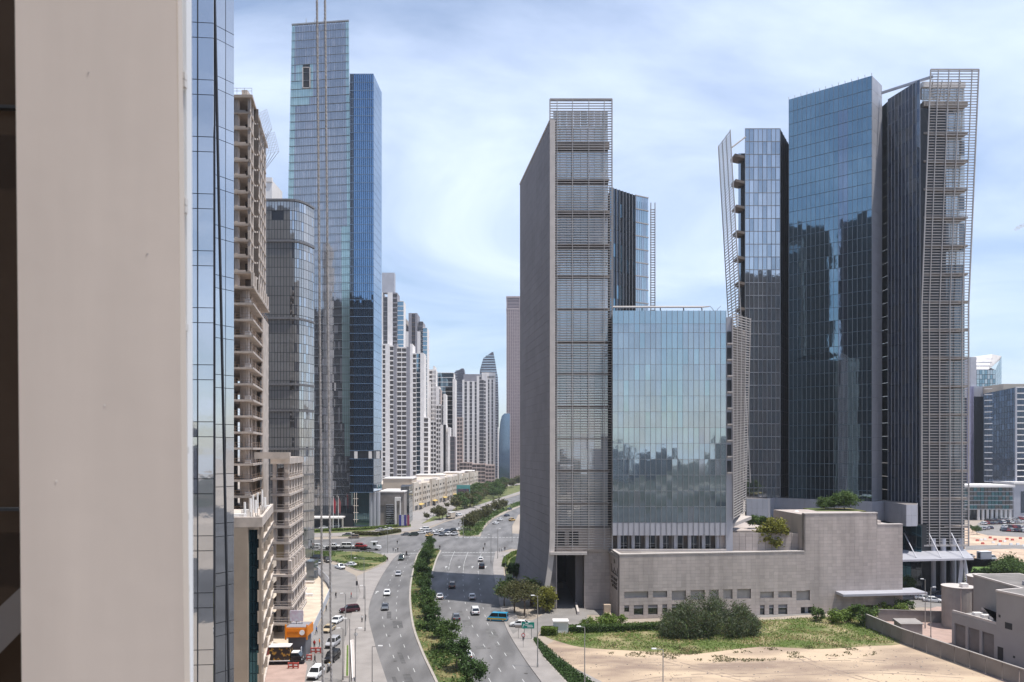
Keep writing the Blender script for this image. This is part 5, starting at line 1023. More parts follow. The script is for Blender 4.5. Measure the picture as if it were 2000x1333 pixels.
# --- long beige shopping terrace
th = thing('shopping_terrace', 'long low beige shopping building with window rows along the boulevard', 'building', (-60, 580, 0))
r0, r1 = V((X(806, 486), 486, 0)), V((X(934, 735), 735, 0)); rd = (r1 - r0).normalized(); rl_ = (r1 - r0).length; rn = V((rd.y, -rd.x, 0))
hgt = lambda s: 17.2 + 2.6 * s / rl_
MB().prism([r0 - rn * 1.0, r1 - rn * 1.0, r1 + V((-40, 20, 0)), r0 + V((-40, 30, 0))], 0, 17).build('core', beige_r, th)
nb = 20
for k in range(nb):
    s0, s1 = rl_ * k / nb, rl_ * (k + 1) / nb; top = hgt(s0) + (1.6 if k % 4 == 0 else 0) - (1.2 if k % 5 == 3 else 0); off = .9 if k % 4 == 0 else (.0 if k % 2 else .35)
    m = MB(); a, b = r0 + rd * s0 + rn * off, r0 + rd * s1 + rn * off; w_ = s1 - s0
    def seg(f0, f1, z0, z1): p, q = a.lerp(b, f0), a.lerp(b, f1); m.slab(p + V((0, 0, z0)), q + V((0, 0, z0)), q + V((0, 0, z1)), p + V((0, 0, z1)), .9 + off)
    lev = [0, 4.6, 8.6, 12.6]; ops = [(.12, .88, .2, 3.4), (.15, .42, 5.4, 7.6), (.58, .85, 5.4, 7.6), (.15, .42, 9.4, 11.6), (.58, .85, 9.4, 11.6), (.3, .7, 13.2, 15.0)]
    seg(0, .12, 0, top); seg(.88, 1, 0, top); seg(.12, .88, 3.4, 5.4); seg(.12, .88, 7.6, 9.4); seg(.12, .88, 11.6, 13.2); seg(.12, .88, 15.0, top); seg(.42, .58, 5.4, 7.6); seg(.42, .58, 9.4, 11.6); seg(.12, .15, 5.4, 7.6); seg(.85, .88, 5.4, 7.6); seg(.12, .15, 9.4, 11.6); seg(.85, .88, 9.4, 11.6); seg(.12, .3, 13.2, 15.0); seg(.7, .88, 13.2, 15.0)
    m.build('wall_bay', beige_r if k % 3 else pm('cream_render', (0.60, 0.53, 0.45), .85, var=.06), th)
    for (f0, f1, z0, z1) in ops:
        p, q = a.lerp(b, f0) - rn * (.45 + off * .5), a.lerp(b, f1) - rn * (.45 + off * .5); MB().slab(p + V((0, 0, z0)), q + V((0, 0, z0)), q + V((0, 0, z1)), p + V((0, 0, z1)), .1).build('shop_window' if z0 < 1 else 'window', g_dull, th)
    if k % 3 == 1: p, q = a.lerp(b, .05), a.lerp(b, .95); MB().slab(p + rn * 2.2 + V((0, 0, 3.2)), q + rn * 2.2 + V((0, 0, 3.2)), q + V((0, 0, 3.9)), p + V((0, 0, 3.9)), .1).build('awning', [white_r, pm('awning_ochre', (0.5, 0.36, 0.12), .8), pm('awning_violet', (0.22, 0.15, 0.25), .8)][k % 3 if k < 12 else 0], th)
for (px0, px1, d, py) in ((748, 804, 492, 936), (812, 866, 650, 929), (866, 905, 720, 924), (900, 925, 790, 921)):
    MB().box((X(px0, d), d, 0), (X(px1, d), d + 26, Z(py, d))).build('roof_stage', beige_r, th); MB().box((X(px0, d) - .3, d - .3, Z(py, d)), (X(px1, d) + .3, d + 26.3, Z(py, d) + .6)).build('roof_rim', white_r, th)
for k in range(7): d = 500 + 18 * k; p = r0 + rd * (20 + 26 * k) - rn * 8; MB().box((p.x - 2, p.y - 1.5, 17), (p.x + 2, p.y + 1.5, 18.6)).build('roof_unit', white_r, th)
t = thing('video_screen', 'teal framed advertising screen on the beige shopping building', 'screen', pt(905, 960, 560)); c = pt(905, 958, 560)
MB().box((c.x - 5, 558.6, c.z - 2.8), (c.x + 5, 559.6, c.z + 4)).build('frame', pm('teal_frame', (0.12, 0.36, 0.34), .6), t); MB().box((c.x - 4.4, 558.3, c.z - 2.4), (c.x + 4.4, 558.58, c.z + 1.2)).build('display', pm('screen_face', (0.05, 0.07, 0.14), .3, col2=(0.25, 0.14, 0.13), scale=.5), t); MB().box((c.x - .6, 558.8, 0), (c.x + .6, 559.4, c.z - 2.8)).build('post', steel, t)
# --- grey stone annex with louvres and dark glass corner
th = thing('stone_annex', 'low grey stone building with louvred window and dark glass corner', 'building', (-62, 405, 0)); d = 392.
zt = Z(962, d); MB().box((X(741, d), d + .5, 0), (X(789, d), d + 25, zt)).build('wall', pm('annex_stone', (0.30, 0.265, 0.245), .75), th); MB().box((X(741, d), d, zt - 7), (X(781, d), d + 6, zt)).build('upper_wall', pm('annex_stone2', (0.24, 0.215, 0.205), .75), th)
MB().box((X(740, d), d - .2, zt), (X(790, d), d + 26, zt + .6)).build('roof_edge', white_r, th); MB().box((X(754, d), d + .2, .5), (X(769, d), d + .48, Z(983, d))).build('louvre_opening', g_dark, th)
for k in range(10): z = .8 + k * 1.15; MB().box((X(754, d), d - .1, z), (X(769, d), d + .25, z + .3)).build('louvre', panel_grey, th)
for k in range(2): MB().box((X(771 + 9 * k, d - 3), d - 3 + k, 0), (X(774 + 8 * k, d - 3), d - 2 + k, Z(972, d))).build('frame_fin', white_r, th)
MB().box((X(771, d - 3), d - 3.01, Z(978, d)), (X(782, d - 3), d - 1, Z(971, d))).build('frame_head', white_r, th)
g0, g1, g2 = V3(783, 398, 0), V3(799, 404, 0), V3(806, 425, 0); zg = Z(951, 400)
MB().prism([g0, g1, g2, V3(785, 425, 0)], 0, zg).build('glass_corner', alu_dark, th)
facade(th, [g0, g1, g0 + V((0, 0, zg)), g1 + V((0, 0, zg))], lin(0, 1, 4), lin(0, 1, 7), g_dark, gap=.2, out=.06); facade(th, [g1, g2, g1 + V((0, 0, zg)), g2 + V((0, 0, zg))], lin(0, 1, 4), lin(0, 1, 7), g_petrol, gap=.2, out=.06)
for k, (px, col) in enumerate(((779, (0.05, 0.06, 0.28)), (784, (0.5, 0.5, 0.6)), (789, (0.06, 0.05, 0.25)), (795, (0.28, 0.05, 0.10)))):
    t = thing('banner', ['dark blue banner', 'white banner between two blue ones', 'second dark blue banner', 'crimson banner'][k] + ' at the corner of the stone annex', 'banner', V3(px, 385, 0), 'street banners'); MB().box((X(px, 385), 385, 1.0), (X(px + 4.6, 385), 385.1, 6.5)).build('cloth', pm('banner%d' % k, col, .8, var=.3, scale=2), t); MB().tube(V3(px, 385, 0), V3(px, 385, 7), .08, n=6).build('pole', steel, t)
for k, px in enumerate((651, 661)):
    t = thing('flagpole', ['flagpole with limp red flag before the tall tower lobby', 'second flagpole, right of the red flag'][k], 'flagpole', V3(px, 372, 0)); MB().tube(V3(px, 372, 0), V3(px, 372, 17), .16, .1, 8).build('pole', white_p, t); MB().hexa([V3(px + .5, 372, 9), V3(px + 4, 372, 8), V3(px + 4, 372.2, 8), V3(px + .5, 372.2, 9)], [V3(px + .5, 372, 16.5), V3(px + 5, 372, 14), V3(px + 5, 372.2, 14), V3(px + .5, 372.2, 16.5)]).build('flag', pm('flag_red', (0.42, 0.04, 0.06), .8) if k == 0 else pm('flag_dull', (0.3, 0.1, 0.1), .8), t)

# ================================================================== VEHICLES
tyre = rubber; rimm = pm('rim', (0.45, 0.45, 0.46), .35, metal=.7); wing_glass = pm('car_glass', (0.015, 0.018, 0.022), .06, spec=.9, var=.05); headm = pm('headlamp', (0.75, 0.75, 0.72), .2); tailm = pm('tail_lamp', (0.35, 0.012, 0.015), .25); blackp = pm('black_plastic', (0.02, 0.02, 0.022), .5)
PAINT = {}
def paint(name, col):
    if name not in PAINT: PAINT[name] = pm('paint_' + name, col, .25, var=.02, spec=.6)
    return PAINT[name]
COLS = dict(white=(0.78, 0.78, 0.78), silver=(0.42, 0.42, 0.44), grey=(0.13, 0.14, 0.155), black=(0.012, 0.012, 0.014), maroon=(0.055, 0.008, 0.014), beige=(0.52, 0.42, 0.28), brown=(0.24, 0.19, 0.15), blue=(0.03, 0.27, 0.45), navy=(0.025, 0.035, 0.07), red=(0.34, 0.03, 0.03), yellow=(0.6, 0.42, 0.05), green=(0.03, 0.05, 0.04), ochre=(0.5, 0.33, 0.10))
WH = MB(); WH.loft([[(math.cos(t * .5236) * r, y, math.sin(t * .5236) * r) for t in range(12)] for r, y in ((.24, -.115), (.33, -.11), (.335, .11), (.24, .115))]); WH_ME = WH.mesh('wheel', tyre)
RM = MB(); RM.tube((0, -.125, 0), (0, .125, 0), .21, n=10); RM_ME = RM.mesh('rim', rimm)
SPECS = {   # length, half width, belt height, roof height, cabin (rear bottom, rear top, front top, front bottom), ground clearance, bonnet height front, boot height
 'sedan': (4.7, .91, .92, 1.44, (-1.75, -1.0, .45, 1.25), .2, .74, .93), 'suv': (4.9, .97, 1.12, 1.83, (-2.25, -2.0, .55, 1.2), .28, .98, 1.1), 'van': (4.9, .92, 1.15, 2.05, (-2.38, -2.3, 1.25, 1.95), .22, 1.0, 1.15), 'pickup': (5.3, .95, 1.05, 1.78, (-.55, -.4, .75, 1.4), .3, 1.0, 1.0)}
CARME = {}
def car_meshes(kind):
    if kind in CARME: return CARME[kind]
    L, hw, zb, zr, cab, gc, zf, zr2 = SPECS[kind]; h = L / 2; b = MB()
    prof = [(-h, .84, gc + .25, zr2 - .22), (-h + .12, .95, gc + .05, zr2 - .02), (-h + .9, 1, gc, zb), (0, 1, gc, zb), (cab[3], .99, gc, zb - .02), (h - .7, .96, gc, (zb + zf) / 2), (h - .15, .88, gc + .05, zf - .06), (h, .74, gc + .2, zf - .22)]
    secs = []
    for x, k, z0, z1 in prof: y = hw * k; secs.append([(x, -y * .94, z0), (x, y * .94, z0), (x, y, z0 + .2), (x, y, z1 - .18), (x, y * .9, z1), (x, -y * .9, z1), (x, -y, z1 - .18), (x, -y, z0 + .2)])
    b.loft(secs); body = b.mesh('body', None) if False else b
    c = MB(); y0, y1 = hw * .93, hw * .74; B4 = [(cab[0], -y0, zb - .03), (cab[3], -y0, zb - .03), (cab[3], y0, zb - .03), (cab[0], y0, zb - .03)]; T4 = [(cab[1], -y1, zr - .06), (cab[2], -y1, zr - .06), (cab[2], y1, zr - .06), (cab[1], y1, zr - .06)]; c.hexa(B4, T4)
    r = MB(); r.hexa([(cab[1] - .05, -y1 - .02, zr - .07), (cab[2] + .04, -y1 - .02, zr - .07), (cab[2] + .04, y1 + .02, zr - .07), (cab[1] - .05, y1 + .02, zr - .07)], [(cab[1] + .08, -y1 + .1, zr), (cab[2] - .1, -y1 + .1, zr), (cab[2] - .1, y1 - .1, zr), (cab[1] + .08, y1 - .1, zr)])
    for s in (-1, 1):
        for (i, j, wdt) in ((0, 0, .12), (3, 2, .10)): r.bar((cab[i], s * (y0 + .0), zb - .03), (cab[1] if i == 0 else cab[2], s * (y1 + .01), zr - .05), wdt, .07)
        xm = (cab[0] + cab[3]) / 2 - .1; r.bar((xm, s * (y0 + .005), zb - .03), (xm, s * (y1 + .015), zr - .05), .1, .05)
    hl = MB().box((h - .22, -.24, zf - .36), (h - .01, .2, zf - .16)); tl = MB().box((-h + .0, -.2, zr2 - .4), (-h + .16, .16, zr2 - .12)); bp = MB().box((h - .12, -hw * .7, gc + .02), (h + .03, hw * .7, gc + .3)).box((-h - .03, -hw * .7, gc + .05), (-h + .14, hw * .7, gc + .3))
    if kind == 'pickup': bp.box((-h + .15, -hw * .8, zb - .35), (cab[0] - .05, hw * .8, zb + .012))
    CARME[kind] = (body.mesh(kind + '_body', COLS and pm('paint_white', COLS['white'], .25, var=.02, spec=.6)), c.mesh(kind + '_windows', wing_glass), r.mesh(kind + '_roof', pm('paint_white', COLS['white'])), hl.mesh('headlight', headm), tl.mesh('tail_light', tailm), bp.mesh('bumper', blackp)); return CARME[kind]
def with_paint(o, mat): o.material_slots[0].link = 'OBJECT'; o.material_slots[0].material = mat
def car(kind, col, loc, ang, label, group=None, name=None, cat='car', roofcol=None, small=False):
    L, hw, zb, zr, cab, gc, zf, zr2 = SPECS[kind]; ms = car_meshes(kind); p = paint(col, COLS[col])
    t = thing(name or {'sedan': 'sedan_car', 'suv': 'suv_car', 'van': 'van', 'pickup': 'pickup_truck'}[kind], label, cat, loc, group, ang)
    o = obj('body', ms[0], t, local=True); with_paint(o, p); obj('windows', ms[1], t, local=True); o = obj('roof', ms[2], t, local=True); with_paint(o, paint(roofcol, COLS[roofcol]) if roofcol else p)
    for x in (-h_ if (h_ := L * .3) else 0, L * .31):
        for s in (-1, 1):
            wv = obj('wheel', WH_ME, t, loc=(x, s * (hw - .1), .335), local=True)
            if not small: obj('rim', RM_ME, wv, local=True)
    obj('bumper', ms[5], t, local=True)
    for s in (-1, 1): obj('headlight', ms[3], t, loc=(0, s * hw * .6, 0), local=True); obj('tail_light', ms[4], t, loc=(0, s * hw * .66, 0), local=True)
    return t
def heading(A, B, y):   # direction of the road at depth y
    l = lerp_line(A, B, .5); i = min(range(len(l) - 1), key=lambda k: abs(l[k].y - y)); e_ = l[i+1] - l[i]; return math.atan2(e_.y, e_.x)
def road_car(px, py, kind, col, label, right, **kw):
    g = G(px, py); a = heading(Rm, Ro, g.y) if right else heading(Lo, Lm, g.y) + math.pi; return car(kind, col, (g.x, g.y, 0), a, label, 'cars on the main road', **kw)
for a in ((784, 1094, 'suv', 'green', 'dark green off-road car on the left carriageway nearest the crossing'), (778, 1124, 'sedan', 'silver', 'silver sedan coming down the left carriageway'), (756, 1162, 'sedan', 'white', 'white sedan alone on the left carriageway'), (752, 1190, 'sedan', 'grey', 'grey sedan nearest the viewer on the left carriageway')): road_car(*a, False)
for a in ((883, 1148, 'suv', 'brown', 'beige brown car in the tower shadow on the right carriageway'), (859, 1169, 'sedan', 'white', 'white car beside the median on the right carriageway'), (922, 1170, 'sedan', 'white', 'white car at the lower edge of the tower shadow'), (928, 1199, 'suv', 'white', 'white off-road car left of the blue van'), (891, 1210, 'sedan', 'grey', 'dark grey sedan on the right carriageway'), (941, 1110, 'suv', 'black', 'black car at the stop line in the tower shadow'), (939, 1096, 'sedan', 'white', 'white car crossing the stop line of the right carriageway'), (911, 1284, 'sedan', 'white', 'white sedan partly behind the nearest median tree')): road_car(*a, True)
g = G(972, 1213); t = car('van', 'blue', (g.x, g.y, 0), R(168), 'blue and yellow minivan turning out of the driveway', cat='van'); MB().box((-2.3, -.94, .5), (2.2, .94, .82)).build('yellow_band', paint('yellow', COLS['yellow']), None).parent = t
g = G(1016, 1225); car('sedan', 'white', (g.x, g.y, .14), R(172), 'white hatchback leaving the driveway behind the green sign')
for px, py, kind, col, ang, label in ((683, 1196, 'suv', 'maroon', 205, 'dark maroon off-road car turning across the pavement'), (658, 1216, 'sedan', 'white', -98, 'white car rolling behind the taxi on the service road'), (642, 1233, 'sedan', 'beige', -97, 'beige taxi by the construction fence'), (650, 1262, 'suv', 'silver', -96, 'silver car ahead of the black off-road car on the service road'), (649, 1290, 'suv', 'black', -95, 'black off-road car on the service road'), (617, 1322, 'suv', 'white', -94, 'white off-road car near the food truck'), (616, 1352, 'sedan', 'white', -94, 'white car cut by the bottom edge of the picture'),
    (664, 1111, 'pickup', 'white', -52, 'white pickup parked beside the grass island'), (684, 1106, 'sedan', 'white', 158, 'white car behind the white pickup at the grass island'), (640, 1098, 'suv', 'black', -60, 'black box car next to the white pickup'), (625, 1101, 'sedan', 'grey', -70, 'dark grey car at the corner of the curved tower'), (618, 1093, 'suv', 'black', 160, 'black car half hidden by the curved tower'), (622, 1071, 'sedan', 'silver', 175, 'silver car behind the low loader truck'), (634, 1074, 'sedan', 'white', 178, 'white car at the tail of the low loader truck'), (614, 1071, 'suv', 'white', 176, 'white off-road car at the left end of the side street'),
    (678, 1047, 'sedan', 'grey', 185, 'grey car by the hedge before the tall tower'), (632, 1033, 'sedan', 'white', 180, 'white car in the tall tower forecourt, left'), (655, 1030, 'suv', 'white', 184, 'white car in the tall tower forecourt, right'), (760, 1036, 'sedan', 'white', 184, 'white car behind the long hedge'), (742, 1037, 'sedan', 'silver', 184, 'silver car behind the long hedge'), (691, 1052, 'suv', 'brown', 184, 'brown car on the far lane of the side street')):
    g = G(px, py); car(kind, col, (g.x, g.y, 0), R(ang), label)
rr0 = random.Random(9)
for k, (px, py, kind, col) in enumerate(((793, 1046, 'sedan', 'grey'), (807, 1047, 'suv', 'green'), (822, 1043, 'sedan', 'white'), (829, 1036, 'suv', 'white'), (836, 1041, 'suv', 'silver'), (838, 1048, 'sedan', 'ochre'), (852, 1040, 'sedan', 'white'), (854, 1045, 'suv', 'silver'), (862, 1038, 'sedan', 'white'), (864, 1047, 'suv', 'grey'), (873, 1041, 'suv', 'navy'), (877, 1046, 'pickup', 'white'), (884, 1039, 'suv', 'black'), (888, 1046, 'pickup', 'silver'), (896, 1036, 'sedan', 'white'))):
    g = G(px, py); car(kind, col, (g.x, g.y, 0), R((-112 + rr0.uniform(-8, 8)) if k > 3 else -160), '%s car queuing at the far crossing, %s from the left' % ({'green': 'dark green', 'ochre': 'yellowish'}.get(col, col), ['first', 'second', 'third', 'fourth', 'fifth', 'sixth', 'seventh', 'eighth', 'ninth', 'tenth', 'eleventh', 'twelfth', 'thirteenth', 'fourteenth', 'fifteenth'][k]), 'cars queuing at the far crossing', small=True)
for px, py, kind, col, label in ((968, 1024, 'sedan', 'white', 'white car driving away on the far boulevard, nearer one'), (977, 1017, 'sedan', 'white', 'white car driving away on the far boulevard, farther one'), (990, 1009, 'sedan', 'navy', 'dark blue car at the kerb of the far boulevard'), (995, 996, 'sedan', 'navy', 'dark blue car farthest up the boulevard'), (1000, 1018, 'suv', 'ochre', 'sand coloured car parked by the dark stone wall'), (896, 1008, 'suv', 'white', 'white car behind the beige bus'), (888, 1010, 'sedan', 'black', 'black car right beside the beige bus')):
    g = G(px, py); car(kind, col, (g.x, g.y, 0), R(60), label, 'cars on the far boulevard', small=True)
k = 0; ORD = ['first', 'second', 'third', 'fourth', 'fifth', 'sixth', 'seventh', 'eighth', 'ninth', 'tenth', 'eleventh', 'twelfth', 'thirteenth', 'fourteenth', 'fifteenth', 'sixteenth']
rr = random.Random(5)
for row, (y0, y1, x0, x1, n_) in enumerate(((1018, 1015, 1928, 2020, 14), (1025, 1021, 1920, 2020, 14), (1036, 1033, 1913, 1934, 4), (1038, 1041, 1960, 2020, 9), (1032, 1033, 1962, 2020, 8))):
    for i in range(n_):
        px, py = x0 + (x1 - x0) * i / (n_ - 1) + rr.uniform(-1, 1), y0 + (y1 - y0) * i / (n_ - 1); col = rr.choice(['white', 'white', 'silver', 'grey', 'white', 'black', 'red', 'navy']); g = G(px, py)
        car(rr.choice(['sedan', 'suv']), col, (g.x, g.y, 0), R(78 + rr.uniform(-4, 4)), '%s parked car, %s from the left in the %s row of the car park' % (col, ORD[i], ['back', 'second', 'short left', 'front', 'middle'][row]), 'cars in the far car park', small=True)
for px, py, kind, col, ang, label in ((1805, 1172, 'sedan', 'white', -25, 'white car near the office tower entrance'), (1822, 1176, 'sedan', 'white', -25, 'white car in front of the first one at the tower entrance'), (1836, 1170, 'suv', 'navy', 160, 'dark blue car beside the round tank'), (1893, 1089, 'sedan', 'silver', 20, 'silver car left of the box truck at the works')):
    g = G(px, py); car(kind, col, (g.x, g.y, 0), R(ang), label)
def wheels(t, xs, hw, z=.5, r=1.5):
    for x in xs:
        for s in (-1, 1): o = obj('wheel', WH_ME, t, loc=(x, s * hw, z), local=True); o.scale = (r, r, r)
def lbuild(mb, name, mat, t): return obj(name, mb.mesh(name, mat), t, local=True)
def truck(loc, ang, label, box_mat, cabcol, bl=4.2, bh=2.3, open_box=False, name='box_truck'):
    t = thing(name, label, 'truck', loc, None, ang); p = paint(cabcol, COLS[cabcol])
    lbuild(MB().box((-bl / 2 - 1, -1, .55), (bl / 2 + 1.6, 1, .8)), 'chassis', blackp, t); lbuild(MB().box((-bl / 2 - 1, -1.1, .8), (bl / 2 - 1, 1.1, .8 + bh)), 'cargo_box', box_mat, t); lbuild(MB().box((-bl / 2 - 1.03, -1.15, .8 + bh), (bl / 2 - .97, 1.15, .95 + bh)), 'box_roof', white_p, t)
    x0 = bl / 2 - .8; lbuild(MB().hexa([(x0, -1, .5), (x0 + 1.9, -1, .5), (x0 + 1.9, 1, .5), (x0, 1, .5)], [(x0, -.95, 1.45), (x0 + 1.85, -.95, 1.45), (x0 + 1.85, .95, 1.45), (x0, .95, 1.45)]), 'cab', p, t)
    lbuild(MB().hexa([(x0, -.95, 1.45), (x0 + 1.8, -.95, 1.45), (x0 + 1.8, .95, 1.45), (x0, .95, 1.45)], [(x0, -.85, 2.1), (x0 + 1.25, -.85, 2.1), (x0 + 1.25, .85, 2.1), (x0, .85, 2.1)]), 'cab_windows', wing_glass, t); lbuild(MB().box((x0 - .02, -.88, 2.1), (x0 + 1.3, .88, 2.22)), 'cab_roof', white_p if cabcol != 'white' else p, t)
    for s in (-1, 1): lbuild(MB().box((x0 + 1.86, s * .7 - .18, .7), (x0 + 1.95, s * .7 + .18, .95)), 'headlight', headm, t)
    wheels(t, (-bl / 2 + .2, x0 + .9), .9, .45, 1.35); return t
g = G(556, 1296); t = truck((g.x, g.y, 0), R(4), 'white roofed food truck with colourful printed side by the beige block', pm('food_print', (0.03, 0.02, 0.018), .5, scale=1.6, col2=(0.45, 0.24, 0.04), thr=(.52, .6)), 'black', 4.4, 2.5, name='food_truck')
lbuild(MB().box((-3.1, -1.16, .85), (-2.6, -1.12, 3.2)), 'menu_board', pm('menu_red', (0.3, 0.08, 0.07), .6, var=.4, scale=4), t); lbuild(MB().box((-3.2, -1.2, .72), (1.2, -1.12, .88)), 'side_rail', white_p, t)
g = G(1927, 1096); t = truck((g.x, g.y, 0), R(8), 'white box truck with open rear at the road works', panel_grey, 'white', 4.2, 2.6); lbuild(MB().box((-3.13, -.6, 1.0), (-3.09, .6, 3.0)), 'rear_opening', dark, t)
g = G(880, 1014); t = truck((g.x, g.y, 0), R(-120), 'beige delivery truck by the boulevard kerb', beige_r, 'beige', 5, 3)
# low loader with its load
g = G(690, 1075); t = thing('low_loader_truck', 'white tractor unit pulling a long flatbed on the side street', 'truck', (g.x, g.y, 0), None, R(-2)); hl_ = 11
lbuild(MB().box((-hl_, -1.25, .75), (hl_ - 3.5, 1.25, 1.05)).box((-hl_, -.5, .45), (hl_ - 1, .5, .75)), 'flatbed', blackp, t); wheels(t, (-9.5, -8.3, -7.1, 3.5, 4.8, 9.4), 1.05, .5, 1.5)
lbuild(MB().box((7.0, -1.2, .8), (9.6, 1.2, 3.6)).hexa([(9.6, -1.1, .8), (11.2, -1, .8), (11.2, 1, .8), (9.6, 1.1, .8)], [(9.6, -1.1, 2.1), (11.1, -.9, 1.8), (11.1, .9, 1.8), (9.6, 1.1, 2.1)]), 'cab', paint('white', COLS['white']), t); lbuild(MB().box((8.2, -1.23, 2.2), (9.3, 1.23, 3.2)).box((9.5, -1.05, 2.3), (9.66, 1.05, 3.3)), 'cab_windows', wing_glass, t)
for k, (x, kind, col) in enumerate(((-8, 'pickup', 'white'), (-2.2, 'van', 'white'), (3.2, 'suv', 'red'))): car(kind, col, (g.x + x, g.y, 1.05), R(-2), ['white pickup at the rear of the low loader', 'white minivan in the middle of the low loader', 'red off-road car carried behind the low loader cab'][k], 'vehicles carried on the low loader', small=True)
# ================================================================== KIOSK, HOARDING, SIGNS, LAMPS
th = thing('orange_kiosk', 'grey site kiosk with bright orange box fascia and hoarding on top', 'kiosk', G(580, 1284)); c = G(580, 1284); d = c.y
MB().box((X(563, d), d, 0), (X(597, d), d + 4, 4.0)).build('cabin', pm('kiosk_wall', (0.17, 0.175, 0.19), .6), th)
om = pm('orange_fascia', (0.80, 0.24, 0.01), .5, var=.05); MB().box((X(559, d), d - .7, 4.0), (X(600, d), d + 4.4, 5.8)).build('fascia', om, th); MB().box((X(560, d), d - .5, 5.8), (X(599, d), d + 4, 5.95)).build('roof', grey_r, th)
for px in (558, 599.5): MB().bar(V3(px, d - .9, 3.6), V3(px, d - .9, 6.5), .25).build('fascia_end', om, th)
MB().tube(V3(590, d - .75, 4.95), V3(590, d - .85, 4.95), .5, n=16).build('round_logo', white_p, th); l_ = MB()
for k in range(9): l_.box((X(563.5 + 2.4 * k, d), d - .74, 4.75), (X(564.9 + 2.4 * k, d), d - .705, 5.15))
l_.build('sign_lettering', pm('orange_dark', (0.55, 0.15, 0.0), .6), th)
MB().box((X(566, d + 2), d + 2, 6.5), (X(592, d + 2), d + 2.2, 8.6)).build('billboard', pm('billboard_print', (0.68, 0.68, 0.72), .6, col2=(0.62, 0.5, 0.58), scale=1.4), th)
for px in (568, 579, 590): MB().bar(V3(px, d + 2.3, 5.9), V3(px, d + 2.3, 9), .12).build('billboard_post', steel, th)
th = thing('site_hoarding', 'pale blue white site fence along the construction yard', 'fence', G(620, 1220)); hp = [G(*p) for p in ((588, 1288), (597, 1272), (612, 1240), (630, 1200), (640, 1175), (648, 1156), (640, 1140), (612, 1112))]
for a, b in zip(hp[:-1], hp[1:]):
    k = max(1, round((b - a).length / 2.4))
    for i in range(k): p, q = a.lerp(b, i / k), a.lerp(b, (i + 1) / k - .01); MB().slab(p, q, q + V((0, 0, 2.2)), p + V((0, 0, 2.2)), .08).build('fence_panel', pm('hoarding_paint', (0.60, 0.62, 0.66), .6, var=.1), th)
o = MB().box((X(598, 228), 228, 0), (X(613, 228), 233, 5.5)).box((X(597, 228), 227.7, 5.5), (X(614, 228), 233.4, 5.9)).build('site_office', g_dull); tag(o, 'small glazed site office under the curved tower', 'cabin')
for k, (px, py, s) in enumerate(((600, 1140, 1.6), (607, 1128, 1.2), (600, 1165, 1.0), (590, 1180, 1.3), (612, 1120, 1.0), (575, 1225, 1.0))):
    c = G(px, py); m = MB()
    for q in range(5): x, y, r = c.x + rr.uniform(-s, s), c.y + rr.uniform(-s, s), s * rr.uniform(.4, .8); m.box((x - r, y - r, 0), (x + r, y + r * .6, r * rr.uniform(.5, 1.4)))
    tag(m.build('material_pile', [concrete2, pink_r, white_r][k % 3]), ['largest stack of building blocks by the site office', 'pink stack of blocks beside the site office', 'white sacks below the block stack', 'grey blocks in the middle of the construction yard', 'pinkish blocks at the fence corner', 'white sacks next to the shell podium'][k], 'pile')
def lamp(px, pyb, h, arm, label, dbl=False, top=.14):
    g = G(px, pyb); t = thing('street_lamp', label, 'street lamp', (g.x, g.y, .12), 'street lamps')
    MB().tube((g.x, g.y, .12), (g.x, g.y, h), .11, .06, 8).build('pole', steel, t); MB().tube((g.x, g.y, .12), (g.x, g.y, .9), .17, .16, 8).build('base', steel, t)
    for s in ((1, -1) if dbl else (1,)): MB().bar((g.x, g.y, h), (g.x + arm * s, g.y, h + .15), .08).build('arm', steel, t); MB().hexa([(g.x + arm * s - .35, g.y - .14, h + .1), (g.x + arm * s + .35, g.y - .14, h + .1), (g.x + arm * s + .35, g.y + .14, h + .1), (g.x + arm * s - .35, g.y + .14, h + .1)], [(g.x + arm * s - .3, g.y - .1, h + .22), (g.x + arm * s + .3, g.y - .1, h + .22), (g.x + arm * s + .3, g.y + .1, h + .22), (g.x + arm * s - .3, g.y + .1, h + .22)]).build('lamp_head', white_p, t)
for a in ((1050, 1305, 13.2, -.9, 'lamp post at the right kerb beside the green sign'), (1142, 1392, 13.0, -.9, 'lamp post in front of the planted bank'), (1295, 1470, 13.6, -1.2, 'lamp post rising from the middle of the sand lot edge'), (711, 1171, 11, -2.4, 'lamp post with long arm at the grass island'), (713, 1234, 10, -.8, 'lamp post on the wide pavement near the two pedestrians'), (675, 1242, 9, -.8, 'lamp post between the maroon car and the planter'), (683, 1335, 11, -.8, 'lamp post at the near end of the kerb planter'), (694, 1345, 10, .8, 'lamp post right of the kerb planter'), (727, 1400, 10.5, 1.2, 'lamp post at the bottom of the wide pavement'), (670, 1330, 9, -.8, 'lamp post left of the kerb planter'), (988, 1152, 9.5, -.9, 'lamp post by the garden bed under the stone wall'), (959, 1100, 10, -.8, 'lamp post at the far end of the right kerb'), (972, 1092, 11, .8, 'lamp post right of the far stop line'), (686, 1098, 10, .8, 'lamp post on the grass island, left'), (757, 1080, 10, -.8, 'lamp post at the tip of the grass island'), (905, 1052, 10, .8, 'lamp post at the boulevard median'), (1807, 1228, 11, -.7, 'lamp post behind the small kiosk, left one'), (1818, 1250, 11, .7, 'lamp post behind the compound wall, right one'), (1000, 1060, 10, -.8, 'lamp post left of the dark stone wall foot')): lamp(*a)
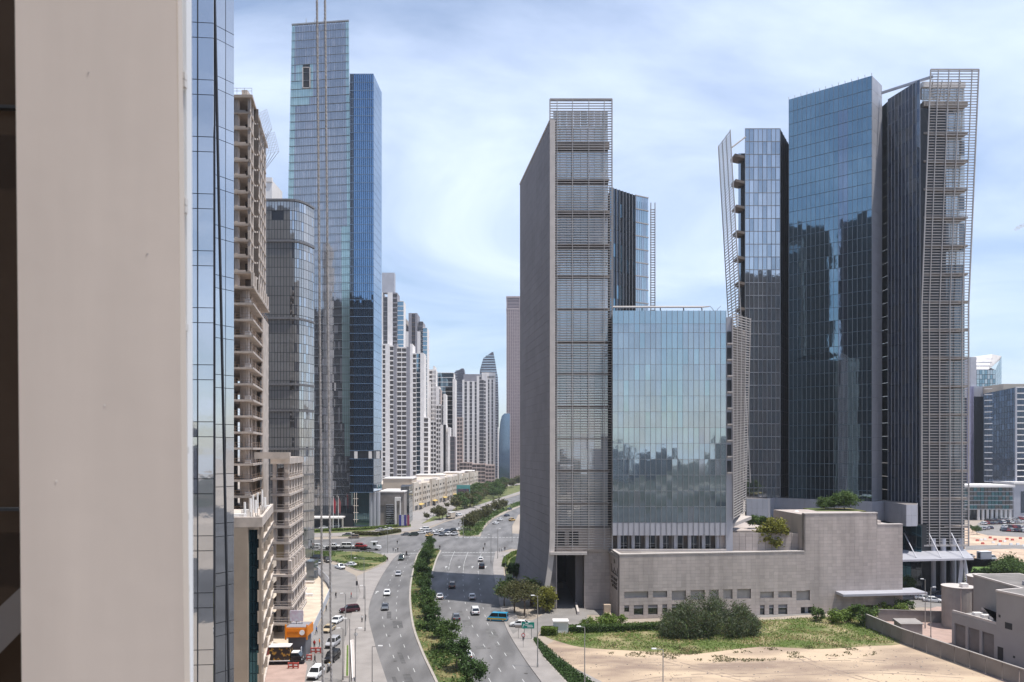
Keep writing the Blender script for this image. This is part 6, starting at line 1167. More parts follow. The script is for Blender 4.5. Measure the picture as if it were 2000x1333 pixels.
# green direction sign and small signs
th = thing('direction_sign', 'green road direction sign on posts beside the right kerb', 'sign', G(1031, 1250)); c = G(1031, 1250); d = c.y
MB().box((X(1019, d), d, Z(1228, d)), (X(1043.5, d), d + .08, Z(1216, d))).build('board', pm('sign_green', (0.0, 0.23, 0.17), .5, var=.03), th)
for px in (1024, 1038): MB().tube(V3(px, d + .15, .13), V3(px, d + .15, Z(1217, d)), .07, n=8).build('post', steel, th)
m = MB(); 
for (x0, y0, x1, y1) in ((1026, 1218, 1032, 1219.4), (1026, 1221, 1040, 1222.2), (1030, 1224, 1041, 1225.4)): m.box((X(x0, d), d - .03, Z(y1, d)), (X(x1, d), d - .005, Z(y0, d)))
m.bar(V3(1021, d - .02, Z(1226, d)), V3(1023, d - .02, Z(1219, d)), .12, .03, up=(0, 1, 0)); m.bar(V3(1023, d - .02, Z(1219, d)), V3(1025, d - .02, Z(1221.5, d)), .1, .03, up=(0, 1, 0)); m.build('lettering', white_p, th)
for k, (px, py, hz, col, lab) in enumerate(((1012.5, 1248, 2.6, (0.25, 0.22, 0.2), 'small brown sign board left of the green direction sign'), (1022, 1266, 2.6, (0.55, 0.06, 0.06), 'round red and white traffic sign below the green sign'), (697, 1170, 4.5, (0.05, 0.05, 0.06), 'dark traffic signal facing away near the grass island'), (695, 1270, 3.2, (0.6, 0.6, 0.6), 'small sign post beside the kerb planter'))):
    g = G(px, py); t = thing('traffic_sign', lab, 'sign', (g.x, g.y, .12)); MB().tube((g.x, g.y, .12), (g.x, g.y, hz), .05, n=6).build('post', steel, t)
    if k in (1, 3): MB().tube((g.x, g.y - .06, hz), (g.x, g.y - .1, hz), .4, n=16).build('plate', pm('sign%d' % k, col, .5), t); MB().tube((g.x, g.y - .1, hz), (g.x, g.y - .12, hz), .25, n=16).build('plate_centre', white_p, t)
    else: MB().box((g.x - .7 if k == 0 else g.x - .25, g.y - .1, hz - (.3 if k == 0 else .9)), (g.x + .7 if k == 0 else g.x + .25, g.y - .02, hz + .3)).build('plate', pm('sign%d' % k, col, .5), t)
o = MB().box(G(1081, 1238) + V((0, 0, 0)), G(1110, 1238) + V((0, 2.2, 2.5))).box(G(1080, 1238.5) + V((0, 0, 2.5)), G(1111, 1238.5) + V((0, 2.6, 2.75))).build('utility_kiosk', white_r); tag(o, 'white utility box between the clipped hedges', 'kiosk')
o = MB(); c = G(1180, 1212); o.box((c.x, c.y, 0), (c.x + 1.6, c.y + 1.2, 3.6)).box((c.x + .1, c.y - 3, 0), (c.x + 1.5, c.y, 1.8)); tag(o.build('gate_post', pm('gate_stone', (0.42, 0.33, 0.25), .8)), 'tan stone gate post at the podium corner', 'post')
th = thing('planter_wall', 'low white wall beside the kerb planter', 'wall', G(690, 1300)); a, b = G(687, 1258), G(691, 1333); MB().slab(b, a, a + V((0, 0, .8)), b + V((0, 0, .8)), .3).build('panel', white_r, th); MB().bar(a + V((.15, 0, .86)), b + V((.15, 0, .86)), .42, .12).build('coping', stone_edge, th)
for k, (px, py) in enumerate(((568, 1306), (578, 1306), (590, 1262), (612, 1276), (622, 1276), (604, 1290))):
    c = G(px, py); m = MB(); 
    for q in range(3): m.box((c.x - .5, c.y - .1, .25 + .3 * q), (c.x + .5, c.y + .1, .45 + .3 * q), q % 2)
    m.box((c.x - .5, c.y - .2, 0), (c.x - .35, c.y + .2, 1.1)); m.box((c.x + .35, c.y - .2, 0), (c.x + .5, c.y + .2, 1.1)); tag(m.build('road_barrier', [pm('barrier_red', (0.5, 0.10, 0.08), .6), white_p]), ['red and white barrier under the food truck cab', 'red and white barrier in front of the food truck', 'red and white barrier beside the orange kiosk', 'red and white barrier across the service road, left one', 'red and white barrier across the service road, right one', 'red and white barrier behind the food truck'][k], 'barrier', 'red and white barriers')
for k in range(16):
    px, py = 1908 + 6 * k + rr.uniform(-3, 3), 1053 + rr.uniform(-3, 12) + .2 * k; c = G(px, py); m = MB(); m.hexa([(c.x - .6, c.y - .3, 0), (c.x + .6, c.y - .3, 0), (c.x + .6, c.y + .3, 0), (c.x - .6, c.y + .3, 0)], [(c.x - .6, c.y - .1, .8), (c.x + .6, c.y - .1, .8), (c.x + .6, c.y + .1, .8), (c.x - .6, c.y + .1, .8)])
    tag(m.build('works_barrier', [MATS['barrier_red'], white_p][k % 2]), '%s plastic barrier at the road works below the car park, %s from the left' % (['red', 'white'][k % 2], ORD[k]), 'barrier', 'barriers at the road works')
# ================================================================== PLANTS
LG = {'dark': leafm('leaf_dark', (0.055, 0.099, 0.029)), 'mid': leafm('leaf_mid', (0.086, 0.139, 0.037)), 'olive': leafm('leaf_olive', (0.112, 0.112, 0.046)), 'yellow': leafm('leaf_yellow', (0.224, 0.224, 0.046)), 'grey': leafm('leaf_grey', tuple(1.25 * q for q in (0.108, 0.129, 0.077)), var=.4), 'dry': leafm('leaf_dry', (0.317, 0.251, 0.119), var=.3), 'lime': leafm('leaf_lime', (0.152, 0.218, 0.046))}
bark = pm('bark', (0.13, 0.095, 0.07), .9, var=.25, scale=3)
def leaf(m, c, s, rg, droop=0.0):
    a = V((rg.gauss(0, 1), rg.gauss(0, 1), rg.gauss(0, .7) - droop)).normalized(); b = a.cross(V((rg.gauss(0, 1), rg.gauss(0, 1), rg.gauss(0, 1)))).normalized(); a, b = a * s, b * s * .55
    m.add([c - a, c + b, c + a, c - b], [(0, 1, 2, 3)])
def tree_meshes(seed, h, rx, rz, trunk_h, n, s, kind, airy=0.0, nclump=26):
    rg = random.Random(seed); tm = MB(); cm_ = MB(); cz = trunk_h + rz * .95; cl = []
    for _ in range(nclump):
        while True:
            p = V((rg.uniform(-1, 1), rg.uniform(-1, 1), rg.uniform(-.9, 1)))
            if .25 < p.length < 1: break
        k = rg.uniform(.8, 1.15); cl.append((V((p.x * rx * k, p.y * rx * k, cz + p.z * rz * k)), rx * rg.uniform(.22, .42)))
    P = [V((0, 0, 0)), V((rg.uniform(-.1, .1) * trunk_h * .5, rg.uniform(-.1, .1), trunk_h * .6)), V((rg.uniform(-.3, .3), rg.uniform(-.2, .2), trunk_h * 1.1))]; r = h * .022
    tm.tube(P[0], P[1], r * 1.3, r, 7); tm.tube(P[1], P[2], r, r * .8, 7)
    for c, q in cl[:14]: mid = P[2].lerp(c, .5) + V((0, 0, -.1 * rz)); tm.tube(P[2], mid, r * .5, r * .28, 5, cap=False); tm.tube(mid, c, r * .28, r * .08, 5, cap=False)
    for c, q in cl:
        for _ in range(int(n / nclump)):
            v = V((rg.gauss(0, .55), rg.gauss(0, .55), rg.gauss(0, .42))) * q * (1 + airy); leaf(cm_, c + v, s * rg.uniform(.6, 1.25), rg)
    return tm.mesh('trunk', bark), cm_.mesh('crown', LG[kind])
TREES = {'street': tree_meshes(1, 6, 2.3, 1.9, 2.2, 2600, .24, 'dark'), 'street2': tree_meshes(2, 6, 2.1, 2.2, 2.0, 2600, .24, 'dark'), 'street3': tree_meshes(3, 5.5, 2.6, 1.7, 2.2, 2400, .24, 'mid', nclump=20),
         'airy': tree_meshes(4, 7, 3.0, 2.2, 2.6, 1700, .20, 'olive', .35), 'roundg': tree_meshes(15, 5, 3.0, 2.3, 1.0, 4600, .24, 'mid', nclump=44), 'round': tree_meshes(5, 4, 1.9, 1.7, .8, 5600, .2, 'yellow', nclump=52), 'big': tree_meshes(6, 8, 4.0, 2.6, 3.0, 4200, .26, 'mid', nclump=34), 'far': tree_meshes(7, 8, 3.6, 2.6, 2.6, 1300, .45, 'mid'), 'far2': tree_meshes(8, 8, 3.2, 3.0, 2.4, 1300, .45, 'olive'), 'bush': tree_meshes(9, 1.6, 1.5, .9, .25, 1500, .15, 'lime', nclump=18), 'bush2': tree_meshes(10, 1.6, 1.3, 1.1, .25, 1500, .15, 'mid', nclump=18)}
def tree(kind, loc, sc, label, group=None, name='tree', cat='tree', rz=None, sz=1.0):
    t = thing(name, label, cat, loc, group, rr.uniform(0, 6.28) if rz is None else rz, sc); t.scale = (sc, sc, sc * sz); obj('trunk' if cat == 'tree' else 'stems', TREES[kind][0], t, local=True); obj('crown' if cat == 'tree' else 'foliage', TREES[kind][1], t, local=True); return t
mt = [(892, 1312, 1.0), (872, 1272, 1.0), (844, 1232, .95), (838, 1208, .9), (834, 1186, .85), (829, 1166, .8), (831, 1149, .8), (826, 1133, .85), (830, 1117, .85), (832, 1104, .9), (836, 1093, .9), (838, 1084, .95), (842, 1076, .95), (922, 1352, 1.0), (822, 1158, .75), (818, 1128, .8), (856, 1248, .7)]
NUM = ORD + ['seventeenth', 'eighteenth']
mts = sorted(mt, key=lambda q: -q[1])
for k, (px, py, s) in enumerate(mts): tree(['street', 'street2', 'street3'][k % 3], (*G(px, py).xy, .2), s, 'dark green median tree, %s counting from the viewer' % NUM[k], 'trees along the median', 'street_tree')
def scatter(name, label, poly, n, smin, smax, kind, zmax=.5, parent=None, z0=.1, cat='grass', seed=1, clump=None):
    rg = random.Random(seed); xs = [p[0] for p in poly]; ys = [p[1] for p in poly]; m = MB(); k = 0; tries = 0
    while k < n and tries < n * 12:
        tries += 1; x, y = rg.uniform(min(xs), max(xs)), rg.uniform(min(ys), max(ys))
        if not inpoly(x, y, poly) or (clump and not clump(x, y)): continue
        leaf(m, V((x, y, z0 + rg.uniform(0, 1) ** 1.5 * zmax)), rg.uniform(smin, smax), rg); k += 1
    o = m.build(name, LG[kind], parent, stuff=True)
    if parent is None: tag(o, label, cat)
    return o
from mathutils import noise
def wave(fx, fy, ph, th_): return lambda x, y: noise.noise(V((x * fx * .5, y * fy * .5, ph))) * 2.6 + noise.noise(V((x * 1.1, y * 1.1, ph + 5))) * .9 > th_
bp_ = [(p.x + .7, p.y) for p in Lm] + [(p.x - .7, p.y) for p in Rm[::-1]]
scatter('median_planting', 'low green ground cover growing in patches along the median', bp_, 9000, .18, .4, 'mid', .8, clump=wave(.4, .22, 1, -.1), cat='ground cover')
scatter('median_planting', 'dry straw coloured grass patches on the median', bp_, 3500, .12, .3, 'dry', .5, clump=lambda x, y: not wave(.4, .22, 1, .1)(x, y), cat='ground cover', seed=3)
gp2 = [(p[0], p[1]) for p in gpoly]
scatter('grass', 'rough green grass along the edge of the sand lot', gp2, 16000, .08, .22, 'lime', .3, clump=wave(.25, .5, 2, -1.0))
scatter('grass', 'dry yellow grass among the green by the sand lot', gp2, 4500, .08, .24, 'dry', .35, clump=wave(.3, .4, 4, .2), seed=5)
scatter('grass', 'weeds creeping out over the sand below the stone podium', [G(*p) for p in [(1100, 1256), (1740, 1262), (1700, 1285), (1400, 1295), (1200, 1280)]], 2500, .08, .22, 'olive', .25, z0=.0, clump=wave(.5, .9, .5, .7), seed=6)
scatter('bank_planting', 'dense dark ground cover on the planted bank', [G(*p) for p in [(1041, 1251), (1048, 1249), (1090, 1286), (1165, 1342), (1280, 1455), (1235, 1455), (1112, 1338), (1062, 1285)]], 9000, .12, .28, 'dark', .6, cat='ground cover')
scatter('island_grass', 'green grass edging the traffic island', [(p.x, p.y) for p in isl], 5000, .15, .35, 'mid', .25, z0=.2, clump=wave(.2, .3, 2.2, -.1))
scatter('far_median_planting', 'low planting of the boulevard median beneath its trees', [(p.x, p.y) for p in far_med], 3000, .3, .7, 'mid', .9, z0=.2, clump=wave(.2, .1, 1, -.4), cat='ground cover')
def hedge(pts, wd_, h, label, kind='lime', n=2600, s=.2, seed=1):
    rg = random.Random(seed); m = MB(); c = MB()
    for a, b in zip(pts[:-1], pts[1:]):
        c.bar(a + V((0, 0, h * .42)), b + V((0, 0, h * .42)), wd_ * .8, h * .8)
        nn = V((-(b - a).y, (b - a).x, 0)).normalized(); L = (b - a).length
        for _ in range(int(n / (len(pts) - 1))):
            u, v, w_ = rg.uniform(0, 1), rg.uniform(-.5, .5), rg.uniform(.05, 1)
            if rg.random() < .7: v = math.copysign(.5, v) if rg.random() < .5 else v; w_ = 1 if abs(v) < .5 else w_
            leaf(m, a.lerp(b, u) + nn * v * wd_ + V((0, 0, w_ * h + rg.gauss(0, .06))), s * rg.uniform(.6, 1.2), rg)
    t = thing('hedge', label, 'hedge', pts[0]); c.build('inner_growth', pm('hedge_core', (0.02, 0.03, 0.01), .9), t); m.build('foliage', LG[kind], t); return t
hedge([G(1058, 1240), G(1088, 1242)], 1.8, 1.6, 'clipped hedge left of the white utility box', seed=2)
hedge([G(1110, 1236), G(1200, 1234), G(1300, 1230)], 1.9, 1.5, 'clipped hedge running right from the white utility box', 'mid', 5000, seed=3)
hedge([G(612, 1040), G(700, 1036), G(800, 1028)], 2.5, 1.2, 'long bright green hedge before the tall tower forecourt', 'lime', 4000, .4, 4)
hedge([G(690, 1046), G(740, 1047), G(778, 1040)], 3.5, 1.6, 'olive hedge in front of the bright green one', 'olive', 3500, .4, 5)
hedge([G(985, 1108), G(988, 1096), G(1003, 1086), G(1014, 1083)], 1.6, 1.5, 'curved hedge at the far foot of the dark stone wall', 'lime', 3000, .25, 6)
hedge([G(1000, 1115), G(1004, 1100), G(1014, 1094)], 2.4, 1.4, 'inner hedge of the garden bed under the stone wall', 'mid', 2500, .25, 7)
o = tree('airy', (*G(1005, 1198).xy, .1), 1.15, 'sparse brownish tree beside the driveway', name='tree'); tree('airy', (*G(1024, 1203).xy, .1), 1.2, 'leaning airy tree left of the driveway mouth'); tree('street3', (*G(985, 1185).xy, .1), 1.1, 'dark bushy tree at the kerb left of the driveway trees'); tree('street', (*G(1010, 1178).xy, .1), 1.1, 'dark tree behind the sparse driveway trees'); tree('round', (*G(1066, 1196).xy, .1), 1.35, 'yellow green rounded tree against the passage pier'); tree('street2', (*G(1003, 1140).xy, .1), 1.0, 'dark tree at the flaring foot of the stone wall'); tree('big', (*G(1040, 1186).xy, .1), .75, 'green tree right under the palm')
for k, (px, py, s) in enumerate(((1165, 1226, 1.1), (1185, 1224, 1.3), (1205, 1222, 1.1), (1150, 1228, .9))): tree('bush', (*G(px, py).xy, .05), s * 1.2, 'yellow green shrub at the podium corner, %s' % ['second from the left', 'tallest of the group', 'rightmost of the group', 'leftmost of the group'][k], 'shrubs at the podium corner', 'shrub', 'shrub')
for k, (px, py, s, kd) in enumerate(((1600, 1214, 1.2, 'bush2'), (1630, 1216, 1.5, 'bush'), (1660, 1212, 1.5, 'bush'), (1684, 1222, 1.8, 'bush2'), (1700, 1206, 1.3, 'bush'), (1745, 1200, 1.5, 'bush'), (1768, 1198, 1.3, 'bush2'))): tree(kd, (*G(px, py).xy, .05), s * 1.1, 'shrub along the foot of the podium, %s from the left' % ORD[k], 'shrubs along the podium foot', 'shrub', 'shrub')
# palm
def palm(loc, h, label, seed=1, sc=1.0):
    rg = random.Random(seed); t = thing('palm_tree', label, 'palm', loc, None, 0, sc); tm = MB(); fr_ = MB()
    for k in range(6): tm.tube((0, 0, h * k / 6), (0, 0, h * (k + 1) / 6), .28 - .015 * k, .25 - .015 * k, 8)
    for k in range(22):
        a = k * 2.4; el = rg.uniform(-.2, 1.1); p = V((0, 0, h)); dr = V((math.cos(a) * math.cos(el), math.sin(a) * math.cos(el), math.sin(el))); prev = p
        for i in range(8):
            dr = (dr + V((0, 0, -.16))).normalized(); q = prev + dr * .36; sd_v = dr.cross(V((0, 0, 1))).normalized(); wd_ = .5 * math.sin((i + 1) / 9 * math.pi)
            fr_.add([prev, q, q + sd_v * wd_ + V((0, 0, -.15)), prev + sd_v * wd_ * .8 + V((0, 0, -.12))], [(0, 1, 2, 3)]); fr_.add([prev, q, q - sd_v * wd_ + V((0, 0, -.15)), prev - sd_v * wd_ * .8 + V((0, 0, -.12))], [(3, 2, 1, 0)]); prev = q
    lbuild(tm, 'trunk', bark, t); lbuild(fr_, 'fronds', LG['lime' if seed == 1 else 'mid'], t)
palm((*G(1037, 1184).xy, 0), 6.5, 'palm tree in front of the dark stone wall foot', 1); palm((*G(1905, 1162).xy, 0), 4.5, 'palm tree right of the tower canopy, left one', 2); palm((*G(1925, 1168).xy, 0), 4.2, 'palm tree right of the tower canopy, right one', 3)
# feathery tamarisk mass
t = thing('tamarisk_bush', 'huge feathery grey green bush in front of the stone podium', 'shrub', (*G(1385, 1245).xy, 0)); c = G(1385, 1243); rg = random.Random(11); m = MB(); st_ = MB()
lob = [(rg.uniform(-9.5, 10), rg.uniform(-3, 4)) for _ in range(60)]
for (lx, ly) in lob:
    top = 9.2 * max(.25, 1 - ((lx - .8) / 12.5) ** 2 * .8) * rg.uniform(.55, 1.05); top = max(2.0, top); cx, cy = c.x + lx, c.y + ly
    if rg.random() < .12: st_.tube((cx * .5 + c.x * .5, cy, 0), (cx, cy, top * .7), .12, .03, 5, cap=False)
    for _ in range(620):
        u = rg.random(); z = top * (u ** .6) * rg.uniform(.7, 1.0); r = 1.7 * (1 - .45 * z / max(top, 1)); p = V((cx + rg.gauss(0, r * .6), cy + rg.gauss(0, r * .6), max(.05, z)))
        a = V((rg.gauss(0, .5) + lx * .05, rg.gauss(0, .5), rg.uniform(.1, 1))).normalized() * rg.uniform(.35, .75); b = a.cross(V((rg.gauss(0, 1), rg.gauss(0, 1), 0))).normalized() * .085
        m.add([p - b, p + b, p + a], [(0, 1, 2)])
m.m = [rg.choice((0, 0, 0, 1, 2)) if i % 40 else 0 for i in range(len(m.m))]; st_.build('stems', bark, t); m.build('foliage', [LG['grey'], LG['olive'], LG['mid']], t)
# terrace plants
for (px, d, z, s, kd, lab) in ((1511, 186.5, 15, 1.75, 'round', 'round yellow flowering tree on the podium terrace'), (1470, 197, 20, 1.2, 'bush2', 'dark green shrubs at the foot of the leaning screen'), (1488, 198, 20, 1.1, 'bush2', 'green shrub behind the round yellow tree'), (1612, 197, 24.2, .72, 'roundg', 'dark tree at the left on the high podium roof'), (1650, 197, 24.2, 1.08, 'roundg', 'spreading green tree on the high podium roof'), (1630, 199, 24.2, .7, 'roundg', 'small tree between the two roof trees')): tree(kd, (X(px, d), d, z), s, lab, sz=.8 if px > 1600 else 1)
MB().box((X(1595, 193), 192.6, 23.9), (X(1690, 193), 202, 24.3)).build('roof_garden', lawn, None)['kind'] = 'structure'
# boulevard and far trees
rr2 = random.Random(21); ft = []
TENS = ['', '', 'twenty', 'thirty', 'forty', 'fifty', 'sixty', 'seventy', 'eighty', 'ninety']
def ordw(n): return (ORD + ['seventeenth', 'eighteenth', 'nineteenth'])[n - 1] if n < 20 else (TENS[n // 10][:-1] + 'ieth' if n % 10 == 0 else TENS[n // 10] + ' ' + ORD[n % 10 - 1])
for (px, py) in ((913, 1034), (918, 1037), (924, 1028), (934, 1022), (945, 1018), (953, 1012), (971, 1003), (983, 997), (864, 1014), (858, 1016)): ft.append((px, py, rr2.uniform(.9, 1.15), 'far2'))
for k in range(44):
    u = rr2.random(); px = 912 + u * 100; y0 = 1000 - u * 42; ft.append((px, y0 - rr2.uniform(0, 1) * 26, rr2.uniform(.8, 1.5), rr2.choice(['far', 'far', 'far2'])))
for k in range(22): u = rr2.random(); ft.append((885 + u * 95, 996 - u * 34 + rr2.uniform(-9, 7), rr2.uniform(.6, 1.2), rr2.choice(['far', 'far2'])))
for k in range(7): ft.append((834 + 13 * k, 1016 - 7.5 * k, rr2.uniform(.5, .75), 'far2'))
ft.sort(key=lambda q: q[0])
for k, (px, py, s, kd) in enumerate(ft):
    near = py > 1002; lab = ('slender tree on the boulevard median, %s of the boulevard trees from the left' if near else 'leafy tree of the boulevard park strip, %s of the boulevard trees from the left') % ordw(k + 1); tree(kd, (*G(px, max(py, 938)).xy, 0), s, lab, 'boulevard trees', 'boulevard_tree')
for k, (px, py, s) in enumerate(((1900, 1040, .6), (1908, 1044, .5), (1915, 1148, 1.0), (1945, 1150, 1.1), (1965, 1154, 1.1), (1985, 1150, 1.2), (2005, 1150, 1.2), (1975, 1138, 1.0), (1995, 1136, 1.0), (1900, 1152, .7), (1770, 1160, .6), (1778, 1165, .6))): tree(['street', 'big', 'street2'][k % 3], (*G(px, py).xy, 0), s, ['small tree at the near corner of the far car park', 'second small tree at the corner of the far car park', 'tree left of the two palms by the tower canopy', 'tree right of the two palms', 'tree behind the round tank', 'tree above the service building roof', 'rightmost near tree at the picture edge', 'tree below the box truck', 'tree behind the rightmost near tree', 'small tree at the canopy pylon', 'small tree at the end of the podium, left one', 'small tree at the end of the podium, right one'][k], 'trees right of the office tower', 'garden_tree')
struct(MB().prism([G(*p) for p in ((1885, 1150), (1900, 1108), (2100, 1108), (2150, 1150))], -.2, .1).build('garden_lawn', pm('turf_g', (0.10, 0.17, 0.03), .95, var=.2, scale=1)))
tag(MB().box((X(1962, 232), 232, 0), (X(1975, 232), 233, 2.6)).build('garden_screen', stone_dark), 'small grey screen wall among the trees at the right edge', 'wall')

# ================================================================== PEOPLE
def person_mesh(name, pose):
    """one skinned body grown from a joint skeleton, then coloured by height"""
    j = [((0, 0, .93), .15), ((0, 0, 1.18), .145), ((0, 0, 1.42), .13), ((0, .01, 1.54), .06), ((0, .02, 1.66), .10), ((0, .02, 1.74), .085),
         ((-.19, 0, 1.40), .07), ((-.25, .0, 1.15), .05), ((-.24, .10, .92), .04), ((.19, 0, 1.40), .07), ((.25, .0, 1.15), .05), ((.24, .08 if pose else -.04, .92), .04),
         ((-.10, 0, .86), .10), ((-.11, .16 * pose, .48), .07), ((-.11, .05 * pose, .08), .05), ((-.11, .2, .04), .045), ((.10, 0, .86), .10), ((.11, -.05 * pose, .48), .07), ((.11, -.28 * pose, .09), .05), ((.11, -.28 * pose + .15, .04), .045)]
    ed = [(0, 1), (1, 2), (2, 3), (3, 4), (4, 5), (2, 6), (6, 7), (7, 8), (2, 9), (9, 10), (10, 11), (0, 12), (12, 13), (13, 14), (14, 15), (0, 16), (16, 17), (17, 18), (18, 19)]
    me = bpy.data.meshes.new('sk'); me.from_pydata([p for p, r in j], ed, []); o = bpy.data.objects.new('sk', me); COL.objects.link(o); md = o.modifiers.new('s', 'SKIN')
    for k, (p, r) in enumerate(j): me.skin_vertices[0].data[k].radius = (r, r)
    me.skin_vertices[0].data[0].use_root = True; o.modifiers.new('u', 'SUBSURF').levels = 1
    dg = bpy.context.evaluated_depsgraph_get(); out = bpy.data.meshes.new_from_object(o.evaluated_get(dg)); bpy.data.objects.remove(o); out.name = name
    out.materials.clear()
    for m_ in (pm('trousers', (0.03, 0.035, 0.05), .9), pm('shirt', (0.3, 0.3, 0.3), .9), pm('skin', (0.28, 0.16, 0.10), .7), pm('hair', (0.015, 0.012, 0.01), .8)): out.materials.append(m_)
    for p in out.polygons:
        z, x = p.center.z, abs(p.center.x); p.material_index = 3 if z > 1.70 or (z > 1.6 and p.center.y < -.03) else (2 if z > 1.5 or (x > .2 and z < 1.12 and z > .8) else (1 if z > .95 else 0)); p.use_smooth = True
    return out
PM_ = [person_mesh('person_standing', 0), person_mesh('person_walking', 1)]
SH = dict(white=(0.7, 0.7, 0.7), red=(0.45, 0.04, 0.04), orange=(0.75, 0.16, 0.02), black=(0.02, 0.02, 0.02), blue=(0.06, 0.12, 0.3), grey=(0.25, 0.25, 0.25), yellow=(0.6, 0.5, 0.05))
def person(px, py, col, label, pose=1, rz=None, z=.13, loc=None):
    g = G(px, py) if loc is None else V(loc); o = obj('person', PM_[pose], None, loc=(g.x, g.y, z)); o.rotation_euler = (0, 0, rr.uniform(0, 6.28) if rz is None else rz)
    for i in range(4): o.material_slots[i].link = 'OBJECT' if i == 1 else 'DATA'
    o.material_slots[1].material = pm('shirt_' + col, SH[col], .9); tag(o, label, 'person', 'pedestrians'); return o
for a in ((707, 1217, 'white', 'person in white top standing on the wide pavement, left of a pair', 0), (714, 1215, 'black', 'person in dark clothes standing on the wide pavement, right of a pair', 0), (686, 1170, 'red', 'person in red walking near the traffic signal', 1), (614, 1268, 'red', 'person in dark red at the barriers on the service road', 0), (624, 1265, 'orange', 'person in orange vest beside the barriers', 0), (618, 1240, 'blue', 'person in blue walking along the site fence', 1), (637, 1196, 'black', 'dark clothed person far along the site fence', 1), (656, 1170, 'black', 'dark clothed person at the top of the service road', 1), (615, 1298, 'black', 'person in black walking ahead of the white off-road car', 1), (757, 1098, 'black', 'person in black at the tip of the grass island', 1),
          (768, 1078, 'grey', 'person in grey waiting at the left crossing, left one', 0), (773, 1079, 'white', 'person in white waiting at the left crossing, middle one', 0), (777, 1079, 'black', 'person in black waiting at the left crossing, right one', 0), (776, 1064, 'black', 'person in dark clothes crossing the side street', 1), (944, 1078, 'black', 'person in dark clothes at the right crossing', 1), (947, 1069, 'black', 'person in black standing on the crossing refuge', 0), (975, 1080, 'grey', 'person in grey in the group under the stone wall, left one', 0), (980, 1079, 'white', 'person in white in the group under the stone wall', 1), (986, 1077, 'black', 'tallest dark clothed person in the group under the stone wall', 0), (896, 1028, 'black', 'person in black walking along the boulevard median', 1), (1022, 1253, 'black', 'person in dark clothes behind the green sign', 0), (859, 1074, 'black', 'person in black at the near end of the median', 0), (953, 1026, 'black', 'person in black on the boulevard kerb', 1)): person(*a[:4], a[4])
for k, (px, py, col) in enumerate(((642, 1312, 'white'), (794, 1085, 'black'))):
    g = G(px, py); t = thing('motorbike', ['delivery scooter with yellow box on the service road', 'black motorbike beside the dark green off-road car'][k], 'motorbike', (g.x, g.y, 0), None, R(-95 if k == 0 else -60))
    for x in (-.65, .65): w_ = obj('wheel', WH_ME, t, loc=(x, 0, .3), local=True); w_.scale = (.88, .6, .88)
    lbuild(MB().hexa([(-.6, -.14, .35), (.45, -.12, .35), (.45, .12, .35), (-.6, .14, .35)], [(-.75, -.16, .8), (.2, -.12, .75), (.2, .12, .75), (-.75, .16, .8)]).bar((.45, 0, .4), (.62, 0, 1.0), .14), 'body', blackp, t); lbuild(MB().bar((.6, -.34, 1.02), (.6, .34, 1.02), .05), 'handlebar', steel, t)
    if k == 0: lbuild(MB().box((-1.0, -.3, .85), (-.45, .3, 1.4)), 'delivery_box', paint('yellow', COLS['yellow']), t)
    j = person(px, py, col, ['rider in white on the delivery scooter', 'rider in black on the motorbike'][k], 0, R(-95 if k == 0 else -60) - math.pi / 2, z=.02)

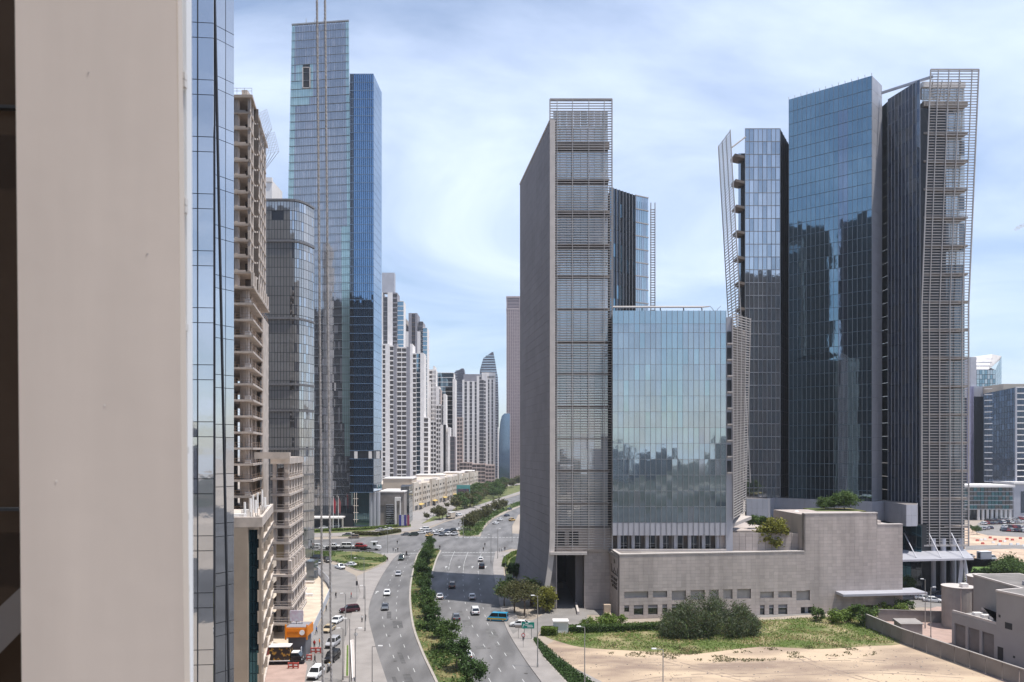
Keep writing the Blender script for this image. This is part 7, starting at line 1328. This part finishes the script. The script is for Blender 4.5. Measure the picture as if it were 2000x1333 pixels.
# stones and tyre tracks on the sand
sand_poly = [G(*p) for p in ((1085, 1270), (1150, 1275), (1400, 1290), (1750, 1262), (1960, 1332), (2050, 1380), (1300, 1420), (1150, 1335))]
rg = random.Random(31); m = MB(); xs = [p.x for p in sand_poly]; ys = [p.y for p in sand_poly]; k = 0
while k < 1400:
    x, y = rg.uniform(min(xs), max(xs)), rg.uniform(min(ys), max(ys))
    if not inpoly(x, y, sand_poly): continue
    r = .04 + .16 * rg.random() ** 5; m.hexa([(x - r, y - r, -.03), (x + r, y - r * .8, -.03), (x + r * .8, y + r, -.03), (x - r, y + r * .7, -.03)], [(x - r * .5, y - r * .6, r * .6), (x + r * .4, y - r * .5, r * .8), (x + r * .5, y + r * .4, r * .6), (x - r * .6, y + r * .5, r * .5)]); k += 1
tag(m.build('stones', pm('stone_bits', (0.36, 0.30, 0.25), .9, island=.3), None, stuff=True), 'loose stones and litter scattered over the sand lot', 'stones')
trk = pm('track_sand', (0.30, 0.228, 0.18), .95, var=.2, scale=.4)
for q, pts in enumerate((((1110, 1300), (1250, 1296), (1420, 1300), (1640, 1288), (1800, 1300)), ((1180, 1345), (1320, 1322), (1500, 1318), (1700, 1312), (1880, 1322)), ((1300, 1290), (1380, 1310), (1500, 1340), (1620, 1380)), ((1560, 1282), (1600, 1300), (1700, 1330), (1840, 1360)))):
    c_ = smooth([G(*p) for p in pts], 10)
    for sd_s in (-.8, .8):
        m = MB()
        for i in range(len(c_) - 1):
            a_, b_ = c_[i], c_[i+1]; e_ = (b_ - a_).normalized(); s_ = V((-e_.y, e_.x, 0)); wa, wb = .13 + .1 * rg.random(), .13 + .1 * rg.random()
            if rg.random() < .25: continue
            o_ = V((0, 0, -.014 + .002 * q)); m.add([a_ + s_ * (sd_s - wa) + o_, b_ + s_ * (sd_s - wb) + o_, b_ + s_ * (sd_s + wb) + o_, a_ + s_ * (sd_s + wa) + o_], [(0, 1, 2, 3)])
        struct(m.build('tyre_track', trk))
# ================================================================== HAZE
hz = MB().box((-3100, -1800, -1.2), (3100, 4600, 330)).mesh('haze', pm('tmp', (1, 1, 1))); hz.materials.clear()
hm = bpy.data.materials.new('haze_air'); hm.use_nodes = True; ht = hm.node_tree; ht.nodes.clear(); ho = N(ht, 'ShaderNodeOutputMaterial'); pv = N(ht, 'ShaderNodeVolumePrincipled')
pv.inputs['Color'].default_value = (0.86, 0.88, 0.95, 1); pv.inputs['Density'].default_value = 0.00012; pv.inputs['Anisotropy'].default_value = 0.3; ht.links.new(pv.outputs[0], ho.inputs['Volume']); hz.materials.append(hm)
o = obj('haze', hz); o['kind'] = 'stuff'
